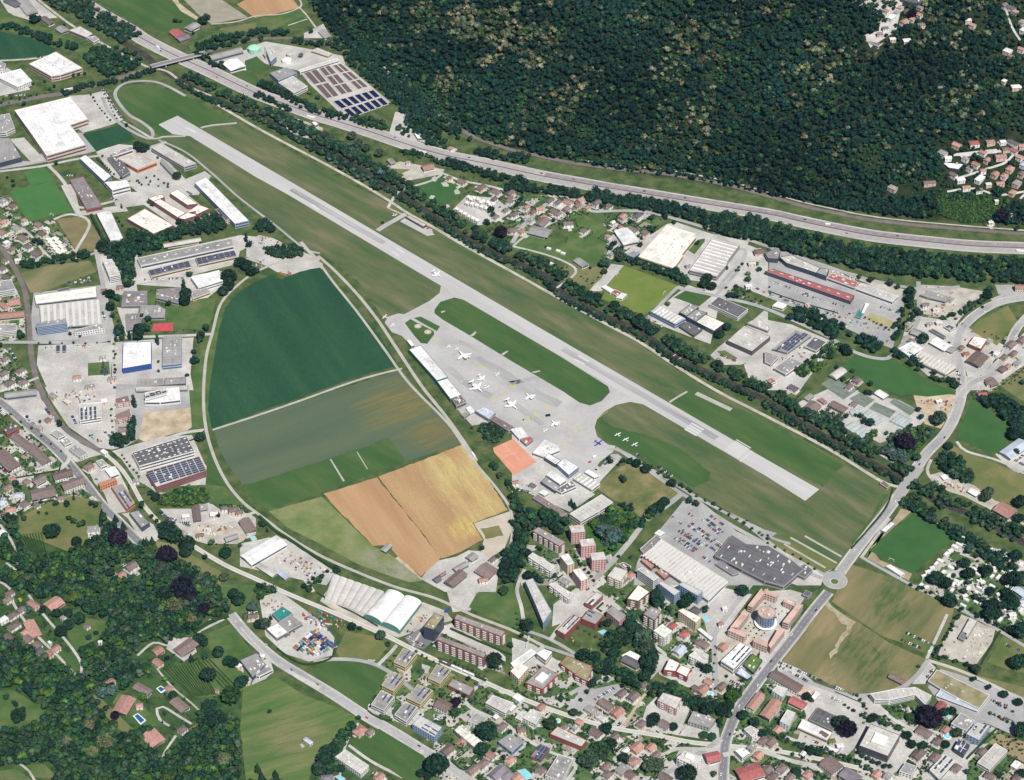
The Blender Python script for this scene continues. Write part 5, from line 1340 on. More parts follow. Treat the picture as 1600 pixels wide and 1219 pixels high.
# ------------------------------------------------------------------ buildings (roof outlines, height, roof+wall, options, label)
buildings('''
00|90,690 440,605 550,745 440,782 535,905 290,975 205,850|13|Wh s|=huge L-shaped white-roofed warehouse with beige walls beside the railway|warehouse|warehouse
00|180,400 350,325 515,425 375,470 320,478|11|Wh s|=big white-roofed hall with beige walls left of the railway bridge|hall
00|0,465 130,430 200,505 110,545 0,490|9|Ww uf2|
00|-20,400 5,385 35,400 30,430 -20,440|9|Gw f2|
00|110,20 160,-5 230,65 170,95|5|Gc g|=long grey-roofed farm building in the top left corner|barn|barn
00|20,5 60,-10 130,15 100,45|5|Dw g|
00|250,115 290,108 340,140 305,155|5|Nw g|
00|430,190 500,165 580,210 540,235|6|Lg |
00|545,235 595,225 620,245 585,265|5|Gw |
00|345,180 400,165 430,190 380,205|5|Gg g|
00|1308,345 1500,295 1522,320 1325,372|8|Gg g|=long grey gabled shed above the white tent roof|shed|shed
00|1395,400 1480,365 1535,412 1440,440|7|Ww g|=white tent-like roof beside the motorway and gas tank|hall
00|1055,200 1110,180 1155,213 1100,235|5|Rb g|=red-roofed barn with solar strips at the meadow farm|barn|barn
00|1100,240 1150,218 1192,235 1130,258|5|Pb g|=purple-roofed barn beside the red-roofed farm barn|barn|barn
00|1150,175 1210,140 1245,165 1190,190|6|Gw g|=grey-roofed farmhouse between red barn and big tree|farmhouse
00|-20,725 60,710 92,800 40,825 -20,832|9|Gw u|=plant-covered grey industrial roof at the left edge|factory|factory
00|-20,862 60,862 135,985 -20,1025|9|Gk |=big grey factory with dark glass band at the left edge|factory|factory
00|945,925 1010,895 1228,1022 1150,1045|9|Lg s|=long pale grey hangar at the runway's upper end|hangar|hangar
00|1010,990 1080,1060 1120,1110 1080,1095 1000,1010|7|Gg |
00|497,990 535,970 695,1100 650,1135|10|Wu s|=long white hall with blue side wall above the football pitch|hall
00|655,1140 790,1128 812,1160 700,1188|13|Ww F2|=tall white end block of the long blue-walled hall|office block
00|690,960 820,915 832,935 705,978|8|Gw s|
00|730,990 850,960 980,1015 860,1062|8|Lo us|=grey-roofed works with bright orange wall band|factory|factory
00|670,985 735,975 815,1075 765,1105|7|Dg u|
00|435,1125 520,1105 640,1290 540,1310|7|Pr |=purple-roofed hall with red side beside the green pitch|hall
F|304,286 322,277 389,345 367,350|10|Wu |=long white hall beside the runway's olive grass|hall
01|1345,90 1400,80 1460,140 1410,160|8|Dc f2|=small dark-roofed cream block by the white runway hall|office block
01|960,42 1000,25 1160,112 1110,140|9|Cb F3|=left wing of the courtyard office block|office block
01|1112,142 1162,114 1225,100 1225,130 1150,152|9|Cb F3|
01|1163,110 1240,60 1310,85 1228,122|9|Cb F3|
01|1060,-12 1110,-35 1235,55 1170,62|9|Cb F3|
01|925,20 1010,-5 1030,12 960,40|9|Cb F3|
01|795,148 905,85 1085,188 960,243|7|Cb uF1|=cream flat-roofed hall with glazed brick-coloured side|hall
01|600,110 690,95 775,280 690,285|8|Wg |=narrow white-roofed hall beside the dark poplar grove|hall
01|855,395 1450,270 1462,318 880,442|8|Gw s|=very long pale grey shed behind the solar sheds|shed|shed
01|925,472 1180,410 1195,450 945,510|6|Pc V|=left solar-covered shed with cream walls|shed|shed
01|1220,395 1465,345 1482,385 1240,437|6|Pc V|=right solar-covered shed with cream walls|shed|shed
01|640,405 700,400 752,498 685,512|13|Lw F4u|=narrow white office tower block by the poplar grove|office block
01|1193,513 1370,470 1393,535 1240,580|9|Ww |=white-roofed sports hall above the school lawn|sports hall
01|1185,600 1290,575 1315,608 1205,648|5|Gc |
01|1020,305 1250,265 1240,290 1050,320|5|Lc g|
01|770,600 920,600 920,690 760,692|6|Pg s|=upper left wing of the grey school complex|school|school
01|980,590 1130,580 1115,675 975,640|6|Pg s|=upper right wing of the grey school complex|school|school
01|880,692 990,688 1035,715 1030,762 868,765|6|Gg s|=middle wing of the grey school complex|school|school
01|785,742 905,738 860,835 790,842|6|Pg s|=lower wing of the grey school complex|school|school
01|215,628 600,572 605,636 225,680|9|Cg s|=pale strip-roofed front hall of the sawtooth factory|factory|factory
01|245,690 610,650 640,808 435,818 410,772 255,792|8|Lg R|=large sawtooth-roofed factory with pale ridges|factory|factory
01|222,800 412,775 420,800 230,826|17|Gu F6|=blue-striped office slab in front of the sawtooth factory|office block
01|435,850 640,803 652,833 470,862|8|Gw f2|=low white office range below the sawtooth factory|office block
01|360,590 430,575 440,590 370,605|4|Dg |
01|-20,540 70,528 97,588 -20,610|10|Gw F3|=white office block left of the railway curve|office block
01|-20,810 100,803 105,848 -20,860|9|Gw F3B|
01|-20,738 150,722 152,755 -20,772|6|Tc g|=long terracotta terrace left of the railway|terrace house|terrace_house
01|60,650 122,648 125,680 58,690|6|Tc g|
01|770,920 945,915 945,1055 765,1085|10|Wz |=white-roofed hall with a royal blue front|hall
01|1020,880 1135,875 1135,1052 1015,1065|9|Gu uF2|=grey-roofed hall with a light blue front|hall
01|860,1150 1020,1145 1030,1183 855,1200|5|Gg |
01|1030,1145 1160,1140 1162,1180 1030,1188|5|Gd |
01|350,940 376,938 374,978 350,980|3.5|Dg V|=left of two blue solar carports on the pale car park|carport|carport
01|388,938 414,936 412,976 388,978|3.5|Dg V|=right of two blue solar carports on the pale car park|carport|carport
02|30,15 215,-2 230,22 40,45|7|Gg g|=long grey-roofed shed left of the railway curve|shed|shed
02|495,85 635,75 635,168 497,190|9|Lw v|=pale square office with two blue solar fields|office block
02|720,52 800,30 815,72 725,85|9|Np f3B|=upper pink apartment block by the building site|apartment block|apartment_block
02|720,150 810,115 822,165 728,185|9|Np f3B|=lower pink apartment block by the building site|apartment block|apartment_block
02|905,15 1040,-8 1042,25 908,62|9|Lw V|
02|1040,-10 1120,-18 1128,58 1000,72 905,72 908,62 1042,25|7|Ww u|
02|845,-20 1170,-30 1172,-5 850,5|5|Lg |
02|825,390 1165,285 1215,380 870,475|11|Dw xu|=big blue-grey plant roof covered in white framed skylights|factory|factory
02|915,510 1245,415 1290,502 978,605|12|Lb VF4|=red-louvred office plant with solar rows on its white roof|office block
02|20,245 92,208 118,240 45,275|8|Dr F2|=dark-roofed house with bright red wall by the main road|showroom|showroom
02|65,292 112,282 215,350 165,370|7|Nw gf2|=upper brown terrace row beside the main road|terrace house|terrace_house
02|170,365 215,352 322,440 268,462|7|Nw gf2|=middle brown terrace row beside the main road|terrace house|terrace_house
02|-20,392 55,392 130,470 72,492 -20,430|7|Nw gf2|=left brown terrace row at the photo's edge|terrace house|terrace_house
02|312,265 352,245 410,280 365,302|5|Gw |
02|375,312 420,295 450,325 405,345|5|Gw |
02|430,365 470,335 550,392 502,420|7|Gw f2|
02|325,520 440,490 455,522 345,560|7|Nw gf2|
02|385,580 510,535 525,582 402,622|9|Nw gf3|=large brown-roofed apartment house by the main road|apartment house|apartment_house
02|190,625 325,598 345,640 242,680|6|Nw g|=low brown chevron-shaped bungalow|bungalow|bungalow
02|600,445 640,430 672,465 630,482|5|Gw |
02|655,495 720,475 745,520 690,540|6|Ww |
02|612,580 720,545 730,560 625,600|9|To f2|=orange-walled slab beside the main road|apartment house|apartment_house
02|695,600 765,585 842,702 792,742|9|Go F2v|=long grey-roofed school block with bright orange end|school|school
02|808,765 865,750 935,828 885,862|7|Gk |=grey flat-roofed showroom above the dark cedar|showroom|showroom
02|1200,725 1245,720 1256,798 1212,818|5|Ng g|
02|1245,715 1298,712 1300,742 1250,750|4|Gg |
02|1500,828 1545,798 1592,850 1542,892|8|Nw gf2|
02|1400,920 1480,895 1492,918 1418,945|4|Gg g|
02|205,560 268,530 290,558 228,592|6|Nw g|
F|379,867 432,840 448,851 393,883|6|Ww g|=long white shed above the scrap yard|shed|shed
12|785,990 820,955 852,970 812,1012|4|Gd g|=lone field shelter with dark front on the stubble|shelter|shelter
12|1182,1200 1262,1125 1320,1150 1232,1225|6|Ng g|=long brown barn below the stubble field|barn|barn
12|1368,1130 1430,1080 1510,1118 1450,1182|6|Nw g|=square brown farmhouse beside the dark creek trees|farmhouse
12|1230,1112 1300,1072 1330,1090 1262,1125|5|Gg g|
12|1310,1042 1350,1012 1390,1040 1350,1065|5|Gw g|
12|1145,1150 1185,1125 1190,1140 1155,1162|4|Rg |
12|1105,1180 1135,1160 1160,1180 1130,1200|4|Dg g|
12|0,1100 30,1080 130,1145 100,1160|4|Lg g|
12|130,1140 160,1125 210,1165 180,1178|4|Bg g|
F|639,546.5 657,539.5 700,589.5 682.5,595|8|Wn |=long bright white terminal hangar beside the apron|terminal|terminal
F|683,596.5 699.5,591 721,617.5 704,624|8|Wn |=shorter white hangar at the terminal's lower end|hangar|hangar
F|705,622.5 719,617.5 729,627.5 713,634.5|8|Ng u|=brownish flat roof at the lower end of the white terminal|terminal|terminal
F|720,648 730,641.5 735,645.5 725.5,652|4|Gg |
F|728,638 735,635 742,643 735,647|4|Ww |
11|940,908 965,900 992,940 970,945|4|Wg |
F|742,641.5 757,636 774.5,644 764,655|7|Bg |=pale blue hangar roof at the apron's lower edge|hangar|hangar
F|765,654.5 772,649.5 804.5,668 795,673.5|5|Ng |=narrow brown-roofed building along the apron edge|building
22|-10,245 60,232 105,290 45,305|5|Ww u|
22|50,305 105,285 135,305 90,340|5|Rg |
22|130,390 205,310 290,350 300,372 200,415|6|Ww u|=white terminal office beside the clay tennis courts|terminal|terminal
22|200,420 230,395 308,440 272,465|6|Wk |
22|280,462 330,425 418,480 355,530|8|Wu uF2|=white control building with blue front below the apron|terminal|terminal
22|215,530 250,505 340,560 300,588|6|Ww |
22|180,572 215,540 300,600 270,632|5|Gk |
22|272,622 370,565 402,600 310,640|6|Dw u|
22|385,552 430,517 550,582 500,622|6|Ww r|=white ridged hall above the V-shaped flat building|hall
22|455,512 480,495 545,535 515,548|4|Ww |
22|170,640 200,622 235,640 205,660|4|Ww |
22|130,672 160,650 345,770 310,790|5|Ng |
22|360,772 480,700 560,650 632,700 545,755 430,820|9|Lw F2|=pale grey V-shaped flat-roofed building above the pink towers|school|school
22|130,880 165,855 335,950 298,975|14|Gb F5B|=dark brick terrace block with balconies left of the pink towers|apartment block|apartment_block
F|889,822.5 911.5,820 914.5,831 893,833|21|Lp f6|=uppermost of three pink towers with white square windows|tower block|tower_block
F|905.5,844 927,841.5 931,852 908.5,854.5|21|Lp f6|=middle of three pink towers with white square windows|tower block|tower_block
F|922,865 943.5,862.5 947.5,874 925,876|21|Lp f6|=lowest of three pink towers with white square windows|tower block|tower_block
F|875,869 888,865 897.5,880 887,884|19|Wc f5|=narrow cream tower left of the lowest pink tower|tower block|tower_block
F|894,891 907,888 919,904 908,908.5|19|Wp f5|=narrow rosy tower below the lowest pink tower|tower block|tower_block
22|100,1040 130,1015 270,1100 240,1132|11|Lw f3B|=white balconied block below the dark brick terrace|apartment block|apartment_block
22|598,1160 645,1105 722,1130 680,1195|14|Lc f4B|=cream apartment block beside the street below the pink towers|apartment block|apartment_block
22|785,1120 815,1105 917,1170 885,1192|18|Lw F5|=tall white slab behind the two terracotta roofs|apartment block|apartment_block
22|665,1085 700,1075 745,1100 710,1120|5|Nw |
22|806,1062 830,1050 890,1095 870,1117|5|Tb |=upper terracotta roof beside the ridged supermarket|annex|annex
22|900,1132 935,1110 990,1150 952,1177|5|Tb |=lower terracotta roof beside the ridged supermarket|annex|annex
22|800,992 900,905 935,930 832,1032|6|Pw |=pale lavender roof strip of the supermarket|supermarket|supermarket
F|1007.5,869 1034,843 1137,908 1107,938|8|Lw r|=huge white-ridged supermarket roof below its car park|supermarket|supermarket
22|890,895 920,870 955,890 925,912|4|Ww |
F|1117,868 1143,836 1166,850 1200,853 1235,874 1255,890 1225,916 1195,908 1160,890|8|Dg us|=sprawling dark patchwork shopping centre roof beside the car park|shopping centre|shopping_centre
F|1242,896 1257,881 1270,891 1258,903|6|Dg |
22|1270,1085 1305,1062 1420,1142 1380,1155|4|Pg |
32|705,875 770,822 795,835 735,888|3|Wg |=small white spectator stand left of the green pitch|grandstand|grandstand
32|738,1100 765,1090 855,1145 830,1160|4|Ww |=white clubhouse at the pitch's lower corner|clubhouse|clubhouse
32|700,582 720,565 762,595 745,612|4|Nc |=little brown hut on the airfield's right corner|hut|hut
32|1248,632 1285,615 1322,640 1300,662|4|Wg g|
32|1080,535 1110,530 1130,548 1100,560|3|Ww g|
32|1405,745 1475,715 1560,750 1500,800|6|Th g|=terracotta-roofed hall at the caravan park's river bank|hall
32|1448,385 1562,305 1640,345 1520,420|6|Bw g|=pale blue-grey garage roof beside the green meadow|garage|garage
32|225,102 268,65 335,95 282,142|6|Nc g|
32|380,92 412,65 492,108 470,138|6|Nc g|
32|225,48 260,22 290,32 252,65|4|Gg |
32|665,18 700,2 755,30 720,52|4|Wg g|
32|310,55 335,45 370,70 350,82|4|Rg |
21|970,186 1145,241 1150,262 1062,370 1070,378 1010,458 790,385|8|Cc s|=big cream-roofed supermarket hall with tree row below|supermarket|supermarket
21|1255,266 1425,310 1355,400 1338,440 1280,510 1110,470|9|Wg R|=big white ribbed hall right of the cream hall|hall
21|560,575 585,562 640,595 615,610|4|Ww |
21|618,608 642,590 690,610 665,635|4|Rw |
21|650,640 685,612 720,620 690,648|4|Ww |
21|865,727 925,690 1085,772 1020,808|9|Wu r|=white-striped workshop with blue-glazed front by the river|workshop|workshop
21|1045,820 1100,790 1190,838 1135,880|4|Dd |=low dark flat workshop by the river trees|workshop|workshop
21|1045,732 1120,677 1168,700 1090,757|9|Gk u|
21|1088,760 1150,715 1222,735 1150,792|9|Gk u|
21|1150,792 1200,742 1330,800 1262,850|8|Ck u|=cream flat roof behind the low dark workshop|workshop|workshop
21|1235,682 1290,635 1475,713 1412,765|7|Dw F2|=dark-roofed white workshop right of the round lawn|workshop|workshop
21|1345,910 1450,815 1615,885 1500,978|8|Ld s|=pale roofed hall with dark glazed walls and skylight rows|showroom|showroom
21|1470,800 1540,765 1610,830 1600,850|5|Lg u|
21|145,180 190,135 232,155 190,197|6|Nw g|=brown farm barn left of the village green|barn|barn
21|98,237 150,195 252,218 202,262|5|Gg g|=low grey farm sheds below the brown barn|barn|barn
21|650,240 690,213 772,258 700,312|6|Wg g|
21|715,370 775,345 800,360 760,390|6|Gu |
21|385,410 420,400 480,432 440,450|5|Gw g|
31|-20,362 48,335 78,355 62,400 0,395|8|Gk |=grey glazed block at the long white office's upper end|office block
31|72,388 150,375 325,455 302,487 115,425|8|Lk uF2|=long white-roofed office with dark glass front|office block
31|300,485 330,455 382,465 365,508|9|Gk F2|=grey glazed cube between white office and red roof|office block
31|-20,478 28,462 540,628 515,665|6|Rk s|=long red workshop roof with skylights|workshop|workshop
31|365,515 400,490 565,545 545,580|7|Rw s|=short red roof joined to the white depot|workshop|workshop
31|547,582 582,550 812,630 780,667|7|Lw |=long white depot roof left of the gravel works|depot|depot
31|28,692 60,665 120,685 95,710|5|Ww |
31|230,680 265,675 260,700 238,708|4|Rw |
31|30,960 170,845 270,878 122,985|5|Gg V|=solar-striped depot roof above the construction yard|depot|depot
31|230,945 290,885 366,920 302,975|6|Dw |=dark square roofed depot right of the solar depot|depot|depot
31|-20,975 70,1008 20,1060 -20,1040|6|Gw |
31|40,1080 135,1010 215,1048 112,1120|7|Gw s|=grey-roofed white workshop below the construction yard|workshop|workshop
31|-10,1150 20,1140 55,1165 20,1180|4|Rw |
31|380,1127 430,1090 496,1105 430,1152|4|Ln a|=arched pale greenhouse shed at the nursery's top|greenhouse|greenhouse
31|585,735 610,675 635,680 600,742|4|Ww |
31|545,760 572,710 605,715 580,770|3|Kg |=small teal-striped container row by the depot|store|store
31|815,960 900,915 970,958 885,1010|7|Ww |=white workshop hall left of the curving main road|workshop|workshop
31|895,1020 965,975 1180,1075 1110,1122|6|Lc r|=ribbed grey workshop hall below the white one|workshop|workshop
31|950,622 1010,600 1140,640 1110,665 1000,640|5|Gg |
31|1008,842 1030,835 1115,885 1100,895|4|Dg |
31|1100,822 1130,808 1170,830 1142,848|4|Dw |
31|888,862 920,835 982,860 952,885|5|Gg g|
31|1010,922 1060,890 1150,940 1092,962|5|Wg g|
31|1085,960 1120,935 1180,960 1150,985|5|Gw g|
31|1252,930 1290,880 1372,900 1330,962|7|Cr u|=cream-roofed house with red-brown walls on the road loop|house|roadside_house
31|1238,1035 1300,975 1372,1008 1332,1062|6|Ng g|=brown-roofed garage on the road loop|garage|garage
31|1545,560 1620,560 1620,585 1548,585|7|Tc gf2|=long cream inn with terracotta roof at the junction|inn|inn
31|1360,1150 1400,1145 1440,1175 1400,1195|5|Nw g|
31|1430,1090 1460,1065 1500,1085 1470,1105|4|Nw g|
30|805,-25 985,-25 985,18 905,20 830,0|8|Dk |=big dark-glazed hall at the hilltop edge|hall
30|610,255 680,225 735,260 690,290|6|Nw F1|=dark-roofed hillside villa with white terraces|villa|villa
30|1095,1022 1190,990 1220,1030 1190,1060 1130,1050|6|Wk F1|=curved white villa on the forest edge|villa|villa
10|88,458 190,422 255,455 140,505|9|Gu |=blue-walled pump building at the treatment basins' left|water works|water_works
10|140,517 230,475 322,540 235,582|9|Lw u|=white-walled filter building left of the brown basins|water works|water_works
10|262,440 510,363 520,378 275,452|5|Lw |=long narrow white gallery above the brown basins|gallery|gallery
10|62,312 118,290 128,355 92,388|11|Lu u|=blue sludge building beside the tall chimney|water works|water_works
10|345,318 385,300 475,335 450,352|5|Lc u|
10|390,200 415,190 465,220 430,240|4|Gw g|
10|1043,1035 1100,1028 1118,1048 1050,1065|5|Tw g|=terracotta-roofed stable at the riding yard|stable|stable
10|345,765 370,760 392,775 370,787|4|Wg |
10|820,1000 850,990 870,1015 845,1028|5|Gc g|
10|985,830 1030,850 1050,866 1010,868|4|Wg |
13|65,275 135,240 200,295 130,335|6|Wg s|=white-roofed office of the teal-roofed depot|office block
13|100,180 165,135 230,178 150,230|6|Kg |=teal-roofed hall in the depot yard|depot|depot
13|135,240 220,190 292,240 200,292|6|Gg |=grey roof between the teal and white depot roofs|depot|depot
13|1046,262 1115,176 1174,198 1112,282|22|Sk F6|=slender dark office block with sedum roof and white rim|office block
F|682.5,999.5 688,994.5 760,1021.5 756,1028|18|Gb f5B|=front long brick apartment block with balconies above the tramway|apartment block|apartment_block
F|710,967 714.5,960 789.5,987.5 783.5,994.5|17|Gb f5B|=rear long brick apartment block across the garden court|apartment block|apartment_block
13|860,482 920,397 1005,430 935,515|9|Gy fv2B|=top left cube apartment block with yellow end wall|apartment block|apartment_block
13|785,627 845,542 930,577 860,665|9|Gy fv2B|=middle left cube apartment block with yellow end wall|apartment block|apartment_block
13|720,747 780,662 866,700 800,785|9|Gw fv2B|=lower left cube apartment block with white end wall|apartment block|apartment_block
13|945,707 1010,622 1106,660 1030,747|9|Gy fv2B|=middle right cube apartment block with yellow end wall|apartment block|apartment_block
13|865,812 930,732 1010,765 940,857|9|Gw fv2B|=lower right cube apartment block with white end wall|apartment block|apartment_block
13|1075,582 1130,497 1220,535 1150,617|9|Gy fv2B|=upper right cube apartment block with yellow end wall|apartment block|apartment_block
13|1200,627 1230,587 1365,645 1332,692|7|Gb F2|=low grey-roofed red-banded block right of the cube blocks|apartment block|apartment_block
13|1110,755 1152,718 1216,740 1190,795|8|Nw gf2|
13|978,872 1030,820 1162,890 1115,952|12|Lu f3v|=white-roofed office block with blue front beside the lower road|office block
13|1435,737 1480,690 1610,738 1560,802|8|Lw F2|
13|1325,852 1370,800 1447,832 1400,882|8|Gw f2|
13|1240,912 1270,880 1405,970 1370,1022|7|Cg rF2|
13|1515,980 1590,930 1670,980 1600,1045|8|Gu |=grey-roofed hall with blue wall right of the ribbed houses|hall
13|495,1075 560,1030 706,1130 655,1182|9|Lw f3|=long white apartment block below the lower roadside meadow|apartment block|apartment_block
13|-20,500 45,478 105,530 20,572 -20,560|6|Gw u|
23|82,-25 130,-40 247,165 195,240 150,130|14|Lu F4|=slanted white-roofed block with long blue glass flank|office block
23|230,-2 265,-15 387,60 355,92|10|Lw f3B|
23|455,112 530,45 570,65 500,132|8|Lb vF2|=uppermost of the red striped blocks|apartment block|apartment_block
23|435,212 482,150 572,190 522,247|11|Gr vF4|=right of the red striped blocks beside the pool|apartment block|apartment_block
23|280,282 382,183 432,210 332,312|11|Lr vF4|=left of the red striped blocks beside the vegetable garden|apartment block|apartment_block
23|590,165 630,135 710,190 670,232|13|Gp f4|=rose-walled apartment block right of the red striped blocks|apartment block|apartment_block
23|720,87 790,0 860,45 790,102|15|Cv f4B|=cream-roofed brown apartment block above the wooded ravine|apartment block|apartment_block
23|820,182 870,135 937,165 890,222|17|Gv f5B|=tall brown-red apartment tower above the ravine|tower block|tower_block
23|885,287 940,245 1002,290 950,332|16|Cw f5B|=white apartment tower beside the ravine road|tower block|tower_block
23|1040,162 1070,148 1182,205 1150,237|17|Cc f5|=beige tower block above the garden pool|tower block|tower_block
23|915,-10 940,-22 1052,40 1015,67|18|Lu f5|=left blue-grey slab tower below the ridged supermarket|tower block|tower_block
23|1040,-2 1070,-18 1192,40 1162,70|17|Lu f5|=right blue-grey slab tower below the ridged supermarket|tower block|tower_block
23|685,442 740,413 802,445 780,477|5|Ww |
23|680,472 722,447 812,487 780,522|6|Dw g|
23|948,532 985,460 1050,490 1022,540|11|Cr f3B|=left twin of the white apartment pair with red panels|apartment block|apartment_block
23|1025,542 1055,500 1117,527 1092,577|10|Cr f3B|=right twin of the white apartment pair with red panels|apartment block|apartment_block
23|1105,442 1160,400 1230,440 1202,492|11|Lw uf3B|
23|1155,277 1180,268 1262,330 1246,352|3|Wg |
23|1307,475 1425,365 1500,400 1385,525|12|Ww vF2|=white gym block with long blue solar rows on its roof|sports hall
23|1445,500 1502,430 1566,470 1510,552|4|Ek |=green lawn-roofed annex beside the solar gym block|annex|annex
23|1398,552 1432,515 1502,570 1470,592|4|Bk |
23|155,430 200,402 250,420 212,472|11|Ww |=white windowless cube beside the moss-roofed block|building
23|-10,540 50,490 105,517 42,590|12|Cc f3|
23|-10,490 120,400 155,423 20,530|4|Ww |
23|85,612 192,508 290,560 190,652|10|Gr f3BP|=square grey-roofed red apartment block above the tramway|apartment block|apartment_block
23|300,490 345,445 500,508 440,560 390,555|9|Sr f3B|=moss-roofed red brick block above the garden|apartment block|apartment_block
23|390,562 445,512 505,520 470,602|10|Sr f3B|=moss-roofed red brick end block|apartment block|apartment_block
23|910,722 945,675 1060,710 1026,777|13|Lp f4B|=pale pink slab block right of the alley|apartment block|apartment_block
23|1100,852 1132,790 1272,842 1232,892|8|Gg uf2|
23|1030,1082 1080,1040 1192,1080 1142,1132|14|Lw f4BP|=white apartment block below the tramway near the crossing|apartment block|apartment_block
23|1200,1055 1282,1038 1308,1090 1230,1112|6|Rw g|
23|70,832 115,780 192,800 150,872|8|Lw uf2|
23|20,830 60,790 110,810 60,850|4|Lw |
23|238,932 285,885 467,972 435,1012|8|Lr uF2|=grey-roofed school block with bright red ends|school|school
23|115,1072 170,1000 236,1020 180,1092|6|Pv Vf2|=small brown block with white-framed solar roof|apartment house|apartment_house
23|208,1190 290,1060 382,1090 312,1235|9|Gw uf3|
23|1395,1037 1450,1020 1487,1050 1440,1082|7|Ww F2|
23|1450,902 1490,880 1542,910 1502,952|8|Lw f2|
23|1465,762 1530,680 1582,690 1512,782|7|Tw gf2|=large terracotta-roofed house on the main street's right|house|corner_house
23|1565,802 1600,760 1650,790 1610,830|7|Tw g|
23|1400,1150 1512,1130 1582,1190 1440,1235|6|Rw g|
d|385,465 595,195 650,270 460,495|12|Qh F3|=upper left wing of the pink ring around the glass tower|office wing|office_wing
d|650,205 860,288 822,335 640,268|12|Qh f3|=top wing of the pink ring around the glass tower|office wing|office_wing
d|110,800 322,545 405,590 232,808|12|Qh F3|=left wing of the pink ring around the glass tower|office wing|office_wing
d|75,850 130,812 378,900 332,958|12|Qh f3|=lower left wing of the pink ring around the glass tower|office wing|office_wing
d|468,1022 530,965 700,1035 690,1115|12|Qh f3|=bottom wing of the pink ring around the glass tower|office wing|office_wing
d|705,1085 870,808 965,850 742,1132|12|Qh F3|=lower right wing of the pink ring around the glass tower|office wing|office_wing
d|930,717 1130,470 1250,450 1025,752|12|Qh F3|=right wing of the pink ring around the glass tower|office wing|office_wing
d|940,402 1000,350 1140,400 1105,472|10|Qh f3|=small upper right wing of the pink ring complex|office wing|office_wing
d|1240,290 1290,225 1390,265 1330,330|5|Dg |=small blue-grey canopy roof above the pink ring|canopy|canopy
33|5,570 42,540 212,625 180,672|7|Nw gf2|=long brown-roofed row below the street car park|row house|row_house
33|25,660 60,630 122,650 90,702|9|Lw f3|
33|185,682 225,640 292,660 260,702|5|Qc |
33|272,700 300,665 328,680 290,722|5|Ww |
33|125,732 160,695 246,740 212,772|6|Rw g|=red-roofed house above the pale car park|house|corner_house
33|-20,770 38,715 82,745 10,840|7|Tw gf2|
33|75,852 120,780 172,800 132,882|10|Lw f3|
33|255,842 312,765 452,832 402,912|4|Dg |=low dark flat roof above the white hall|hall
33|185,892 216,840 402,925 370,972|6|Wc F1|=long white-roofed hall beside two dark trees|hall
33|340,1020 350,1000 450,1030 430,1050|3|Wg |
33|570,1005 642,870 826,940 750,1072|12|Ld F4P|=square grey office block with dark facade above the canal|office block
c|315,195 600,140 880,112 1085,215 1000,330 875,205 560,272 375,265|9|Lw F3|=curved white terraced office building below the hay field|office block
33|1000,600 1055,530 1385,690 1320,775 1180,705 1080,650|6|Sw |=long market hall with mossy sedum roof|market hall|market_hall
33|1050,692 1078,655 1320,772 1310,790|4|Bw |=narrow pale blue-edged canopy below the sedum-roofed market|canopy|canopy
33|1045,762 1082,728 1120,747 1072,812|5|Rw g|=narrow red-roofed house beside the rectangular pool|house|pool_house
33|1145,867 1205,800 1292,850 1240,912|9|Gw uf2B|
33|1240,932 1302,860 1388,880 1320,972|10|Lu vf3|=white house with blue-grey front right of the round pool|apartment house|apartment_house
33|1160,1022 1190,970 1262,1000 1222,1062|7|Wk VF1|=white-rimmed villa with dark solar roof|villa|villa
33|1308,1110 1422,990 1497,1037 1385,1155|8|Lw F2|=long white-rimmed block beside the brown field|apartment block|apartment_block
33|1010,1155 1100,1060 1172,1100 1070,1215|8|Lw v|=pale block with slanted solar strips near the bottom edge|apartment block|apartment_block
33|820,1165 860,1110 930,1135 900,1190|7|Gw f2|
33|750,575 775,552 848,595 835,618|4|Nv g|=small brown hay barn in the dry field|barn|barn
33|1215,290 1262,205 1310,225 1245,330|5|Lg |=grey shed in the gravel stone yard|shed|shed
33|1190,330 1215,290 1245,305 1225,345|5|Pg |
33|1530,30 1570,20 1640,60 1600,80|5|Bw g|
33|320,1120 385,1080 470,1130 400,1185|7|Nw gf2|=large hipped-looking brown house at the tramway's lower side|house|large_house
33|445,1190 490,1140 560,1180 540,1250|7|Pw g|
03|1498,470 1605,425 1660,500 1580,580|7|Gk F2|=grey-roofed office above the hillside meadow|office block
03|150,245 210,215 250,290 240,320 200,300|5|Th g|=long terracotta villa above the lane bend|villa|villa
03|270,120 340,85 405,110 330,160|5|Th g|=large terracotta villa in the upper left gardens|villa|villa
03|1080,405 1185,330 1218,390 1140,445|6|Nh g|=large stone-coloured farmhouse above the vineyard|farmhouse
03|945,410 985,385 1028,410 980,440|5|Th g|=terracotta barn left of the stone farmhouse|barn|barn
03|830,645 865,610 945,665 920,695|5|Nw g|=dark brown villa left of the small light pool|villa|villa
03|725,750 780,695 845,720 790,810|5|Th g|=terracotta L-shaped villa beside the blue pool|villa|villa
03|1060,735 1110,700 1185,765 1130,790|5|Nw g|=dark brown villa above the garage lane|villa|villa
03|912,965 965,895 1028,960 945,1020|6|Th g|=big terracotta-roofed villa inside the wood|villa|villa
''')
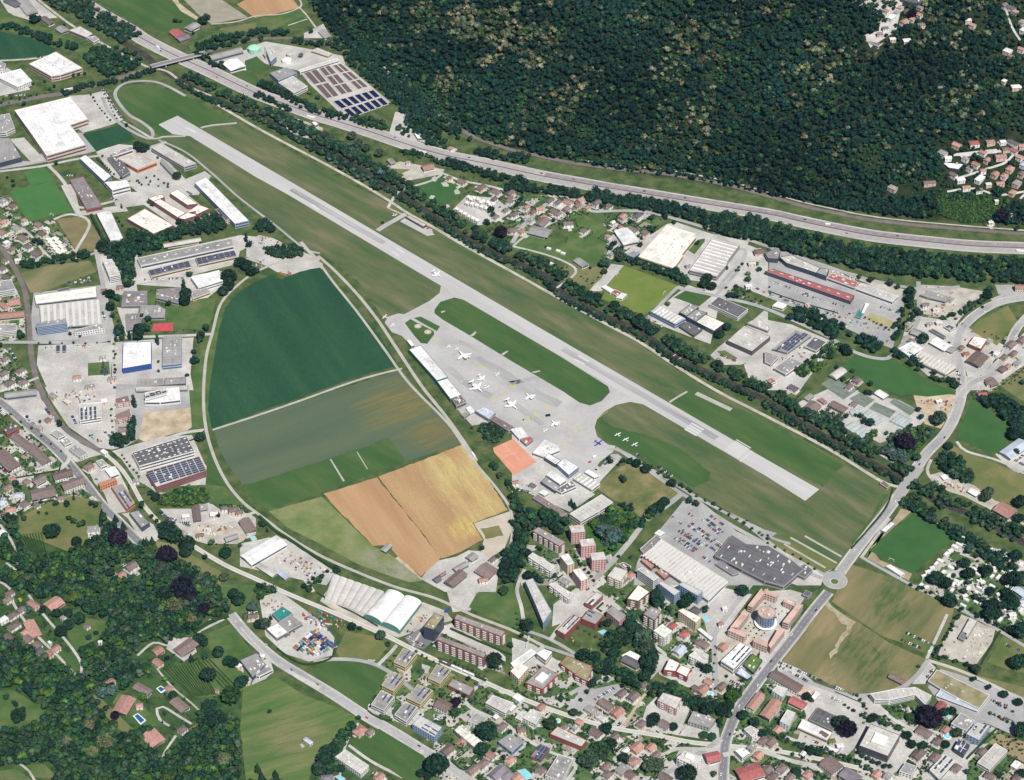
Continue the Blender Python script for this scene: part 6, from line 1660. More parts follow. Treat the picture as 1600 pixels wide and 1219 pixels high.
houses('''
01|20,30 a 10x9 G;20,160 b 12x9 T;100,200 a 14x11 G;240,180 a 12x9 N;265,235 a 12x9 N;145,265 a 14x10 N;175,315 a 12x9 N;228,362 a 17x11 Nw 7;75,330 b 11x9 N;15,230 a 12x10 T;38,290 b 8x7 W;15,450 a 12x9 N;40,510 a 12x9 D;20,680 a 12x8 T
01|305,270 a 10x7 Cc;320,290 a 10x7 Cc;335,310 a 10x7 Cc;350,330 a 10x7 Cc;368,350 a 10x7 Cc;345,265 a 10x7 Cc;365,290 a 10x7 Cc;385,315 a 10x7 Cc;395,340 a 10x7 Cc
01|130,1090 b 12x9 N;145,1165 b 12x10 N;60,1170 b 14x11 N;20,1110 b 12x10 N;480,1133 e 11x8 T;30,1020 b 10x8 N;750,570 e 10x8 N
02|45,605 b 12x10 N;110,652 e 14x10 B;152,705 a 12x11 N;12,695 b 11x10 B;65,742 e 13x9 T;8,885 b 10x9 W;165,565 a 10x8 N;380,668 e 9x7 N;580,862 e 15x11 G;820,1095 b 15x13 N;755,1150 b 12x9 T;555,470 b 12x11 N;770,240 e 13x11 N;1400,730 e 8x7 N;1460,740 e 14x10 N;1495,755 e 10x8 N;1335,765 e 10x8 C;1150,890 a 9x6 G;20,770 b 8x7 N
21|15,115 b 11x9 N;175,80 e 12x9 T;238,28 b 14x9 N;290,38 b 13x9 N;350,38 a 16x10 T;430,22 b 13x10 T;530,42 b 13x10 Nw 7.5;265,95 a 12x9 N;340,80 b 11x9 N;692,128 b 12x10 T;788,122 b 14x10 Dw 7.5;630,165 b 7x6 C;688,198 a 9x8 T;755,212 a 15x12 N;835,228 a 10x9 N;350,172 e 15x10 N;120,150 b 10x8 G;1550,348 e 18x12 N;622,362 b 9x7 G;450,215 a 10x8 N;290,110 b 10x8 N;15,215 a 10x9 N;60,220 b 9x8 T;-10,30 a 10x8 N;810,30 e 9x8 N
30|565,15 a 18x10 T;945,85 a 11x9 T;950,40 a 10x8 P;852,130 b 14x11 T;960,148 e 12x9 N;870,248 e 13x10 W;780,238 e 10x7 W;1252,120 e 11x7 W;1500,312 a 13x12 W;1520,42 a 15x10 D;775,100 b 16x9 W;1598,180 b 12x9 W;1182,900 a 14x10 T;1290,888 e 16x12 R;1392,880 e 14x9 T;1535,885 a 20x8 D;1540,935 a 12x9 R;1455,972 e 18x11 T;1370,992 b 10x8 T;1300,1020 a 12x9 T;1515,1047 b 13x10 T;1420,1082 b 12x10 T;1325,1110 b 18x10 W;1205,1112 e 13x11 C;1452,1140 e 13x8 T;1557,1138 b 14x11 G;1010,1135 e 20x8 N;780,1168 a 14x10 G;1092,950 a 14x12 G;1145,262 a 10x8 T;1552,535 e 16x10 C;1478,500 b 8x7 W;1380,1145 e 9x6 W;1600,1020 b 12x9 B;700,205 e 10x6 P
31|1520,930 b 16x12 N;1535,985 b 12x8 N;1590,900 b 14x11 N;1240,985 e 9x7 R;1390,1165 e 12x9 N;900,905 a 10x8 N;560,1150 b 12x10 N;160,1200 a 14x9 D;510,1190 b 12x8 N;1430,30 e 6x5 W;1520,100 b 10x8 W;1395,165 e 8x4 W
32|540,80 a 10x8 N;1340,20 e 12x9 R;1070,60 e 8x6 C
10|1207,1105 b 8x7 N;1285,1130 a 14x9 N;1410,1165 b 16x10 N;1500,1192 a 17x10 N;1590,1200 b 14x9 N;1218,920 a 9x8 T;950,1010 e 6x4 T
11|1490,20 b 9x8 N;1560,90 b 9x8 N;1500,130 b 10x8 N;1595,120 b 9x8 N;1590,215 b 10x9 N;1590,10 e 9x8 N
03|50,85 b 11x9 N;75,185 b 14x9 N;205,115 a 17x8 T;85,250 b 16x10 N;175,332 a 11x9 N;55,325 a 13x9 N;345,395 b 12x8 T;262,415 a 16x9 D;985,480 a 12x9 T;870,750 e 8x6 T;1140,898 b 10x9 N;1355,650 e 5x4 N;18,212 b 12x8 W;1490,500 b 7x6 W;400,205 a 10x6 G;1545,598 e 5x4 W;1205,895 b 7x6 N;310,355 a 5x3 W;625,350 e 5x3 W;1580,190 e 12x8 N
13|1197,1028 b 15x12 N;648,905 b 15x12 T;712,915 b 9x8 N;1420,1112 b 15x10 N;1355,1150 b 14x9 N;1515,1168 b 22x14 P;445,1205 e 14x10 P;325,970 a 12x5 B;770,1198 b 12x9 T;1570,1185 b 14x10 P;1440,470 a 8x6 W;1500,820 b 6x6 W;1060,905 e 5x4 W
23|1005,250 b 10x9 R;1078,303 b 11x10 R;1190,362 a 17x10 N;1150,155 a 13x10 D;1318,382 b 11x10 T;1190,650 b 13x11 T;1312,630 b 12x9 N;685,675 b 12x9 N;760,692 b 14x11 N;590,742 a 19x11 N;660,790 b 15x11 T;495,775 a 14x10 G;560,822 a 13x9 L;812,862 b 11x9 N;955,868 a 14x11 N;525,918 a 15x11 N;640,948 b 12x9 N;780,1010 b 15x12 T;765,1100 b 13x10 T;690,1148 b 15x12 G;735,1178 a 13x10 N;960,1200 a 16x11 N;1050,400 b 15x10 B;1575,970 b 12x10 N;1590,1150 b 10x9 N;1305,237 e 6x5 T;1330,140 e 6x5 W;395,885 b 7x6 G;30,1200 b 12x10 T;590,1130 b 12x8 N;710,1030 b 8x6 C;-5,760 b 10x8 W
33|978,915 a 19x12 N;1062,972 b 11x9 N;940,1055 b 16x12 N;1045,1078 b 13x10 N;90,1142 b 13x10 N;18,978 b 13x11 N;30,1190 b 13x10 N;400,970 e 8x6 E;452,1000 e 8x6 W;1530,180 e 9x6 W;1560,1200 b 10x8 N;1590,100 e 14x7 B;220,1050 b 6x5 C;0,1150 b 10x9 N;750,1190 b 9x8 G
''')
def yards():
    mb = MB()
    for k, q in enumerate(YARDS):
        z = [float(Hs(*p)) for p in q]
        if max(z) > .02: mb.add([(*p, h + .4) for p, h in zip(q, z)], [(0, 1, 2, 3)])
        else: mb.add([(*p, .052 + .0002 * k) for p in ccw(q)], [(0, 1, 2, 3)])
    struct(mb.build('pavement', PAVE))
yards()
houses('''
30|1235,985 a 11x8 G;1262,1045 a 10x8 T;1480,1092 b 11x9 T;1345,945 a 12x9 T;1488,925 e 11x8 N;1575,975 a 11x9 T;1345,1060 e 9x8 T;1160,1085 a 12x9 N;1125,980 e 11x8 C;1240,1165 e 13x8 T;1320,1180 e 11x8 N;1530,1195 b 12x9 T;1585,1080 b 11x9 N;1470,880 e 10x7 W;1590,905 e 12x9 T;830,40 b 9x8 T;870,62 b 9x8 N;805,72 b 10x8 G;740,60 a 10x8 T;905,112 b 10x8 T;735,170 e 10x7 N;1478,25 b 11x9 N;1545,65 a 11x8 T;1590,130 b 11x9 G;1280,150 a 10x8 T;1330,30 e 10x7 N;1520,345 a 10x7 N;1585,300 a 11x8 T
31|1208,950 b 9x8 N;1480,1005 b 10x8 N;1560,1045 b 11x8 G;1500,1065 b 9x7 T;1010,800 e 9x6 G;1070,790 e 9x6 W;1145,645 b 9x8 G;985,680 e 10x7 N;1050,705 e 9x6 L;230,742 a 12x6 G;340,775 a 12x6 W;470,800 a 10x6 N;1380,905 b 11x9 G;1430,985 b 10x7 W;880,800 b 10x7 G;300,1040 b 12x8 L
01|650,590 e 9x7 N;30,690 a 10x8 T;110,400 e 9x6 W;30,400 a 10x8 N;80,60 a 11x9 N;150,150 a 9x7 T;290,205 a 8x6 W;640,1010 e 9x6 G;700,1140 e 12x7 G;560,1190 e 14x7 G
02|330,30 a 14x8 G;420,60 a 12x8 L;650,60 e 9x8 W;560,120 b 9x7 N;90,430 b 9x7 W;250,230 a 9x7 G;300,180 a 9x7 N;430,510 b 9x7 N;80,550 a 10x8 T;230,710 a 8x6 N;1250,900 e 10x6 N;1160,780 e 10x6 W;650,380 a 10x6 W;850,560 e 8x6 G
03|60,45 b 10x8 N;130,150 b 10x8 N;155,290 b 9x7 T;235,370 a 10x8 N;305,425 a 10x7 T;1055,640 a 9x7 T;1180,380 b 8x6 T;690,600 b 10x8 T;540,250 a 8x6 N
22|20,570 e 9x6 T;130,590 a 9x6 N;700,1180 b 12x9 N;740,1150 b 11x9 T;330,1190 a 13x9 G
21|410,60 b 12x9 N;470,70 b 10x8 T;610,60 a 9x8 N;90,70 b 10x8 T;130,100 b 10x8 N;200,130 b 9x8 T;600,250 a 9x7 T;1500,420 e 11x8 L;1480,560 e 10x7 W
12|1480,1050 b 9x7 N;1420,1180 e 11x7 T;1290,1150 b 10x7 G
13|1540,880 b 13x9 N;1480,700 a 11x8 G;1280,980 b 12x9 T;1590,1090 b 12x9 T;1470,1060 a 11x8 T
33|350,930 a 10x8 N;680,1180 b 11x9 T;1110,900 b 10x8 T;1180,1140 b 12x9 N;1550,1120 b 11x8 W;1390,1190 a 12x9 N;250,1180 b 11x8 T;140,1200 b 11x8 N;1340,1040 b 11x9 N;60,900 b 10x8 T
23|40,700 a 12x9 W;180,760 b 10x8 T;330,880 b 9x7 N;420,850 a 9x7 T;600,1180 b 11x9 N;870,1010 b 11x9 T;900,1060 b 10x8 N;1120,1150 b 12x9 T;1470,1130 b 10x8 N;1540,1060 b 11x9 T;1390,480 b 8x6 N;1230,600 a 10x8 T;830,620 b 10x8 N;1150,640 a 9x7 N;1500,1010 b 10x8 G;60,900 e 10x8 N;180,1150 a 11x9 N
''')
# round glass tower
def glass_tower():
    cx, cy = gp(1198, 974 - 0, 0); X, Y = gp(1198, 957, 22); r = 11.5
    root = bpy.data.objects.new('glass_tower', None); C.objects.link(root); root.location = (X, Y, 0)
    gl = mat('blue_glass', [(0.03, 0.07, 0.16), (0.10, 0.19, 0.33)], 0.25, .12, spec=.8)
    MB().lathe([(r, 0), (r, 22)], (0, 0, 0), 40, cap=False).build('wall', gl, root)
    MB().lathe([(r + .3, 21.4), (r + .3, 23), (r - .5, 23), (r - .5, 22)], (0, 0, 0), 40, cap=False).build('parapet', METALG, root)
    MB().lathe([(r - .4, 21.8), (r - .4, 22.2)], (0, 0, 0), 40).build('roof', roofm('Q'), root)
    MB().lathe([(r + 3.2, 3.4), (r + 3.4, 3.8), (r - .1, 4.0)], (0, 0, 0), 40, cap=False).build('canopy', UNITM, root)
    for f in range(1, 6): MB().lathe([(r + .12, f * 3.7), (r + .12, f * 3.7 + .5)], (0, 0, 0), 40, cap=False).build('floor_band', METALG, root)
    for k in range(20):
        a = k * .314; ubox('mullion', UNITM, (math.cos(a) * (r + .1), math.sin(a) * (r + .1), 11), (.2, .2, 22), a, root)
    for a, b, c in ((-5, 3, 2), (4, 4, 1.6), (2, -5, 2.2), (-3, -4, 1.5)): ubox('roof_unit', UNITM, (a, b, 23), (c * 1.4, c, 1.7), .6, root)
    root['label'] = 'round blue glass tower inside the pink ring of wings'; root['category'] = 'tower'; occ_poly([(X + 15 * math.cos(a), Y + 15 * math.sin(a)) for a in np.arange(0, 6.3, .5)])
glass_tower()
def tank(t, x, y, r, h, m, label, cat='tank', name='storage_tank'):
    X, Y, Z = hit(*pts(t, f'{x},{y}')[0], h); root = bpy.data.objects.new(name, None); C.objects.link(root); root.location = (X, Y, 0)
    MB().lathe([(r, 0), (r, h)], (0, 0, 0), 28, cap=False).build('wall', m, root); MB().lathe([(r + .2, h), (r * .6, h + r * .16), (.1, h + r * .2)], (0, 0, 0), 28, cap=True).build('roof', m, root)
    ubox('ladder', METALG, (0, -r - .2, h / 2), (.8, .3, h), 0, root); root['label'] = label; root['category'] = cat; return root
GT = mat('mint_paint', (0.33, 0.60, 0.47), .3, .6)
tank('F', 397, 74, 11, 10, GT, 'large mint green gas tank beside the motorway')
tank('10', 190, 372, 9, 5, roofm('C'), 'pale round settling tank below the blue sludge building')
tank('10', 210, 335, 6, 6, roofm('L'), 'small grey round tank behind the pale settling tank')
tank('21', 1095, 430, 2.2, 9, roofm('L'), 'left tall grey silo beside the white ribbed hall', 'silo', 'silo')
tank('21', 1108, 425, 2.2, 9, roofm('L'), 'right tall grey silo beside the white ribbed hall', 'silo', 'silo')
tank('13', 40, 440, 3, 5, roofm('C'), 'small pale tank at the roadside yard below the depot')
X, Y = gp(*pts('10', '62,370')[0]); ch = MB().lathe([(1.5, 0), (1.2, 24), (1.3, 25)], (0, 0, 0), 12).build('chimney', roofm('L'), loc=(X, Y, 0)); tag(ch, 'tall pale chimney of the treatment plant', 'chimney')
# double arched white hall and ribbed greenhouse
def barrels(pp, n, rise, h, m, endm, name, label, cat, ribs=0):
    # pp: four pixel corners of the eaves (A-B along the barrels' axis, B-C across)
    A, B, C_, D = [Vector(gp(*p, h)) for p in pp]; root = bpy.data.objects.new(name, None); C.objects.link(root); o = Vector(A); root.location = (o.x, o.y, 0)
    occ_poly([tuple(v) for v in (A, B, C_, D)])
    for k in range(n):
        a0, a1 = A.lerp(D, k / n) - o, A.lerp(D, (k + 1) / n) - o; b0, b1 = B.lerp(C_, k / n) - o, B.lerp(C_, (k + 1) / n) - o; seg = 14; vs = []
        for i in range(seg + 1):
            th = math.pi * i / seg; u = .5 - .5 * math.cos(th); z = h + rise * math.sin(th); p = a0.lerp(a1, u); q = b0.lerp(b1, u); vs += [(p.x, p.y, z), (q.x, q.y, z)]
        mb = MB(); mb.add(vs, [(2 * i, 2 * i + 1, 2 * i + 3, 2 * i + 2) for i in range(seg)]); r = mb.build('roof', m, root)
        for e, (p0, p1) in enumerate(((a0, a1), (b0, b1))):
            v = [(p0.x, p0.y, 0)] + [vs[2 * i + e] for i in range(seg + 1)] + [(p1.x, p1.y, 0)]; MB().add(v, [tuple(range(len(v)))]).build('end_wall', endm, root)
        for k2 in range(ribs):
            t_ = (k2 + .5) / ribs; p, q = a0.lerp(b0, t_), a1.lerp(b1, t_); vv = []
            for i in range(9):
                th = math.pi * i / 8; u = .5 - .5 * math.cos(th); c = p.lerp(q, u); vv.append((c.x, c.y, h + rise * math.sin(th) + .15)); d = (b0 - a0).normalized() * .9; vv.append((c.x + d.x, c.y + d.y, h + rise * math.sin(th) + .15))
            MB().add(vv, [(2 * i, 2 * i + 1, 2 * i + 3, 2 * i + 2) for i in range(8)]).build('rib', CONC, root)
    mb = MB()
    for p, q in ((A, B), (D, C_)):
        p, q = p - o, q - o; mb.add([(p.x, p.y, 0), (q.x, q.y, 0), (q.x, q.y, h), (p.x, p.y, h)], [(0, 1, 2, 3)])
    mb.build('side_wall', endm, root); root['label'] = label; root['category'] = cat
barrels([(605, 923), (569, 962), (624.5, 986), (658.5, 941.5)], 2, 6, 6, roofm('W'), mat('faded_teal', (.10, .24, .22)), 'sports_dome', 'big white double-arched hall with teal end walls', 'hall')
barrels([(520, 897), (507, 935.5), (571, 960), (600, 925)], 7, 1.6, 3.5, roofm('L'), wallm('w'), 'greenhouse', 'pale ribbed multi-span greenhouse left of the white arched hall', 'greenhouse', 6)
# nursery greenhouses and frames
GH_ = mat('greenhouse_glass', [(0.22, 0.28, 0.28), (0.42, 0.47, 0.46)], .08, .2, spec=.6)
for i, (s, n, ri, l) in enumerate((('470,225 530,195 640,258 582,300', 4, 1.0, 'glass greenhouse nearest the river at the nursery'), ('588,148 630,118 722,185 672,218', 5, .7, 'ridged grey greenhouse in the nursery middle'), ('760,190 830,140 905,180 850,232', 4, .8, 'pale glass houses at the nursery right side'), ('508,130 558,95 602,122 530,165', 3, .8, 'pale blue glasshouse beside the brown nursery barn'))):
    barrels(pts('32', s), n, ri, 2.6, GH_, GH_, 'greenhouse', l, 'greenhouse', 5)
struct(area('nursery_bed', '32', '630,115 668,75 800,130 760,175', mat('nursery_rows', [(0.10, 0.14, 0.10), (0.2, 0.22, 0.19)], .05, 1, stretch=(.3, 4), rot=-.74, fine=.4, fine_scale=.4), 3, True))
struct(area('nursery_bed', '32', '508,52 580,12 668,60 602,108', MATS['nursery_rows'], 3, True)); struct(area('nursery_bed', '32', '760,75 790,48 930,125 885,160', MATS['nursery_rows'], 3, True)); struct(area('nursery_bed', '31', '330,1180 400,1140 560,1219 470,1280', MATS['nursery_rows'], 3, True))
# treatment basins
def basins(t, A, B, C_, D, nx, ny, m, name, lab, gap=.12):
    P = [Vector(gp(*p)) for p in pts(t, ' '.join((A, B, C_, D)))]
    f = lambda u, v: P[0].lerp(P[1], u).lerp(P[3].lerp(P[2], u), v)
    for i in range(nx):
        for j in range(ny):
            g = gap / 2; q = [f((i + a) / nx, (j + b) / ny) for a, b in ((g, g * .6), (1 - g, g * .6), (1 - g, 1 - g * .6), (g, 1 - g * .6))]
            root = bpy.data.objects.new(name, None); C.objects.link(root); c = sum(q, Vector((0, 0))) / 4; root.location = (c.x, c.y, 0); qq = ccw([(v.x - c.x, v.y - c.y) for v in q])
            mb = MB(); ins = inset(qq, .5); k = 4; mb.v = [(x, y, .3) for x, y in inset(qq, -.5)] + [(x, y, 1.1) for x, y in inset(qq, -.5)] + [(x, y, 1.1) for x, y in ins] + [(x, y, .3) for x, y in ins]
            for r_ in range(3):
                for s in range(4): mb.f.append((r_ * 4 + s, r_ * 4 + (s + 1) % 4, r_ * 4 + 4 + (s + 1) % 4, r_ * 4 + 4 + s)); mb.m.append(0)
            mb.build('rim', CONC, root); mesh('water', [(x, y, .7) for x, y in inset(qq, .45)], [(0, 1, 2, 3)], m, root)
            root['category'] = 'basin'; cc = project(c.x, c.y, 0); root['group'] = 'treatment basins'; later(root, lab, *cc)
basins('10', '285,450', '375,428', '525,603', '445,622', 2, 2, BRNP, 'settling_basin', 'brown water settling basin')
basins('10', '385,425', '455,405', '612,577', '535,597', 2, 3, BRNP, 'settling_basin', 'brown water settling basin')
basins('10', '475,410', '530,398', '705,545', '640,565', 2, 3, BRNP, 'settling_basin', 'brown water settling basin')
basins('10', '472,635', '735,560', '835,655', '600,740', 6, 2, BLUEP, 'clear_basin', 'dark blue water basin', .2)
# bridges
def bridge(name, pa, pb, w_, z, label, m, piers, rails=True):
    A = Vector(gp(*pa, z)); B = Vector(gp(*pb, z)); d = B - A; L = d.length; rz = math.atan2(d.y, d.x); c = (A + B) / 2; root = bpy.data.objects.new(name, None); C.objects.link(root); root.location = (c.x, c.y, 0)
    ubox('deck', m, (0, 0, z - .6), (L, w_, 1.2), rz, root)
    for s in (-1, 1): ubox('parapet', CONC, (-math.sin(rz) * s * (w_ / 2), math.cos(rz) * s * (w_ / 2), z + .45), (L, .4, 1.3), rz, root)
    for k in range(piers):
        t_ = (k + 1) / (piers + 1) - .5; ubox('pier', CONC, (math.cos(rz) * L * t_, math.sin(rz) * L * t_, z / 2 - .6), (1.2, w_ * .8, z), rz, root)
    root['label'] = label; root['category'] = 'bridge'; return root, rz, L
root_, rz_, L_ = bridge('railway_bridge', (236, 104), (322, 82), 11, 7, 'grey railway bridge crossing the river and motorway', roofm('P'), 3)
for s in (-3.2, -1.7, 1.7, 3.2): ubox('rail', METALG, (-math.sin(rz_) * s, math.cos(rz_) * s, 7.1), (L_, .25, .2), rz_, root_)
bridge('road_bridge', (1404, 774), (1436, 730), 15, .65, 'concrete road bridge over the river right of the airfield', ASPH, 0)
bridge('footbridge', (823, 1012), (827, 993), 2.5, 1.0, 'tiny white footbridge over the stream below the slanted building', CONC, 0)
# ------------------------------------------------------------------ trains, planes, vehicles
def train(t, s, n, m1, m2, label, cat='train', w_=2.8, L=18, h=3.6, z0=.7):
    c = line(t, s); root = bpy.data.objects.new('train', None); C.objects.link(root); o = c[0]; Z0 = float(Hs(o.x, o.y)); root.location = (o.x, o.y, Z0)
    cum = [0]
    for a, b in zip(c[:-1], c[1:]): cum.append(cum[-1] + (b - a).length)
    for k in range(n):
        s_ = min((k + .5) * (L + .8), cum[-1] - .1); i = min(max(int(np.searchsorted(cum, s_)) - 1, 0), len(c) - 2); p = c[i].lerp(c[i + 1], (s_ - cum[i]) / (cum[i + 1] - cum[i])); d = c[i + 1] - c[i]; rz = math.atan2(d.y, d.x)
        q = p - o; zz = float(Hs(p.x, p.y)) - Z0
        mb = MB().box((0, 0, 0), (L, w_, h), 0, 0, .93); b = mb.build('carriage', m1 if (k % 3) else m2, root); b.location = (q.x, q.y, z0 + h / 2 + zz); b.rotation_euler = (0, 0, rz)
        wb = MB().box((0, 0, .3), (L * .9, w_ + .05, .9)).build('window_band', GLASS, b); rb = MB().box((0, 0, h / 2 + .05), (L * .4, 1.2, .3)).build('roof_unit', UNITM, b)
    root['label'] = label; root['category'] = cat
redp = mat('train_red', (.5, .03, .03), 1, .4); whp = mat('train_white', (.7, .7, .7), 1, .4)
train('00', '395,573 550,543', 3, redp, whp, 'red and white train standing on the upper left railway')
train('F', '686,1034 736,1056', 3, whp, roofm('D'), 'dark roofed tram on the track below the brick blocks', L=17)
H = math.radians
plane('F', 683, 429, H(30), .88, 'jet', 'white jet taking off on the runway')
plane('b', 350, 285, H(225), 1.28, 'jet', 'largest white jet parked nearest the white terminal')
plane('b', 520, 690, H(38), 1.25, 'jet', 'big white jet parked in the middle of the apron')
plane('b', 960, 905, H(38), 1.15, 'jet', 'white jet parked at the middle right of the apron')
plane('b', 585, 572, H(38), .78, 'jet', 'small white jet beside the big middle jet')
plane('b', 1175, 795, H(222), .95, 'jet', 'white jet facing the terminal near the yellow markings')
plane('b', 1490, 1130, H(222), .85, 'jet', 'white jet parked at the apron\'s lower right')
plane('b', 775, 515, H(20), .85, 'twin', 'small white twin propeller plane alone above the parked jets')
plane('b', 640, 675, H(38), .95, 'twin', 'small white propeller plane beside the big middle jet')
plane('b', 170, 168, H(200), .75, 'twin', 'small propeller plane left of the largest parked jet', )
plane('b', 275, 200, H(210), .75, 'twin', 'small dark-shadowed plane just above the largest parked jet')
plane('22', 662, 276, H(220), .95, 'prop', 'upper left of three white light planes on the grass')
plane('22', 712, 307, H(220), .95, 'prop', 'middle of three white light planes on the grass')
plane('22', 768, 338, H(220), .95, 'prop', 'lower right of three white light planes on the grass')
plane('22', 538, 328, H(30), 1.3, 'prop', 'dark blue propeller plane at the apron corner', JB)
plane('22', 208, 248, H(30), .8, 'prop', 'light plane near the red apron kiosk')
plane('11', 806, 760, H(200), .95, 'prop', 'white light plane on the grass edge left of the taxiway')
plane('11', 853, 812, H(200), .85, 'prop', 'white light plane on the small stand left of the helipads')
plane('11', 866, 122, H(40), .85, 'prop', 'white glider-like plane left of the open hangar')
plane('11', 1098, 243, H(90), .75, 'prop', 'white light plane right of the open hangar')
building('11', '935,135 955,125 1068,185 1045,198', 4, 'Ld', '', '=narrow open-fronted hangar beside the runway', 'hangar', 'hangar')
tank('11', 1075, 205, 2.2, 1.6, mat('red_canvas', (.5, .05, .06)), 'small round red tent beside the open hangar', 'tent', 'tent')
roadcars('F', MWP, [(.05, 1, 'w'), (.09, -1, 'k'), (.13, 1, 'g'), (.17, -1, 'k'), (.2, 1, 'w'), (.24, -1, 'r'), (.27, 1, 'k'), (.3, -1, 's'), (.33, 1, 'k'), (.37, -1, 'w'), (.4, 1, 'k'), (.43, 1, 'b'), (.46, -1, 'k'), (.5, 1, 'k'), (.53, -1, 'w'), (.57, 1, 'k'), (.6, 1, 'r'), (.63, -1, 'k'), (.66, 1, 'k'), (.7, 1, 'k'), (.73, -1, 'w'), (.77, 1, 'w'), (.8, 1, 'k'), (.84, -1, 'g'), (.88, 1, 'k'), (.92, -1, 'w'), (.96, 1, 'w')], 'the motorway', 7)
roadcars('F', '0,628 85,700 188,818 220,850', [(.2, 1, 'w'), (.5, -1, 'k'), (.9, 1, 'r')], 'the left main road', 2.4)
roadcars('F', '360,960 470,1055 620,1147 740,1225', [(.08, 1, 'w'), (.2, 1, 's'), (.32, -1, 'b'), (.42, 1, 'g'), (.62, -1, 'r'), (.8, 1, 'k')], 'the lower road', 2.4)
roadcars('F', '1128,1240 1140,1140 1200,1045 1295,925', [(.1, 1, 'w'), (.25, -1, 'k'), (.38, 1, 'w'), (.5, -1, 'w'), (.62, 1, 'k'), (.74, 1, 'w'), (.88, -1, 'k')], 'the street to the roundabout', 2.4)
roadcars('F', '1312,895 1420,752 1492,650 1500,560 1540,482 1570,470', [(.1, 1, 'w'), (.25, -1, 'w'), (.38, 1, 'k'), (.48, -1, 'k'), (.6, 1, 's'), (.7, -1, 'k'), (.82, 1, 'r'), (.93, -1, 'w')], 'the bridge road', 2.6)
carrow('22', '1045,735 1140,795', 'the topmost supermarket car park row', .35)
carrow('22', '1090,690 1150,745', 'the short corner row of the supermarket car park', .5)
for i, (a, ph) in enumerate((('1180,800 1300,905', 'first'), ('1200,795 1320,890', 'second'), ('1120,830 1270,940', 'third'), ('1100,845 1250,950', 'fourth'), ('1040,880 1200,985', 'fifth'), ('1065,875 1220,975', 'sixth'), ('1015,925 1140,1010', 'seventh'), ('1040,920 1160,1000', 'eighth'), ('1240,785 1330,850', 'ninth'), ('1270,960 1340,1000', 'tenth'), ('1240,980 1290,1020', 'eleventh'), ('1190,1040 1240,1075', 'twelfth'))):
    carrow('22', a, f'the {ph} marked row of the supermarket car park', .78, 2.5, 'wwsskkgkgbkr')
carrow('33', '65,485 340,605', 'the upper street row below the hay field', .8); carrow('33', '70,510 250,605', 'the lower street row below the hay field', .75); carrow('33', '370,620 540,690', 'the row along the hay field\'s lower edge', .8)
carrow('33', '860,300 1045,385', 'the upper row of the field car park', .85); carrow('33', '830,345 1010,420', 'the lower row of the field car park', .85)
carrow('33', '1410,740 1540,790', 'the upper market car park row', .5); carrow('33', '1400,815 1500,860', 'the lower market car park row', .5); carrow('33', '360,690 480,745', 'the row above the pale corner car park', .5)
carrow('22', '775,400 835,430', 'the row at the airfield fence corner', .8); carrow('22', '520,500 620,440', 'the terminal car park row', .6); carrow('22', '60,590 150,600', 'the tennis court row', .4); carrow('22', '1455,810 1540,850', 'the airfield lane', .5, along=True)
carrow('23', '515,720 650,640', 'the slanted row by the ravine wood', .8); carrow('02', '170,180 270,260', 'the used car row by the main road', .9, gap=3.5); carrow('02', '0,130 60,180', 'the row at the left photo edge', .6); carrow('01', '55,960 120,1060', 'the left yard row by the railway', .7, gap=4)
carrow('02', '1000,760 1100,840', 'the yard row beside the bright green thicket', .9); carrow('02', '1120,830 1200,830', 'the yard row by the brown shed', .7); carrow('02', '280,110 350,200', 'the garden row beside the railway', .7); carrow('13', '950,330 1060,390', 'the row beside the slender sedum-roofed block', .7)
carrow('31', '210,620 480,700', 'the depot row below the long red roof', .8, gap=4); carrow('31', '700,830 780,870', 'the lower depot car park row', .5); carrow('31', '1180,780 1280,860', 'the row inside the road loop', .4); carrow('32', '1560,440 1600,400', 'the garage forecourt row', .7)
carrow('00', '385,1095 490,1100', 'the row by the purple-roofed hall', .8, gap=4); carrow('01', '690,20 740,35', 'the row below the blue-walled hall', .7); carrow('21', '870,780 1000,860', 'the yard row by the blue-walled workshop', .3); carrow('33', '985,590 1030,530', 'the row left of the sedum-roofed market', .7)
carrow('00', '1140,1180 1200,1219', 'the row right of the courtyard offices', .8, gap=3.5)
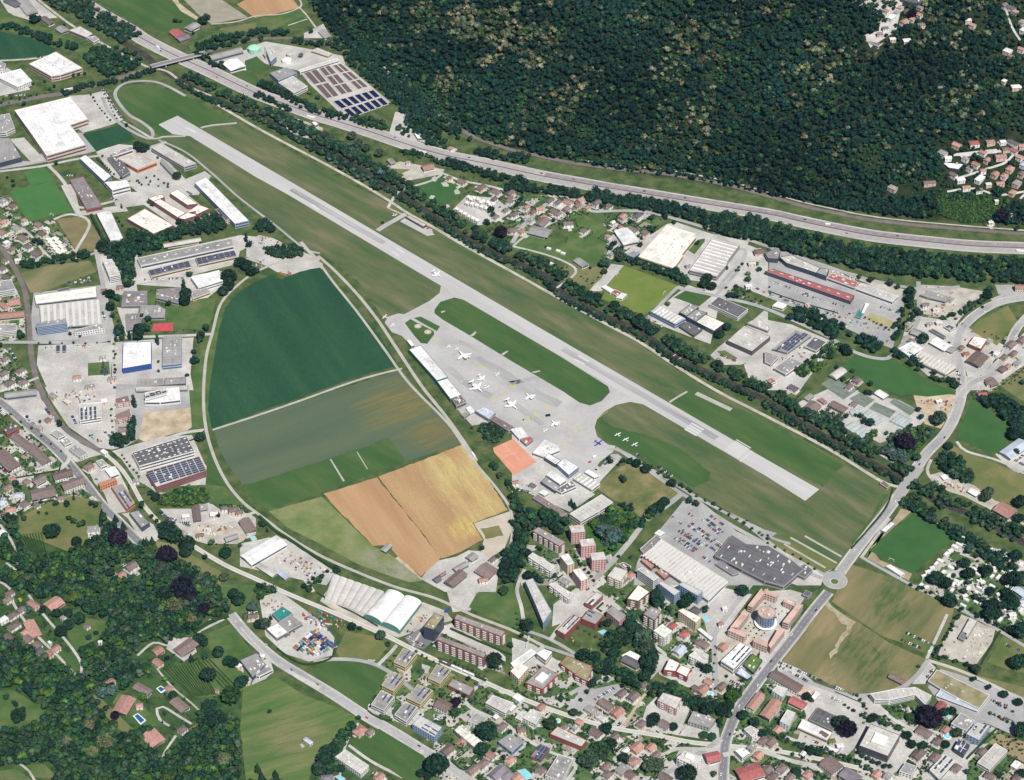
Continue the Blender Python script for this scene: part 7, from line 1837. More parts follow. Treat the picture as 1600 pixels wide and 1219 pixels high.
for t, a, p in (('21', '1330,590 1560,690', 'the nursery-side mall lot'), ('21', '1480,560 1600,620', 'the upper mall lot'), ('31', '0,620 200,690', 'the long lot below the red roof'), ('31', '20,540 300,640', 'the lot under the red roof'), ('31', '700,700 830,740', 'the depot corner lot'), ('31', '600,870 760,920', 'the southern depot lot'), ('31', '1180,1100 1200,1190', 'the bend lot'), ('31', '1540,880 1600,960', 'the eastern strip'), ('33', '1480,370 1530,400', 'the camp meadow'), ('33', '1560,400 1590,440', 'the camp meadow edge'), ('33', '230,950 330,1000', 'the yard of the white long hall'), ('33', '640,830 800,890', 'the row behind the grey office'), ('33', '1390,720 1500,760', 'the market front'), ('33', '1470,830 1560,870', 'the market back'), ('23', '1160,560 1250,600', 'the twin block yard'), ('23', '640,800 700,760', 'the alley'), ('23', '560,110 640,160', 'the block street'), ('23', '1360,600 1450,640', 'the gym lot'), ('23', '1380,920 1420,990', 'the crossing lot'), ('23', '350,60 420,110', 'the block yard'), ('13', '0,420 60,470', 'the roadside yard'), ('13', '180,330 240,290', 'the depot office row'), ('13', '1120,830 1180,860', 'the office yard'), ('13', '1350,600 1400,640', 'the tramway row'), ('13', '940,290 1010,310', 'the dome yard'), ('01', '280,955 330,955', 'the pale lot'), ('01', '420,940 560,945', 'the pale lot rows'), ('01', '640,730 660,790', 'the factory flank'), ('01', '900,530 1150,520', 'the shed yard'), ('01', '1000,480 1180,440', 'the shed lane'), ('00', '20,600 190,595', 'the station row'), ('00', '640,560 760,740', 'the warehouse lorry lot'), ('02', '450,160 480,220', 'the panel office flank'), ('02', '640,250 690,290', 'the skip yard'), ('02', '0,480 60,540', 'the terrace forecourt'), ('02', '580,540 620,575', 'the orange slab lot'), ('02', '1060,800 1190,850', 'the thicket yard'), ('22', '330,820 380,860', 'the tower yard'), ('22', '1260,940 1340,990', 'the shopping centre front'), ('22', '1080,1040 1200,1110', 'the supermarket corner'), ('22', '30,620 120,640', 'the club lot'), ('22', '1000,790 1060,840', 'the supermarket entrance lot'), ('22', '900,470 1000,540', 'the lane side'), ('32', '1530,430 1600,470', 'the garage back row'), ('12', '1300,1090 1360,1060', 'the farm yard'), ('20', '0,1160 120,1190', 'the lane'), ('11', '1500,60 1580,120', 'the village lane'), ('21', '1010,1000 1080,1040', 'the showroom strip'), ('21', '1300,1000 1400,1040', 'the showroom plaza')):
    NCAR[0] = 300 if NCAR[0] > 285 else NCAR[0]; carrow(t, a, p, .7)
extra_cars()
MWA = -.55
for (t, x, y, L, c, l) in (('10', 345, 733, 16, 'w', 'long white truck on the motorway below the basins'), ('10', 1040, 952, 15, 'w', 'long white truck on the motorway above the riding yard'), ('00', 985, 297, 9, 'w', 'white box truck near the railway bridge'), ('31', 373, 183, 9, 'w', 'white box truck on the motorway above the belt wood'), ('31', 1580, 350, 14, 'w', 'long white truck at the motorway\'s right end'), ('21', 350, 1120 - 1100, 5, 'w', None)):
    if l: box_vehicle(t, x, y, math.radians(-22 if t == '10' else (-48 if t == '00' else -14)), L, 2.6, 3.4, paint(c), 'truck', l, 'truck')
box_vehicle('22', 225, 157, .2, 7, 2.6, 2.8, paint('k'), 'fuel_truck', 'dark fuel truck standing alone on the apron', 'truck')
box_vehicle('22', 515, 415, .5, 6, 2.5, 2.6, paint('w'), 'truck', 'white ground truck near the apron\'s lower fence', 'truck'); box_vehicle('22', 486, 448, .5, 4, 2, 1.8, paint('r'), 'tractor', 'small red tractor near the apron\'s lower fence', 'tractor')
box_vehicle('13', 1192, 158, 1.0, 8, 2.6, 3, paint('b'), 'truck', 'blue truck on the lane beside the white arched hall', 'truck')
box_vehicle('12', 1358, 402, -1.1, 9, 2.5, 2.8, paint('w'), 'trailer', 'white trailer beside the track right of the straw field', 'trailer')
# containers
CC = [('white', (.7, .7, .68)), ('blue', (.03, .08, .28)), ('orange', (.36, .17, .08)), ('teal', (.06, .22, .20)), ('red', (.28, .07, .06)), ('grey', (.25, .26, .28)), ('pale blue', (.22, .30, .40)), ('dark blue', (.02, .04, .12)), ('cream', (.6, .52, .35))]
def container(t, x, y, ang, col, look, L=6, W=2.5, h=2.6, z=0.0, name='container', cat='container'):
    px, py = pts(t, f'{x},{y}')[0]; X, Y, Z = hit(px, py, h / 2 + z); nm, k = col; m = mat('steel_' + nm.replace(' ', '_'), [tuple(q * .85 for q in k), k], .8, .6, fine=.1)
    root = bpy.data.objects.new(name, None); C.objects.link(root); root.location = (X, Y, Z + z + .3); root.rotation_euler = (0, 0, ang)
    ubox('body', m, (0, 0, h / 2), (L, W, h), 0, root); ubox('door', FRAME if nm != 'white' else METALG, (L / 2, 0, h / 2), (.08, W * .9, h * .9), 0, root)
    root['category'] = cat; root['group'] = name.replace('_', ' ') + 's'; later(root, look.format(nm), px, py); return root
for i in range(11):
    for j in range(7):
        u, v = i / 10, j / 6; x = 245 + u * 120 * 1 + v * 130 - 0; y = 395 - u * 105 + v * 45 + (u * v) * 45
        if random.random() < .14: continue
        container('13', x, y, random.choice((-.72, -.72, .86)), random.choice(CC), '{} shipping container')
for x, y, c in ((400, 168, 3), (432, 185, 4), (480, 208, 3), (520, 215, 4), (410, 205, 3), (345, 205, 6), (495, 215, 3)): container('13', x, y, -.72, CC[c], '{} waste skip', 8, 2.6, 2.2, name='waste_skip', cat='skip')
def clutter(t, s, n, name, look, cat, cols, size=(1.5, 4), hh=(.8, 2)):
    P = pts(t, s); xs = [p[0] for p in P]; ys = [p[1] for p in P]
    for i in range(n):
        for _ in range(30):
            px, py = random.uniform(min(xs), max(xs)), random.uniform(min(ys), max(ys))
            if inside(P, px, py): break
        X, Y, Z = hit(px, py); 
        if occ(X, Y, 1): continue
        nm, k = random.choice(cols); m = mat('steel_' + nm.replace(' ', '_'), [tuple(q * .85 for q in k), k], .8, .6, fine=.1); L, W, h = random.uniform(*size), random.uniform(1, 2.4), random.uniform(*hh)
        mb = MB().box((0, 0, h / 2), (L, W, h), 0, 0, random.uniform(.6, 1)).box((L * .3, W * .3, h * .6), (L * .5, W * .8, h * 1.1), .4, 0, .5)
        o = mb.build(name, m, loc=(X, Y, Z + .3)); o.rotation_euler = (0, 0, random.random() * 3); o['category'] = cat; o['group'] = look.format('') .strip() + 's'; later(o, look.format(nm), px, py)
RUST = [('rust', (.25, .12, .07)), ('grey', (.25, .26, .28)), ('blue', (.03, .08, .28)), ('white', (.7, .7, .68)), ('red', (.4, .04, .03)), ('orange', (.5, .17, .03)), ('cream', (.6, .52, .35))]
clutter('12', '160,980 330,1060 480,1140 380,1210 100,1100 180,1000', 70, 'scrap_pile', '{} scrap heap', 'scrap', RUST)
clutter('13', '280,150 480,230 570,250 480,300 420,300 300,210', 45, 'building_material_stack', '{} stack of building material', 'material stack', RUST, (2, 6))
clutter('13', '40,80 140,110 220,150 100,170 30,110', 14, 'building_material_stack', '{} stack of building material', 'material stack', [('red', (.4, .04, .03)), ('orange', (.5, .17, .03)), ('grey', (.25, .26, .28))])
clutter('02', '1230,850 1440,830 1470,880 1280,920', 40, 'building_material_stack', '{} stack of building material', 'material stack', [('cream', (.6, .52, .35)), ('orange', (.5, .17, .03)), ('white', (.7, .7, .68)), ('rust', (.25, .12, .07))])
clutter('33', '1130,360 1200,220 1400,290 1390,370 1290,480 1080,440', 34, 'stone_pile', '{} pile of stones', 'stone pile', [('grey', (.25, .26, .28)), ('cream', (.6, .52, .35)), ('white', (.7, .7, .68))])
clutter('31', '950,570 1160,580 1170,760 960,790', 55, 'gravel_heap', '{} heap in the works yard', 'heap', [('cream', (.6, .52, .35)), ('rust', (.25, .12, .07)), ('grey', (.25, .26, .28)), ('orange', (.5, .17, .03))])
clutter('31', '290,700 560,740 700,840 640,850 420,790 300,730', 34, 'pallet_stack', '{} pallet stack', 'pallets', CC)
clutter('31', '400,465 620,530 580,545 390,490', 24, 'pallet_stack', '{} pallet stack', 'pallets', [('white', (.7, .7, .68)), ('cream', (.6, .52, .35))])
clutter('01', '440,530 590,490 610,540 390,575', 22, 'pallet_stack', '{} pallet stack', 'pallets', CC)
clutter('13', '940,210 1040,190 1100,190 1020,240 940,250', 16, 'pallet_stack', '{} pallet stack', 'pallets', [('red', (.4, .04, .03)), ('grey', (.25, .26, .28)), ('cream', (.6, .52, .35))])
clutter('11', '-70,390 90,410 80,440 -30,470', 16, 'pallet_stack', '{} pallet stack', 'pallets', CC); clutter('11', '10,250 160,280 130,320 20,310', 16, 'pallet_stack', '{} pallet stack', 'pallets', CC)
clutter('02', '290,0 480,0 640,60 450,100', 26, 'building_material_stack', '{} stack of building material', 'material stack', RUST)
clutter('02', '560,270 660,330 640,350 560,300', 12, 'pallet_stack', '{} pallet stack', 'pallets', CC)
clutter('31', '10,1000 260,930 330,1010 200,1100', 24, 'construction_skip', '{} construction skip', 'skip', RUST); clutter('12', '900,1120 1000,1160 980,1180 910,1160', 12, 'building_material_stack', '{} stack of building material', 'material stack', RUST)
clutter('32', '1100,560 1240,620 1230,650 1110,590', 16, 'pallet_stack', '{} pallet stack', 'pallets', [('red', (.4, .04, .03)), ('white', (.7, .7, .68)), ('orange', (.5, .17, .03))]); clutter('32', '920,60 1180,60 1120,130 960,90', 22, 'building_material_stack', '{} stack of building material', 'material stack', RUST)
# excavated mound and hay
clutter('11', '140,480 240,490 220,520 160,515', 8, 'earth_mound', '{} earth mound at the field tip', 'mound', [('orange', (.42, .2, .1))], (4, 7))
# caravans
CARA = [(x, y) for x, y in ((1000,1135),(1025,1110),(1050,1085),(1078,1068),(1115,1025),(1140,1005),(1170,980),(1195,965),(1215,945),(1230,925),(1095,1140),(1130,1160),(1145,1110),(1235,1150),(1260,1180),(1290,1120),(1310,1150),(1320,1190),(1360,1100),(1400,1080),(1420,1110),(1440,1060),(1470,1095),(1475,1130),(1500,1060),(1520,1100),(1550,1060),(1580,1090),(1560,1140),(1590,1160),(1400,1165),(1440,1170),(1480,1180),(1390,1000),(1420,1010),(1480,1050),(1350,985),(1210,1200),(1250,1215),(1180,1195),(1340,1200),(1530,1190),(980,1160),(1585,1200),(1410,1130),(1510,1140),(1120,1205),(1160,1215))]
for x, y in CARA: container('32', x, y, random.choice((.86, -.72, .4)), CC[0], 'white caravan', random.uniform(7, 10), random.uniform(3.2, 5), 2.9, name='caravan', cat='caravan')
for x, y in ((955,5),(990,15),(1150,35),(1190,0),(1230,70),(1250,25),(1240,95),(1300,50),(1320,20),(1350,35),(1380,100),(1400,10),(1440,60),(1450,100),(1300,110),(1340,120),(1530,30),(1500,10),(1580,60),(1600,90),(1520,185),(1450,220),(1500,280),(1580,160),(1220,130),(1470,155),(1600,130)): container('33', x, y, random.choice((.86, -.72, .4)), CC[0], 'white caravan', random.uniform(6, 9), random.uniform(3, 4.5), 2.9, name='caravan', cat='caravan')
for x, y in ((1330,15),(1360,22),(1390,30),(1420,40),(1450,48),(1480,58),(1320,50),(1350,58),(1380,65),(1410,75),(1440,85),(1255,90),(1280,105),(1305,120),(1330,135),(1355,148),(1380,160),(1345,28),(1405,48),(1465,62)): 
    building('11', f'{x-13},{y-3} {x-2},{y-16} {x+17},{y-7} {x+6},{y+7}', 6, 'Cw', 'f2', 'white terraced house with flat roof', 'terrace house', 'terrace_house')
for q in ((290, 350), (320, 365), (250, 430), (230, 335), (175, 430)): container('21', q[0], q[1], -.5, CC[0], 'white tent-like caravan', 8, 4, 2.9, name='caravan', cat='caravan')
# pools
for t, s in (('03', '840,822 862,812 905,850 880,868'), ('23', '1190,205 1215,198 1232,222 1210,232'), ('23', '545,295 575,285 632,320 605,335'), ('33', '1095,800 1110,795 1142,825 1130,835'), ('23', '40,1165 80,1155 125,1195 90,1215'), ('13', '500,1200 520,1195 550,1215 530,1225'), ('30', '1435,895 1460,885 1472,897 1445,908'), ('03', '985,650 1005,640 1030,658 1008,672'), ('02', '1565,920 1590,915 1600,930 1580,940')):
    P = pts(t, s); hs = [hit(*p) for p in P]; poly = ccw([(a, b) for a, b, c in hs]); z = max(c for a, b, c in hs); cx, cy = sum(p[0] for p in poly) / 4, sum(p[1] for p in poly) / 4; occ_poly(inset(poly, -3))
    root = bpy.data.objects.new('swimming_pool', None); C.objects.link(root); root.location = (cx, cy, z); q = [(x - cx, y - cy) for x, y in poly]
    MB().prism(inset(q, -1.3), -1.5, .75).build('terrace', PAVE if t != '03' else roofm('W'), root); mesh('water', [(x, y, .8) for x, y in q], [(0, 1, 2, 3)], POOL if t != '03' else mat('deep_pool', (.02, .10, .22), 1, .1), root); root['category'] = 'swimming pool'; later(root, 'turquoise swimming pool with pale terrace' if t != '03' else 'rectangular garden pool with white terrace', *P[0])
for x, y in ((1122, 945), (1238, 1180 - 500)): pass
for t, x, y, r in (('33', 1120, 945, 4.5), ('23', 1240, 680, 3.2), ('23', 288, 850, 2.5)):
    X, Y = gp(*pts(t, f'{x},{y}')[0]); root = bpy.data.objects.new('swimming_pool', None); C.objects.link(root); root.location = (X, Y, 0); MB().lathe([(r + 1, 0), (r + 1, .8), (r, .85), (r, .8)], (0, 0, 0), 20, cap=False).build('rim', roofm('C'), root); MB().lathe([(r, .5), (r, .8)], (0, 0, 0), 20).build('water', POOL, root); root['category'] = 'swimming pool'; later(root, 'small round turquoise pool', *pts(t, f'{x},{y}')[0]); occ_poly([(X + 6 * math.cos(a), Y + 6 * math.sin(a)) for a in np.arange(0, 6.3, .7)])
# goals
for t, x, y, l in (('32', 1045, 825, 'upper white goal of the green pitch'), ('32', 772, 1062, 'lower white goal of the green pitch'), ('21', 658, 500, 'left white rugby goal'), ('21', 950, 615, 'right white rugby goal'), ('01', 325, 125, 'white goal at the green pitch\'s lower edge')):
    X, Y = gp(*pts(t, f'{x},{y}')[0]); rz = -.6 if t != '21' else 1.0; mb = MB()
    for s in (-1, 1): mb.box((s * 3.6, 0, 1.3), (.35, .35, 2.6)).box((s * 3.6, -1, .6), (.25, 2, .25))
    mb.box((0, 0, 2.6), (7.5, .35, .35)); o = mb.build('goal', mat('goal_white', (.8, .8, .8)), loc=(X, Y, .1)); o.rotation_euler = (0, 0, rz); tag(o, l, 'goal')

# ------------------------------------------------------------------ vegetation
hedge('F', '1395,765 1380,800 1330,858'); hedge('13', '130,400 230,470 320,500 420,480 480,450 490,380'); hedge('13', '380,50 480,110 640,190 760,260', 2, 1.4) ; hedge('03', '1215,300 1330,230 1430,200', 5, 3)
hedge('13', '700,790 780,840 850,850'); hedge('13', '1220,1100 1300,1160 1370,1110'); hedge('33', '1240,1090 1430,900'); hedge('33', '1330,500 1450,290'); hedge('02', '0,560 130,545 370,500 380,460'); hedge('22', '-40,560 20,640 40,700', 4, 3); hedge('01', '570,130 650,290', 4, 5)
hedge('23', '570,115 530,150 560,170'); hedge('F', '250,695 300,688 320,672', 1.5, 1.2); hedge('02', '0,760 100,770 200,720 340,690'); hedge('33', '620,350 700,440', .5, .3); hedge('12', '20,790 120,880 200,930 350,1030 500,1120', 4, 2.5); hedge('31', '0,600 200,670 440,740', 1.8, 1.2)
hedge('33', '420,670 600,745', 1, 1); hedge('13', '1215,275 1500,400 1600,440', 3, 1.5); hedge('13', '1140,460 1300,540 1440,600', 3, 1.8); hedge('23', '0,270 130,330', 2, 1.5)
# vineyard rows: each row is a thing
for i in range(13):
    u = i / 12; hedge('03', f'{1035+u*205},{535-u*55 if u<.5 else 508+ (u-.5)*-50} {1200+u*150},{700 - u*15}', 1.3, 1.5)
for i in range(4): hedge('03', f'{1240+i*22},{475-i*3} {1400+i*24},{650-i*5}', 1.2, 1.5)
for i in range(8): hedge('02', f'{130+i*18},{905-i*2} {200+i*13},{1010+i*4}', 1.2, 1.5)
trees('''
00|150,650 5;790,785 4;350,1020 5 d;205,525 4;280,510 4;460,470 4;490,465 4;530,460 4;240,355 3;265,360 3;1095,130 6;1130,135 4;1270,130 10;1290,110 8;1205,185 4;1210,210 4;210,125 9;240,120 8;400,155 4;860,915 8 d;895,930 9 d;920,925 7 m;870,935 7;1105,1100 8 d;985,985 3;640,975 3;850,995 4;45,1110 3;80,1130 4;85,1160 4;860,1130 3 m;885,1155 2.5 m;915,1110 2.5 m;940,1135 2.5 m;965,1100 2.5 m;990,1120 2.5 m;1025,1145 2.5 m;1050,1150 3 m;310,560 4;340,540 4
10|280,345 6 b;385,610 5;505,245 6 w;430,850 8 w;460,880 8 w;600,850 9 w;640,900 9 w;690,930 8 w;770,960 8 w;880,650 4;860,640 4;1180,920 5;1120,880 5;1340,870 6;330,580 5 l;345,200 5
11|1530,235 11 p;1470,95 7 d;1440,170 7 d;1480,120 6;1180,125 6;1260,180 6;1150,100 5;1560,330 6;1490,290 4;790,170 3;0,470 7;20,200 6;60,190 6;90,220 5
01|760,75 3 do;730,140 3;745,165 3;765,190 3;930,40 5;950,60 5;630,320 8;1185,495 7 d;1400,600 9 d;1430,510 13 d;1430,570 10 d;1385,600 7 d;1160,620 10 d;1150,570 6 do;1155,660 10 d;1055,680 6 d;925,775 6 d;1285,830 7 d;1255,880 7 d;1250,905 6 d;1210,980 5;1215,1035 7 d;1230,1040 6;650,1085 11 bc;745,850 9 d;760,890 6;870,840 10 d;920,840 7 d;865,880 9;810,890 5 do;690,620 8;730,640 7;660,610 6;690,700 8;700,750 6;725,905 4 do;985,920 5 do;990,1040 3;1500,420 10 d;1540,440 10 d;1570,480 9 d;1560,310 7;1540,280 5 do;990,1100 3;1170,1125 4;720,995 3;440,865 4;500,880 3;130,880 7 d;120,860 5;530,350 5;720,1090 3;0,945 6;1590,205 4;215,285 6;250,300 6;120,210 4;60,140 4
02|370,210 6 d;250,195 3;840,90 6 do;840,200 6 do;825,250 8 do;825,290 8 do;730,310 11 d;780,310 8 d;750,330 8;1250,295 8 d;95,580 6;125,600 3;255,700 4;460,670 5 dc;460,640 5 dc;520,640 5.5 dc;415,710 6 d;350,710 5;570,710 5;600,720 5;330,880 12 d;300,870 8;640,780 9 dc;720,800 8 dc;770,850 8 dc;690,870 10 d;940,640 6 d;975,670 7 d;740,930 14 p;720,900 10 p;820,980 9 dc;900,960 9 dc;950,940 8 dc;860,1010 8 d;1050,870 12 d;1090,910 12 d;1030,900 9 d;1170,970 12 d;1160,1010 9 d;1410,1015 9 d;1320,950 6 m;1000,850 5;1040,1040 14 p;1000,1080 8;1010,1110 9 w;480,950 8 d;500,840 6 m;430,800 5;460,820 5 m;520,830 5;890,720 6 d;950,790 4;980,820 4;240,765 3;290,770 3;150,800 5 m;20,1000 5;1280,1045 5;690,1140 7 d;1100,1170 10 w;1180,1180 11 d;1240,1200 10 w;1400,1170 7 w;60,850 5;1500,970 4;30,560 3;170,165 3;580,950 9 dc;610,920 7 dc;555,960 7;1360,780 5
12|45,840 5;70,870 5 dc;30,830 4;1480,470 6 d;1500,480 6;1520,530 6;1570,580 5;1410,985 5 d;1590,820 4
22|620,440 6 d;605,425 4;700,560 6 d;690,545 5;740,440 6;780,460 7 d;840,490 8 d;370,700 7 dc;390,720 7 dc;690,440 5;880,475 3.5 l;915,515 3.5 m;960,535 4 m;825,455 3.5 l;1000,580 7 d;1055,590 4 d;1100,615 4 m;1110,690 6 d;1150,705 6 d;820,800 8 dc;810,830 8 dc;855,790 5 l;880,760 9 d;920,740 9 d;950,700 8 d;900,740 8;600,905 17 bc;570,880 12 b;650,900 10 b;640,930 9 b;720,860 7 d;620,800 8 m;680,820 8 l;700,890 7 l;560,810 7 d;520,830 7 l;740,1045 3;665,1040 3;395,1040 3 ;415,1065 3;430,1090 3.5;455,1120 3;480,1140 3;495,1165 3;510,1190 3;270,1155 4;175,995 4;155,980 3;760,790 5;770,850 5;140,1170 7;180,1190 6;100,1160 7;730,1120 5
32|620,15 6;640,20 5;580,160 5 d;545,155 4;1130,350 7 d;1070,180 11 w;1050,190 9 dc;960,170 6;940,120 5 d;620,320 4 dc;860,330 14 p;880,340 10 p;930,420 7 m;820,400 8 b;770,390 8 b;730,380 7 b;850,440 7 b;790,420 7 b;700,370 6 b;640,200 7;600,190 6;740,270 4;670,280 4;940,350 5 l;900,270 6 l;960,260 6 l;920,400 4 l;1380,640 8 w;1360,670 8 w;1550,390 6;1540,280 10 d;1550,250 9;1230,1085 8 d;1250,1010 6 d;1255,1150 9 d;1365,1135 9 d;1050,1175 11 d;1110,1210 9 d;1530,1190 12 d;1330,960 8 m;1370,1075 3.5;1300,1040 4;1340,1030 3;1270,940 8;1550,1040 9 d;1470,1020 6;1180,1110 4;1160,1160 4;1250,1205 6;1540,850 6;1580,700 10 d;1570,800 8
21|860,90 3;960,135 6 do;1015,170 5 d;1215,205 5 do;1160,300 5 d;875,220 6 d;855,200 4;800,310 6;640,300 7;615,325 7;810,260 6 dc;580,430 9 w;575,480 6;490,455 3;680,390 9 w;660,360 8 w;975,680 5 l;1360,625 7 d;1400,630 7 d;1345,825 7 d;1300,870 8 d;1290,880 6;1340,455 4;1220,520 9 d;1200,560 8 d;1250,570 8 d;560,70 5;740,170 5;870,140 6 m;1545,465 5 m;1475,490 5 l;1475,530 6 m;1400,570 4;1440,430 3;1530,430 4 m;1415,470 3;810,810 11 d;800,770 7;530,640 9 d;640,700 9;740,750 6;350,110 4;260,160 4;215,325 3;60,20 6;30,60 6;680,330 7
31|1465,130 13 p;1500,110 5;1560,210 5;880,650 8 d;890,600 8 d;890,690 7 d;840,720 6 d;945,740 7 d;930,720 6;760,550 7;810,575 5;640,530 6;570,510 5;660,525 4;510,870 6 d;480,960 8 d;500,980 8 d;450,940 6 m;970,900 9 d;1380,590 7 d;1370,630 8 d;1290,670 4;970,890 6;1340,700 3;10,575 2;470,1150 5;430,1075 4;640,1180 5;530,1100 4 d;1130,925 3;1400,985 3;1590,1170 5
30|1370,210 8 y;1280,190 4 y;1480,250 8 p;1320,800 5 y;1270,1055 5 d;1320,990 5;1345,950 4;1280,920 5;1440,1200 10 d;1310,1190 6;1540,600 6 m;1440,960 3 ;1460,600 6;1420,640 6 y;930,130 6;870,180 9 d;900,90 9 p;1290,130 5;1220,1060 4;1400,1030 4;940,180 6
03|125,95 4 x;495,215 9 d;430,255 8 d;380,290 9 d;355,180 7 d;270,160 6 d;425,180 7 d;660,105 10 m;465,80 9 l;1090,130 11 y;1020,90 4 xc;1200,230 8 y;830,530 13 dc;870,520 12 dc;1300,570 11 d;1445,700 13 s;1365,425 8 d;1430,480 8 d;1460,490 8;1505,610 9 d;1525,600 7;1195,460 7 dc;1245,340 8 d;1270,360 7;1045,460 4 p;115,820 10 d;40,700 5;100,750 4;145,775 4;85,735 3;110,1110 5 d;1490,90 10 d;1460,60 8;1580,140 8 b;1280,160 9 p;1140,20 16 p;1180,60 12 p;720,820 6 p;610,735 5;665,770 5 d;640,680 8 b;700,660 8 b;1015,855 3 dc;1080,690 6;890,700 6 l;1030,590 5 l;1240,220 7 dc;600,300 4;555,330 5;280,240 5 dc;180,160 6 b;1280,450 5;560,880 8 y;660,985 11 y;575,1050 8 y;1310,860 10 d;1380,850 10 d;1300,760 9 d;420,980 7 y;1400,1100 9 y;1020,60 11 d
13|35,1200 8 dc;10,1150 8 dc;120,1180 8 dc;85,790 3.5;600,265 6 d;650,270 4;780,320 7 w;825,370 5 d;1490,480 11 d;1440,920 14 d;1410,1030 9 d;1280,1010 5;1130,1140 15 d;1100,1120 10;1250,740 7 p;1250,800 7 m;1160,690 4;1330,590 4;1550,1080 4;1520,1040 3.5;1490,1035 3.5;440,1040 9 d;420,1090 9;480,1020 7;390,1150 9 d;530,1150 6;1180,830 3;90,200 6 dc;55,245 9 w;20,250 7;100,20 6 d;330,25 6 d;300,15 5;1590,920 4;1590,380 5;1550,40 7 m;1080,1195 6;1030,1180 6;640,830 4;540,920 5 m;590,870 5 m;500,980 5 m;1180,370 4 d;1240,500 3;1200,490 3
23|95,260 9 d;70,230 5;620,320 8 d;680,330 10 m;750,200 9 m;740,250 9;640,430 9 d;710,350 8 d;820,330 12 w;850,400 11 w;870,430 9;850,490 11 d;860,540 8 d;830,580 8;910,100 10 d;900,60 8;1110,90 9 d;1075,120 8 d;1050,60 6;940,130 5;980,150 5;1210,155 6 d;1150,50 5;1440,35 9 d;470,670 4 d;590,590 5;690,630 4 p;890,840 8 d;870,870 6;240,870 9 m;590,900 8 d;550,1030 12 m;500,1060 9 w;480,1110 10 w;450,1100 8 w;530,1190 4 m;570,1060 8 w;620,1000 8 d;700,1080 7;900,1130 10 w;860,1140 9 w;1100,1190 12 d;1070,1170 8 d;1240,700 3 m;1340,570 3;1360,650 5 d;1380,700 9 l;1400,680 8 m;1200,940 6 m;1250,950 6 m;1300,880 4;1300,850 5;1445,820 7 d;1515,860 7 d;1260,1180 5 m;840,980 3;885,980 3;918,995 3;60,320 4;255,820 4 l;385,800 6 w;430,720 3;310,710 5 m;350,720 3;500,620 6 d;520,590 5;1010,890 6 d;600,540 7;620,480 8 d;450,440 10 d;520,450 8;1180,500 6;1220,530 7 d;560,250 5;600,240 6 d;1440,600 3;1180,740 7;1220,780 9 d;1250,760 8;1320,780 9 d;1350,760 8;1130,730 8 d;1010,630 7 m;1570,930 6
33|1005,830 15 p;1030,850 13 p;980,810 11 p;890,830 6 m;460,865 11 d;440,860 9 d;500,910 12 p;660,830 6 d;720,865 5.5 m;745,870 5.5 m;870,945 6 d;815,895 5.5 m;590,815 4;640,845 5;590,1070 4 d;565,1050 4;625,1085 4;660,1105 4.5;695,1120 4;730,1135 4.5;765,1135 4;535,785 3;505,770 2.5;480,750 2.5;900,1000 6;970,1010 6 d;950,1040 5;1135,100 10 d;1150,110 8;1220,40 6 d;1300,75 6;1340,90 6 d;1380,130 8 d;1410,120 8 d;1390,185 10 d;1430,185 8;1490,50 8;1510,90 10 d;1530,120 10 d;1390,40 7;1470,130 7;1535,285 8 d;1580,290 12 d;1560,490 11 d;1590,480 9;1300,530 7 w;1285,590 5 d;1380,640 5 d;1475,685 6 d;1565,735 6 d;1590,910 10 d;1570,920 8;940,510 3;155,195 0.1;265,1040 6 d;320,1050 6 d;220,1080 3;180,1170 6 d;155,1060 3;60,1030 3 p;1100,800 6 d;1150,790 6;1110,1000 6;1180,930 7 m;1390,800 2.5;1445,825 2.5;1435,740 2.5;1485,765 2.5;1495,855 2.5;1530,790 2.5;270,720 4;240,700 6 d;1240,1170 4;1590,1180 7 d;600,760 3;1440,1190 5
12|1390,250 3;1350,235 3
''')
# thickets and belts
grove('12', '1390,230 1500,200 1560,270 1540,340 1440,330', (3, 4.5), 1.3, 'wdm')
grove('02', '990,720 1040,660 1140,620 1230,610 1300,640 1310,690 1240,720 1100,730', (3, 5), 1.6, 'llm')
grove('01', '800,220 1000,260 1180,150 1330,130 1420,180 1400,230 1250,250 1020,300 1000,350 830,390 850,480 840,580 770,590 740,500 690,400 610,390 600,320 690,290 790,290', (5, 7), 1.4, 'dddm')
belt('01', '140,450 300,420 470,400 560,375', 20, (3.5, 5.5), 1.3, 'ddm')
belt('00', '20,170 120,195 240,235 370,280 480,310', 20, (4, 6), 1.4, 'dd')
belt('00', '390,0 480,30 560,90 650,150 740,200 820,250', 46, (4.5, 7), 1.4, 'ddw'); belt('00', '300,-20 440,60', 26, (4.5, 7), 1.2, 'ddw'); belt('00', '330,30 520,110 680,190 800,260', 14, (4, 6), 1.2, 'dw')
grove('00', '520,370 600,310 740,300 850,350 900,400 850,440 700,490 620,460', (4.5, 7), 1.1, 'ddm')
belt('00', '400,590 560,540 700,520 860,480 960,440', 14, (3, 5), 1.3, 'dd'); belt('00', '0,650 90,640 200,600', 3, (2, 3), .6)
belt('00', '1220,300 1350,260 1500,230 1600,215', 16, (4, 6.5), 1.4, 'dd'); belt('10', '0,210 100,215 200,215', 18, (4, 6), 1.2, 'dd')
belt('00', '1230,340 1290,360 1320,390 1420,440', 15, (4, 6.5), 1.3, 'dd'); belt('00', '1220,330 1500,270 1640,250', 12, (4, 6), 1.2, 'dd')
belt('10', '20,530 100,560 180,600 330,680 450,720 560,750', 16, (4, 6.5), 1.5, 'dd'); belt('10', '0,595 100,640 210,700', 14, (3.5, 5), 1.4, 'dd')
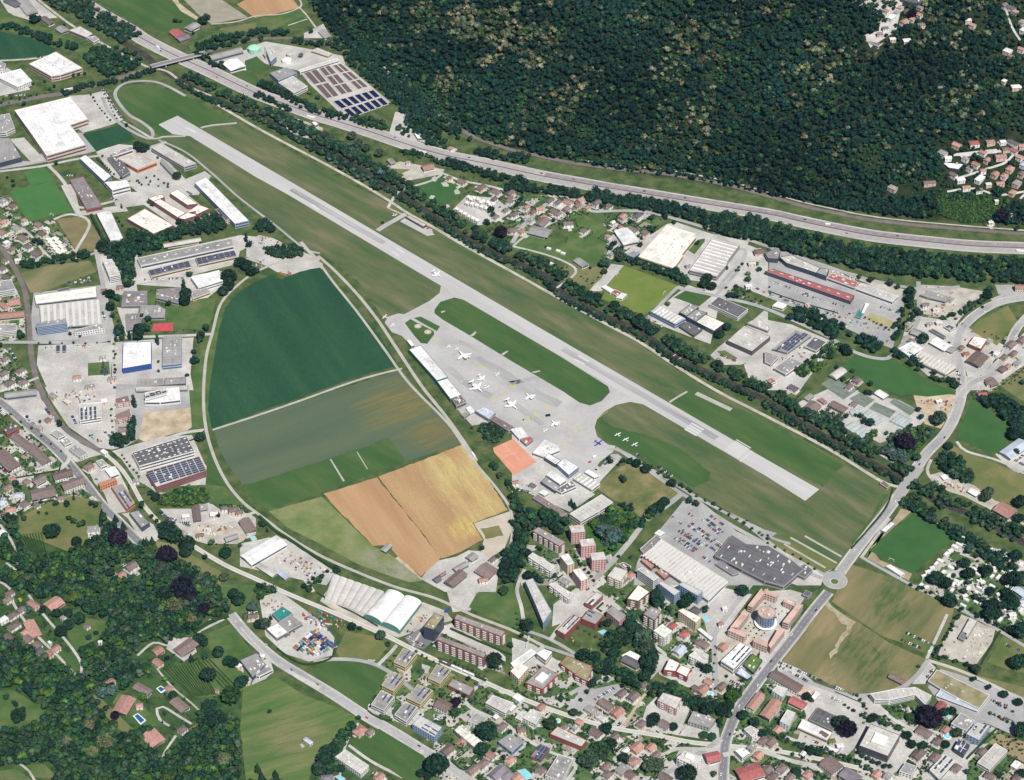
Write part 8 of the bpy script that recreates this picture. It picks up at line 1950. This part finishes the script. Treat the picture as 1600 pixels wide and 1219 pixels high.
belt('10', '600,740 680,770 820,800', 20, (4, 6.5), 1.3, 'dm'); belt('10', '500,250 640,330', 8, (3.5, 5), 1); belt('10', '230,270 330,275 480,300 560,310', 14, (4, 6), 1.3, 'dd'); belt('10', '560,340 640,440 760,540 860,620', 14, (4, 6), 1.2, 'dd')
belt('10', '620,330 760,440 860,540 950,640 1000,760 1100,850 1140,910', 34, (5, 7), 1.5, 'ddf'); belt('10', '980,580 1080,720 1200,800 1300,870', 22, (5, 7), 1.5, 'df')
belt('10', '890,960 1000,970 1160,1020', 12, (3, 5), 1.2); belt('10', '1180,1020 1320,1060 1500,1110 1700,1150', 20, (4, 6), 1.6, 'dd'); belt('10', '1340,950 1500,980 1700,1010', 22, (4.5, 7), 1.4, 'ddf')
belt('F', '790,295 860,300 930,312 1000,322', 18, (4, 6.5), 1.6, 'dd'); belt('F', '925,307 990,319 1050,330 1130,350 1200,368', 32, (4.5, 7), 1.7, 'dddf'); belt('F', '1120,348 1200,368 1290,392 1400,413 1500,423 1600,426 1640,428', 62, (5, 7.8), 1.7, 'dddfm')
# river belts along the airfield
RB = '282,125 330,152 400,180 450,205 500,230 550,255 600,287 640,313 680,340 722,368 770,395 850,430 882,460 930,487 985,512 1025,535 1062,562 1112,585 1160,608 1200,628 1237,652 1305,692 1350,717 1412,750'
def off_belt(o, width, r, dens, cols, s=RB, skip=0.0):
    c = offs(line('F', s), o); n = len(c)
    L = sum((b - a).length for a, b in zip(c[:-1], c[1:])); rm = (r[0] + r[1]) / 2
    for i in range(int(dens * L * width / (rm * rm * 1.9))):
        u = random.random() * (n - 1); k = int(u); p = c[k].lerp(c[min(k + 1, n - 1)], u - k); q = (c[min(k + 1, n - 1)] - c[max(k - 1, 0)]).normalized(); w_ = random.uniform(-.5, .5) * width
        if math.sin(u * .45) < -1 + skip * 2: continue
        x, y = p.x - q.y * w_, p.y + q.x * w_
        TREES.append((x, y, 0, random.uniform(*r), 'broad', random.choice(cols), False))
off_belt(-10, 9, (3, 5), 1.7, 'ddwdm'); off_belt(17, 20, (4, 6.8), 1.6, 'ddwdmm', skip=.04)
off_belt(16, 26, (4.5, 7), 1.2, 'ddwbm', '400,180 450,205 500,230 550,255 600,287', 0)
off_belt(16, 18, (4, 6.5), 1.4, 'ddwm', '1440,772 1480,795 1530,820 1620,860'); off_belt(-18, 22, (4, 7), 1.5, 'ddwm', '1430,775 1480,808 1540,850 1620,900')
off_belt(0, 10, (4, 6), 1.1, 'ddwm', '1425,760 1470,790 1530,820 1620,860', .3)
grove('32', '0,20 100,30 160,100 350,110 500,150 480,220 440,260 300,240 150,180 30,120', (3.5, 6), 1.0, 'dwm')
grove('32', '1050,420 1130,410 1200,440 1290,540 1260,610 1150,550 1050,480', (4.5, 7), 1.4, 'ddm'); grove('32', '1330,60 1400,20 1520,80 1640,160 1680,330 1560,330 1520,230 1340,120', (5, 8), 1.4, 'ddd')
grove('32', '830,670 900,680 980,740 960,760 860,740', (3, 4.5), 1.5, 'll'); grove('32', '740,290 800,270 900,230 1000,240 1040,260 960,360 890,440 760,400', (3, 5), 1.0, 'lmdb')
grove('32', '500,290 600,260 700,250 640,340 540,320', (3, 5), 1, 'ml')
grove('21', '715,400 760,380 900,420 1020,470 1110,540 1100,570 1000,530 860,480 730,430', (4.5, 6.5), 1.5, 'ddm')
belt('31', '160,740 250,770 350,830 440,870', 34, (5.5, 7.5), 1.6, 'ddd'); belt('31', '560,890 620,940 700,970', 24, (5.5, 7.5), 1.6, 'dd')
belt('31', '200,1130 300,1060 400,980 430,950', 22, (4, 6), 1.3, 'dml'); belt('31', '790,990 880,1030 960,1100', 16, (4, 6), 1.4, 'dd'); belt('31', '1010,1130 1080,1160 1180,1200', 14, (4, 6), 1.3, 'ddm')
belt('31', '780,840 850,750', 5, (3, 4), 1.6, 'dd'); belt('31', '780,910 850,820 905,750', 8, (3.2, 4.2), 1.6, 'dd'); belt('31', '1080,770 1200,760 1280,690 1370,650', 12, (3, 5), 1.2, 'dmw')
grove('31', '0,-10 300,40 700,60 1050,80 1080,120 700,110 400,90 100,30', (4, 7), 1.2, 'df')
grove('22', '0,680 60,740 130,780 240,760 330,820 350,850 300,920 230,870 130,850 110,960 100,1060 40,1100 -60,1120 -50,950 0,880 -20,760', (5, 8), 1.3, 'ddm')
grove('12', '1590,1000 1600,900 1700,900 1640,1219 1520,1200 1530,1100', (5, 8), 1.4, 'dd')
grove('22', '640,480 700,440 800,460 900,520 960,560 920,570 830,530 740,510', (3, 5), 1.0, 'dml'); grove('22', '960,560 1040,600 1050,660 960,720 900,780 870,760 900,700 950,640', (4, 6.5), 1.2, 'ddm'); grove('22', '650,700 760,690 800,720 760,770 690,750', (3, 5), .9, 'dm')
grove('22', '450,840 560,770 620,740 760,800 800,850 740,910 700,970 640,1010 560,960 530,900', (4.5, 7), .9, 'lmmd'); grove('22', '540,580 640,500 660,520 600,600', (2.5, 4), .8, 'ml')
rowtrees('22', '890,480 1000,560 1150,650 1300,740 1450,830 1600,920', 16, 3.2, 'mld'); rowtrees('32', '0,905 -40,880 0,910', 1, 2); rowtrees('22', '1560,900 1600,920', 2, 3, 'm')
belt('23', '500,490 620,560 760,610 880,660 980,700 1100,730 1250,780 1360,790', 20, (4, 6.5), 1.5, 'ddm'); grove('23', '690,180 760,160 820,260 900,330 920,450 880,590 800,560 820,460 760,380 640,420 520,430 620,300', (4.5, 7), 1.0, 'ddwm')
belt('13', '450,1150 480,1050 560,950 620,880', 14, (3.5, 5.5), 1.2, 'dm'); belt('33', '0,910 200,1010 420,1060 620,1150 720,1190', 8, (1.5, 3), 1.2, 'md'); belt('33', '880,0 1050,80 1180,150 1400,240 1600,340', 6, (2.5, 4), .8, 'd'); belt('33', '1040,430 1100,350 1190,190', 4, (2, 3.5), 1.2, 'd'); belt('33', '1030,450 1200,490 1320,530', 6, (2.5, 4), 1)
rowtrees('01', '575,150 600,200 625,250 645,290', 8, 2.2, 'd', 'column'); rowtrees('00', '570,590 600,640 640,700 690,750', 9, 2.2, 'd'); rowtrees('00', '650,590 700,680 730,740', 8, 2, 'd'); rowtrees('00', '605,985 640,1020 680,1060 710,1085', 9, 2.6, 'd')
rowtrees('13', '1225,640 1290,680 1340,720', 4, 4, 'd'); rowtrees('F', '807,958 812,985 822,1000', 6, 2.5, 'm'); rowtrees('13', '1220,470 1320,520 1430,570', 9, 2.2, 'm'); rowtrees('23', '420,270 500,310 560,340', 5, 2.5, 'm'); rowtrees('23', '370,330 400,370 440,400 500,400', 7, 2, 'lx'); rowtrees('33', '130,230 170,200 210,180', 5, 1.6, 'm')
rowtrees('d', '430,720 390,775 350,825', 3, 1.4, 'm'); rowtrees('d', '660,430 750,470 830,505 910,545 995,580', 5, 1.4, 'm'); rowtrees('d', '480,810 430,860 400,915', 3, 1.4, 'm'); rowtrees('d', '560,850 515,895 480,950', 3, 1.4, 'm'); rowtrees('d', '645,890 600,930', 2, 1.4, 'm'); rowtrees('d', '870,590 835,640', 2, 1.4, 'm')
rowtrees('21', '1400,470 1440,430', 3, 3, 'm')
grove('10', '0,680 130,760 220,820 330,880 400,900 520,960 600,1000 700,1050 760,1120 800,1150 830,1180 760,1200 640,1130 500,1040 350,950 180,850 0,740', (4, 7), 1.0, 'ddwb')
grove('11', '50,340 130,330 250,320 300,350 290,390 180,400 80,390', (3.5, 5.5), 1.4, 'ddm', False); grove('11', '0,180 60,170 130,230 110,250 20,230', (4, 6), 1.4, 'dd', False); grove('10', '850,800 990,750 1060,860 1130,900 1150,930 1060,905 930,860', (3, 5), .5, 'dm')
for q in ('00|20,620 200,600 330,570', '00|700,1100 900,1150 1050,1170', '31|10,610 240,690 450,760', '31|610,760 760,840', '01|240,920 500,925 680,915', '01|710,930 715,1100 715,1200', '02|700,120 705,330', '21|1340,580 1560,660', '33|560,690 620,780 600,860', '33|1390,800 1560,880', '33|820,880 900,990', '13|1000,420 1100,470 1200,540', '13|1080,600 1160,660 1200,780', '23|700,100 880,220', '23|1270,380 1260,560 1270,700', '02|760,400 870,540', '02|0,110 200,240 380,380', '22|850,1090 1000,1150 1100,1219', '32|0,950 150,1020 300,1110'): t, a = q.split('|'); rowtrees(t, a, 7, 2.4, 'mdl')
# south-west wood
SWP = '-100,860 0,800 130,1010 240,1040 330,1010 430,1030 500,900 560,760 640,700 740,740 800,840 930,1000 990,1010 1110,1080 1190,1060 1260,1130 1380,1219 1400,1260 1400,1700 -200,1700'
grove('02', '0,780 100,790 110,900 180,1060 300,1030 430,1040 470,1000 520,980 600,960 720,960 800,1000 860,950 960,960 1100,1060 1260,1140 1370,1219 1300,1260 1000,1240 900,1190 880,1100 760,1060 740,1100 600,1160 480,1180 0,1219 30,1100 0,1000', (4.5, 7.5), 1.25, 'dddmmmlw', cones=.15)
grove('02', '560,760 640,700 780,800 900,940 800,1000 640,960 540,960 560,900', (5, 7.5), 1.1, 'ddm', cones=.6)
grove('03', '60,0 800,-20 1340,0 1420,120 1430,200 1210,290 1180,330 1000,370 900,370 830,460 960,560 830,600 820,650 740,680 660,640 600,700 560,700 500,620 480,560 520,480 500,420 620,360 700,230 560,190 470,130 400,100 200,80 130,60', (4.5, 7.5), 1.3, 'dddmmmlw', cones=.08)
grove('03', '-60,330 50,330 90,380 180,370 320,460 440,560 500,590 560,700 640,820 750,930 900,900 960,880 920,960 950,1030 1020,1090 1110,1000 1160,940 1230,880 1270,740 1350,760 1380,830 1490,850 1510,1000 1490,1100 1560,1219 1600,1400 -60,1400 350,1219 290,1120 200,1120 100,1150 -60,1160 -60,900 100,920 240,860 300,790 200,720 80,640 -60,640', (4.5, 7.5), 1.3, 'dddmmmmlw')
grove('13', '-60,1130 100,1130 150,1219 200,1300 -60,1300', (4.5, 7), 1.1, 'dm', cones=.5); grove('13', '380,1150 420,1040 520,1000 500,1219 560,1300 400,1300', (4.5, 7), 1.2, 'ddm')
grove('13', '0,0 100,10 130,60 40,90 0,120', (4, 6.5), 1.3, 'dm'); belt('13', '330,0 420,-40 520,-100', 10, (3, 5), 1, 'dm')
# garden planting
for t, s, n in (('01', '0,0 60,0 150,160 340,160 480,360 300,380 150,420 60,330 0,260', 110), ('01', '0,430 90,560 150,700 160,880 0,940', 60), ('01', '0,950 50,940 200,1219 0,1219', 50), ('02', '0,170 200,260 480,440 380,500 0,560', 130), ('02', '0,560 340,500 520,620 640,700 400,720 0,780', 120), ('02', '1300,700 1600,730 1600,960 1460,980 1250,960', 60),
                ('21', '0,0 500,0 560,90 380,170 120,250 0,330', 110), ('21', '560,110 900,100 940,160 820,330 600,350', 70), ('10', '1180,1080 1600,1150 1600,1219 1300,1219', 30), ('11', '1400,160 1600,180 1600,330 1480,300', 50), ('30', '1020,860 1600,860 1600,1219 900,1219 760,1150 1000,1100', 260), ('30', '540,0 1000,0 1000,260 600,300', 60), ('30', '1220,80 1600,0 1600,400 1400,360', 50),
                ('23', '540,80 900,0 1320,60 1290,330 1260,640 1050,640 940,420 700,180', 190), ('23', '0,390 600,560 700,640 1060,720 1250,820 1290,960 700,900 0,670', 190), ('23', '0,700 700,920 1290,1000 1310,1219 0,1219', 330), ('23', '1340,560 1600,400 1600,1219 1350,1219', 110), ('33', '0,560 560,750 540,1000 0,900', 90), ('33', '540,720 1300,800 1380,900 1240,1219 560,1219', 260), ('33', '0,1040 560,1219 0,1219', 90), ('33', '1380,880 1600,950 1600,1219 1240,1219', 80),
                ('13', '1110,250 1500,420 1560,560 1100,380', 80), ('13', '700,380 1240,560 1380,720 1200,960 700,800', 130), ('13', '1160,560 1600,660 1600,1219 1050,1219', 200), ('22', '0,960 600,1000 760,1219 0,1219', 110), ('32', '970,1160 1250,900 1600,1060 1600,1219 960,1219', 110), ('33', '860,0 1600,0 1600,340 1160,150', 130), ('03', '0,0 300,30 560,200 480,560 200,330 0,350', 130), ('03', '840,340 1250,320 1300,520 1500,640 1250,880 1000,1050 700,940 560,680', 160),
                ('32', '180,40 500,130 1000,180 820,470 460,260', 110), ('31', '1190,830 1600,900 1600,1180 1200,1200', 60), ('31', '940,560 1340,600 1180,800 1180,1180 820,960', 60), ('22', '120,620 640,640 400,840 200,700', 40), ('21', '0,340 330,400 560,520 480,600 0,470', 60), ('01', '720,560 1350,640 1300,860 730,850', 60), ('02', '700,0 880,0 860,330 700,370', 30), ('21', '1380,380 1600,400 1600,620 1380,600', 50), ('12', '1100,1040 1560,1000 1540,1219 1100,1219', 40)):
    scatter(t, s, n)
# ------------------------------------------------------------------ wooded hill
def hill_forest():
    st = 6.9; xs = np.arange(-700, 1060, st); ys = np.arange(0, 1560, st); X, Y = np.meshgrid(xs, ys); X = X + RNG.uniform(-.5, .5, X.shape) * st; Y = Y + RNG.uniform(-.5, .5, Y.shape) * st
    X, Y = X.ravel(), Y.ravel(); Z = Hs(X, Y); d = seg_dist(X, Y, NEF); px, py = project(X, Y, Z + 7)
    ok = (d > 9) & (px > -30) & (px < PW + 60) & (py > -40)
    holes = [pts('30', s) for s in ('540,-40 640,20 720,60 700,170 600,210 590,290 700,320 760,260 920,270 990,180 980,-40', '1240,60 1380,50 1400,160 1320,210 1230,170', '1440,-40 1640,-40 1640,400 1420,330 1500,250', '1040,850 1500,840 1640,820 1640,1260 1500,1230 1120,1219 740,1219 750,1140 950,1090 1090,1060', '1460,480 1640,480 1640,800 1560,860 1500,830 1380,750 1480,640', '1500,790 1640,780 1640,860 1520,850')]
    holes += [pts('F', '905,250 950,262 1050,270 1140,288 1250,312 1350,330 1620,350 1620,400 1200,360 900,300'), pts('31', '1040,-20 1480,-20 1440,150 1240,190 1050,130')]
    for h in holes: ok &= ~inpoly(px, py, h)
    X, Y, Z, px, py, d = (a[ok] for a in (X, Y, Z, px, py, d)); items = []
    cl = np.sin(X * .021 + np.sin(Y * .013) * 2) * np.sin(Y * .019 + X * .006) + .6 * np.sin(X * .055 + Y * .041) * np.sin(Y * .06 - X * .02)
    f = .42 * np.clip((1 - py / 330), 0, 1) * (.45 + .55 * np.clip(1 - np.abs(px - 820) / 420, 0, 1)) + .03
    f = f * np.clip(.35 + cl * 2.2, 0.06, 2.2)
    GL = [pts('10', '950,480 1040,510 1120,570 1250,720 1300,800 1480,870 1600,900 1600,870 1400,880 1300,880 1150,790 1050,660'), pts('10', '480,20 640,120 700,260 640,230 540,120'), pts('20', '370,780 450,750 540,800 530,860 400,850'), pts('20', '1190,440 1300,420 1360,470 1310,530 1220,520'), pts('20', '430,960 700,980 1100,1050 1300,1110 1300,1140 1000,1060 440,1000'), pts('30', '540,930 700,880 760,960 700,1060 560,1040')]
    q = RNG.random(len(X)); n = .5 + .5 * np.sin(X * .013 + 2) * np.cos(Y * .017)
    for i in range(len(X)):
        r = 3.2 + 5.2 * RNG.random() ** 1.8
        if q[i] < f[i]: c = (0.17, 0.165, 0.095) if q[i] < f[i] * .4 else (0.075, 0.092, 0.048)
        elif q[i] > .90: c = (0.032, 0.075, 0.025)
        else: k = .55 + .65 * n[i]; c = (0.011 * k, 0.038 * k, 0.026 * k)
        if any(inpoly(np.array([px[i]]), np.array([py[i]]), g_)[0] for g_ in GL): c = (0.026, 0.078, 0.038); r = RNG.uniform(2.8, 4)
        items.append((X[i], Y[i], Z[i] + RNG.uniform(-2.5, 2.5), r, 'broad', c, False))
    print('hill trees', len(items)); merged('hill_forest', items, 'dense dark forest with cream-flowering chestnuts on the hillside', .25)
grove('30', '1020,860 1600,860 1640,1240 1100,1260 800,1150 1000,1100', (3, 5), .35, 'ddm'); grove('30', '560,0 1000,0 1000,260 700,280', (3.5, 5.5), .5, 'dm'); grove('30', '1240,0 1640,0 1640,400 1420,360', (4, 6), .4, 'dm'); grove('30', '1400,500 1640,480 1640,860 1400,800', (4, 6), .6, 'dm')
grove('31', '1050,0 1480,-20 1430,150 1240,180 1050,120', (1.6, 2.6), 1.6, 'ml'); 
hill_forest(); plant_trees(300); flush_labels()


# thin summer air
hz = MB().box((0, 200, 1059), (5400, 5900, 2122)).build('haze', None); hz.data.materials.clear(); hm = bpy.data.materials.new('haze'); hm.use_nodes = True; hn = hm.node_tree.nodes; hn.remove(hn['Principled BSDF'])
hv = hn.new('ShaderNodeVolumePrincipled'); hv.inputs['Color'].default_value = (.25, .5, 1, 1); hv.inputs['Density'].default_value = 0.000009; hv.inputs['Anisotropy'].default_value = .2; hm.node_tree.links.new(hv.outputs[0], hn['Material Output'].inputs['Volume'])
hz.data.materials.append(hm); hz['kind'] = 'stuff'; hz['label'] = 'thin blue summer air over the whole valley'
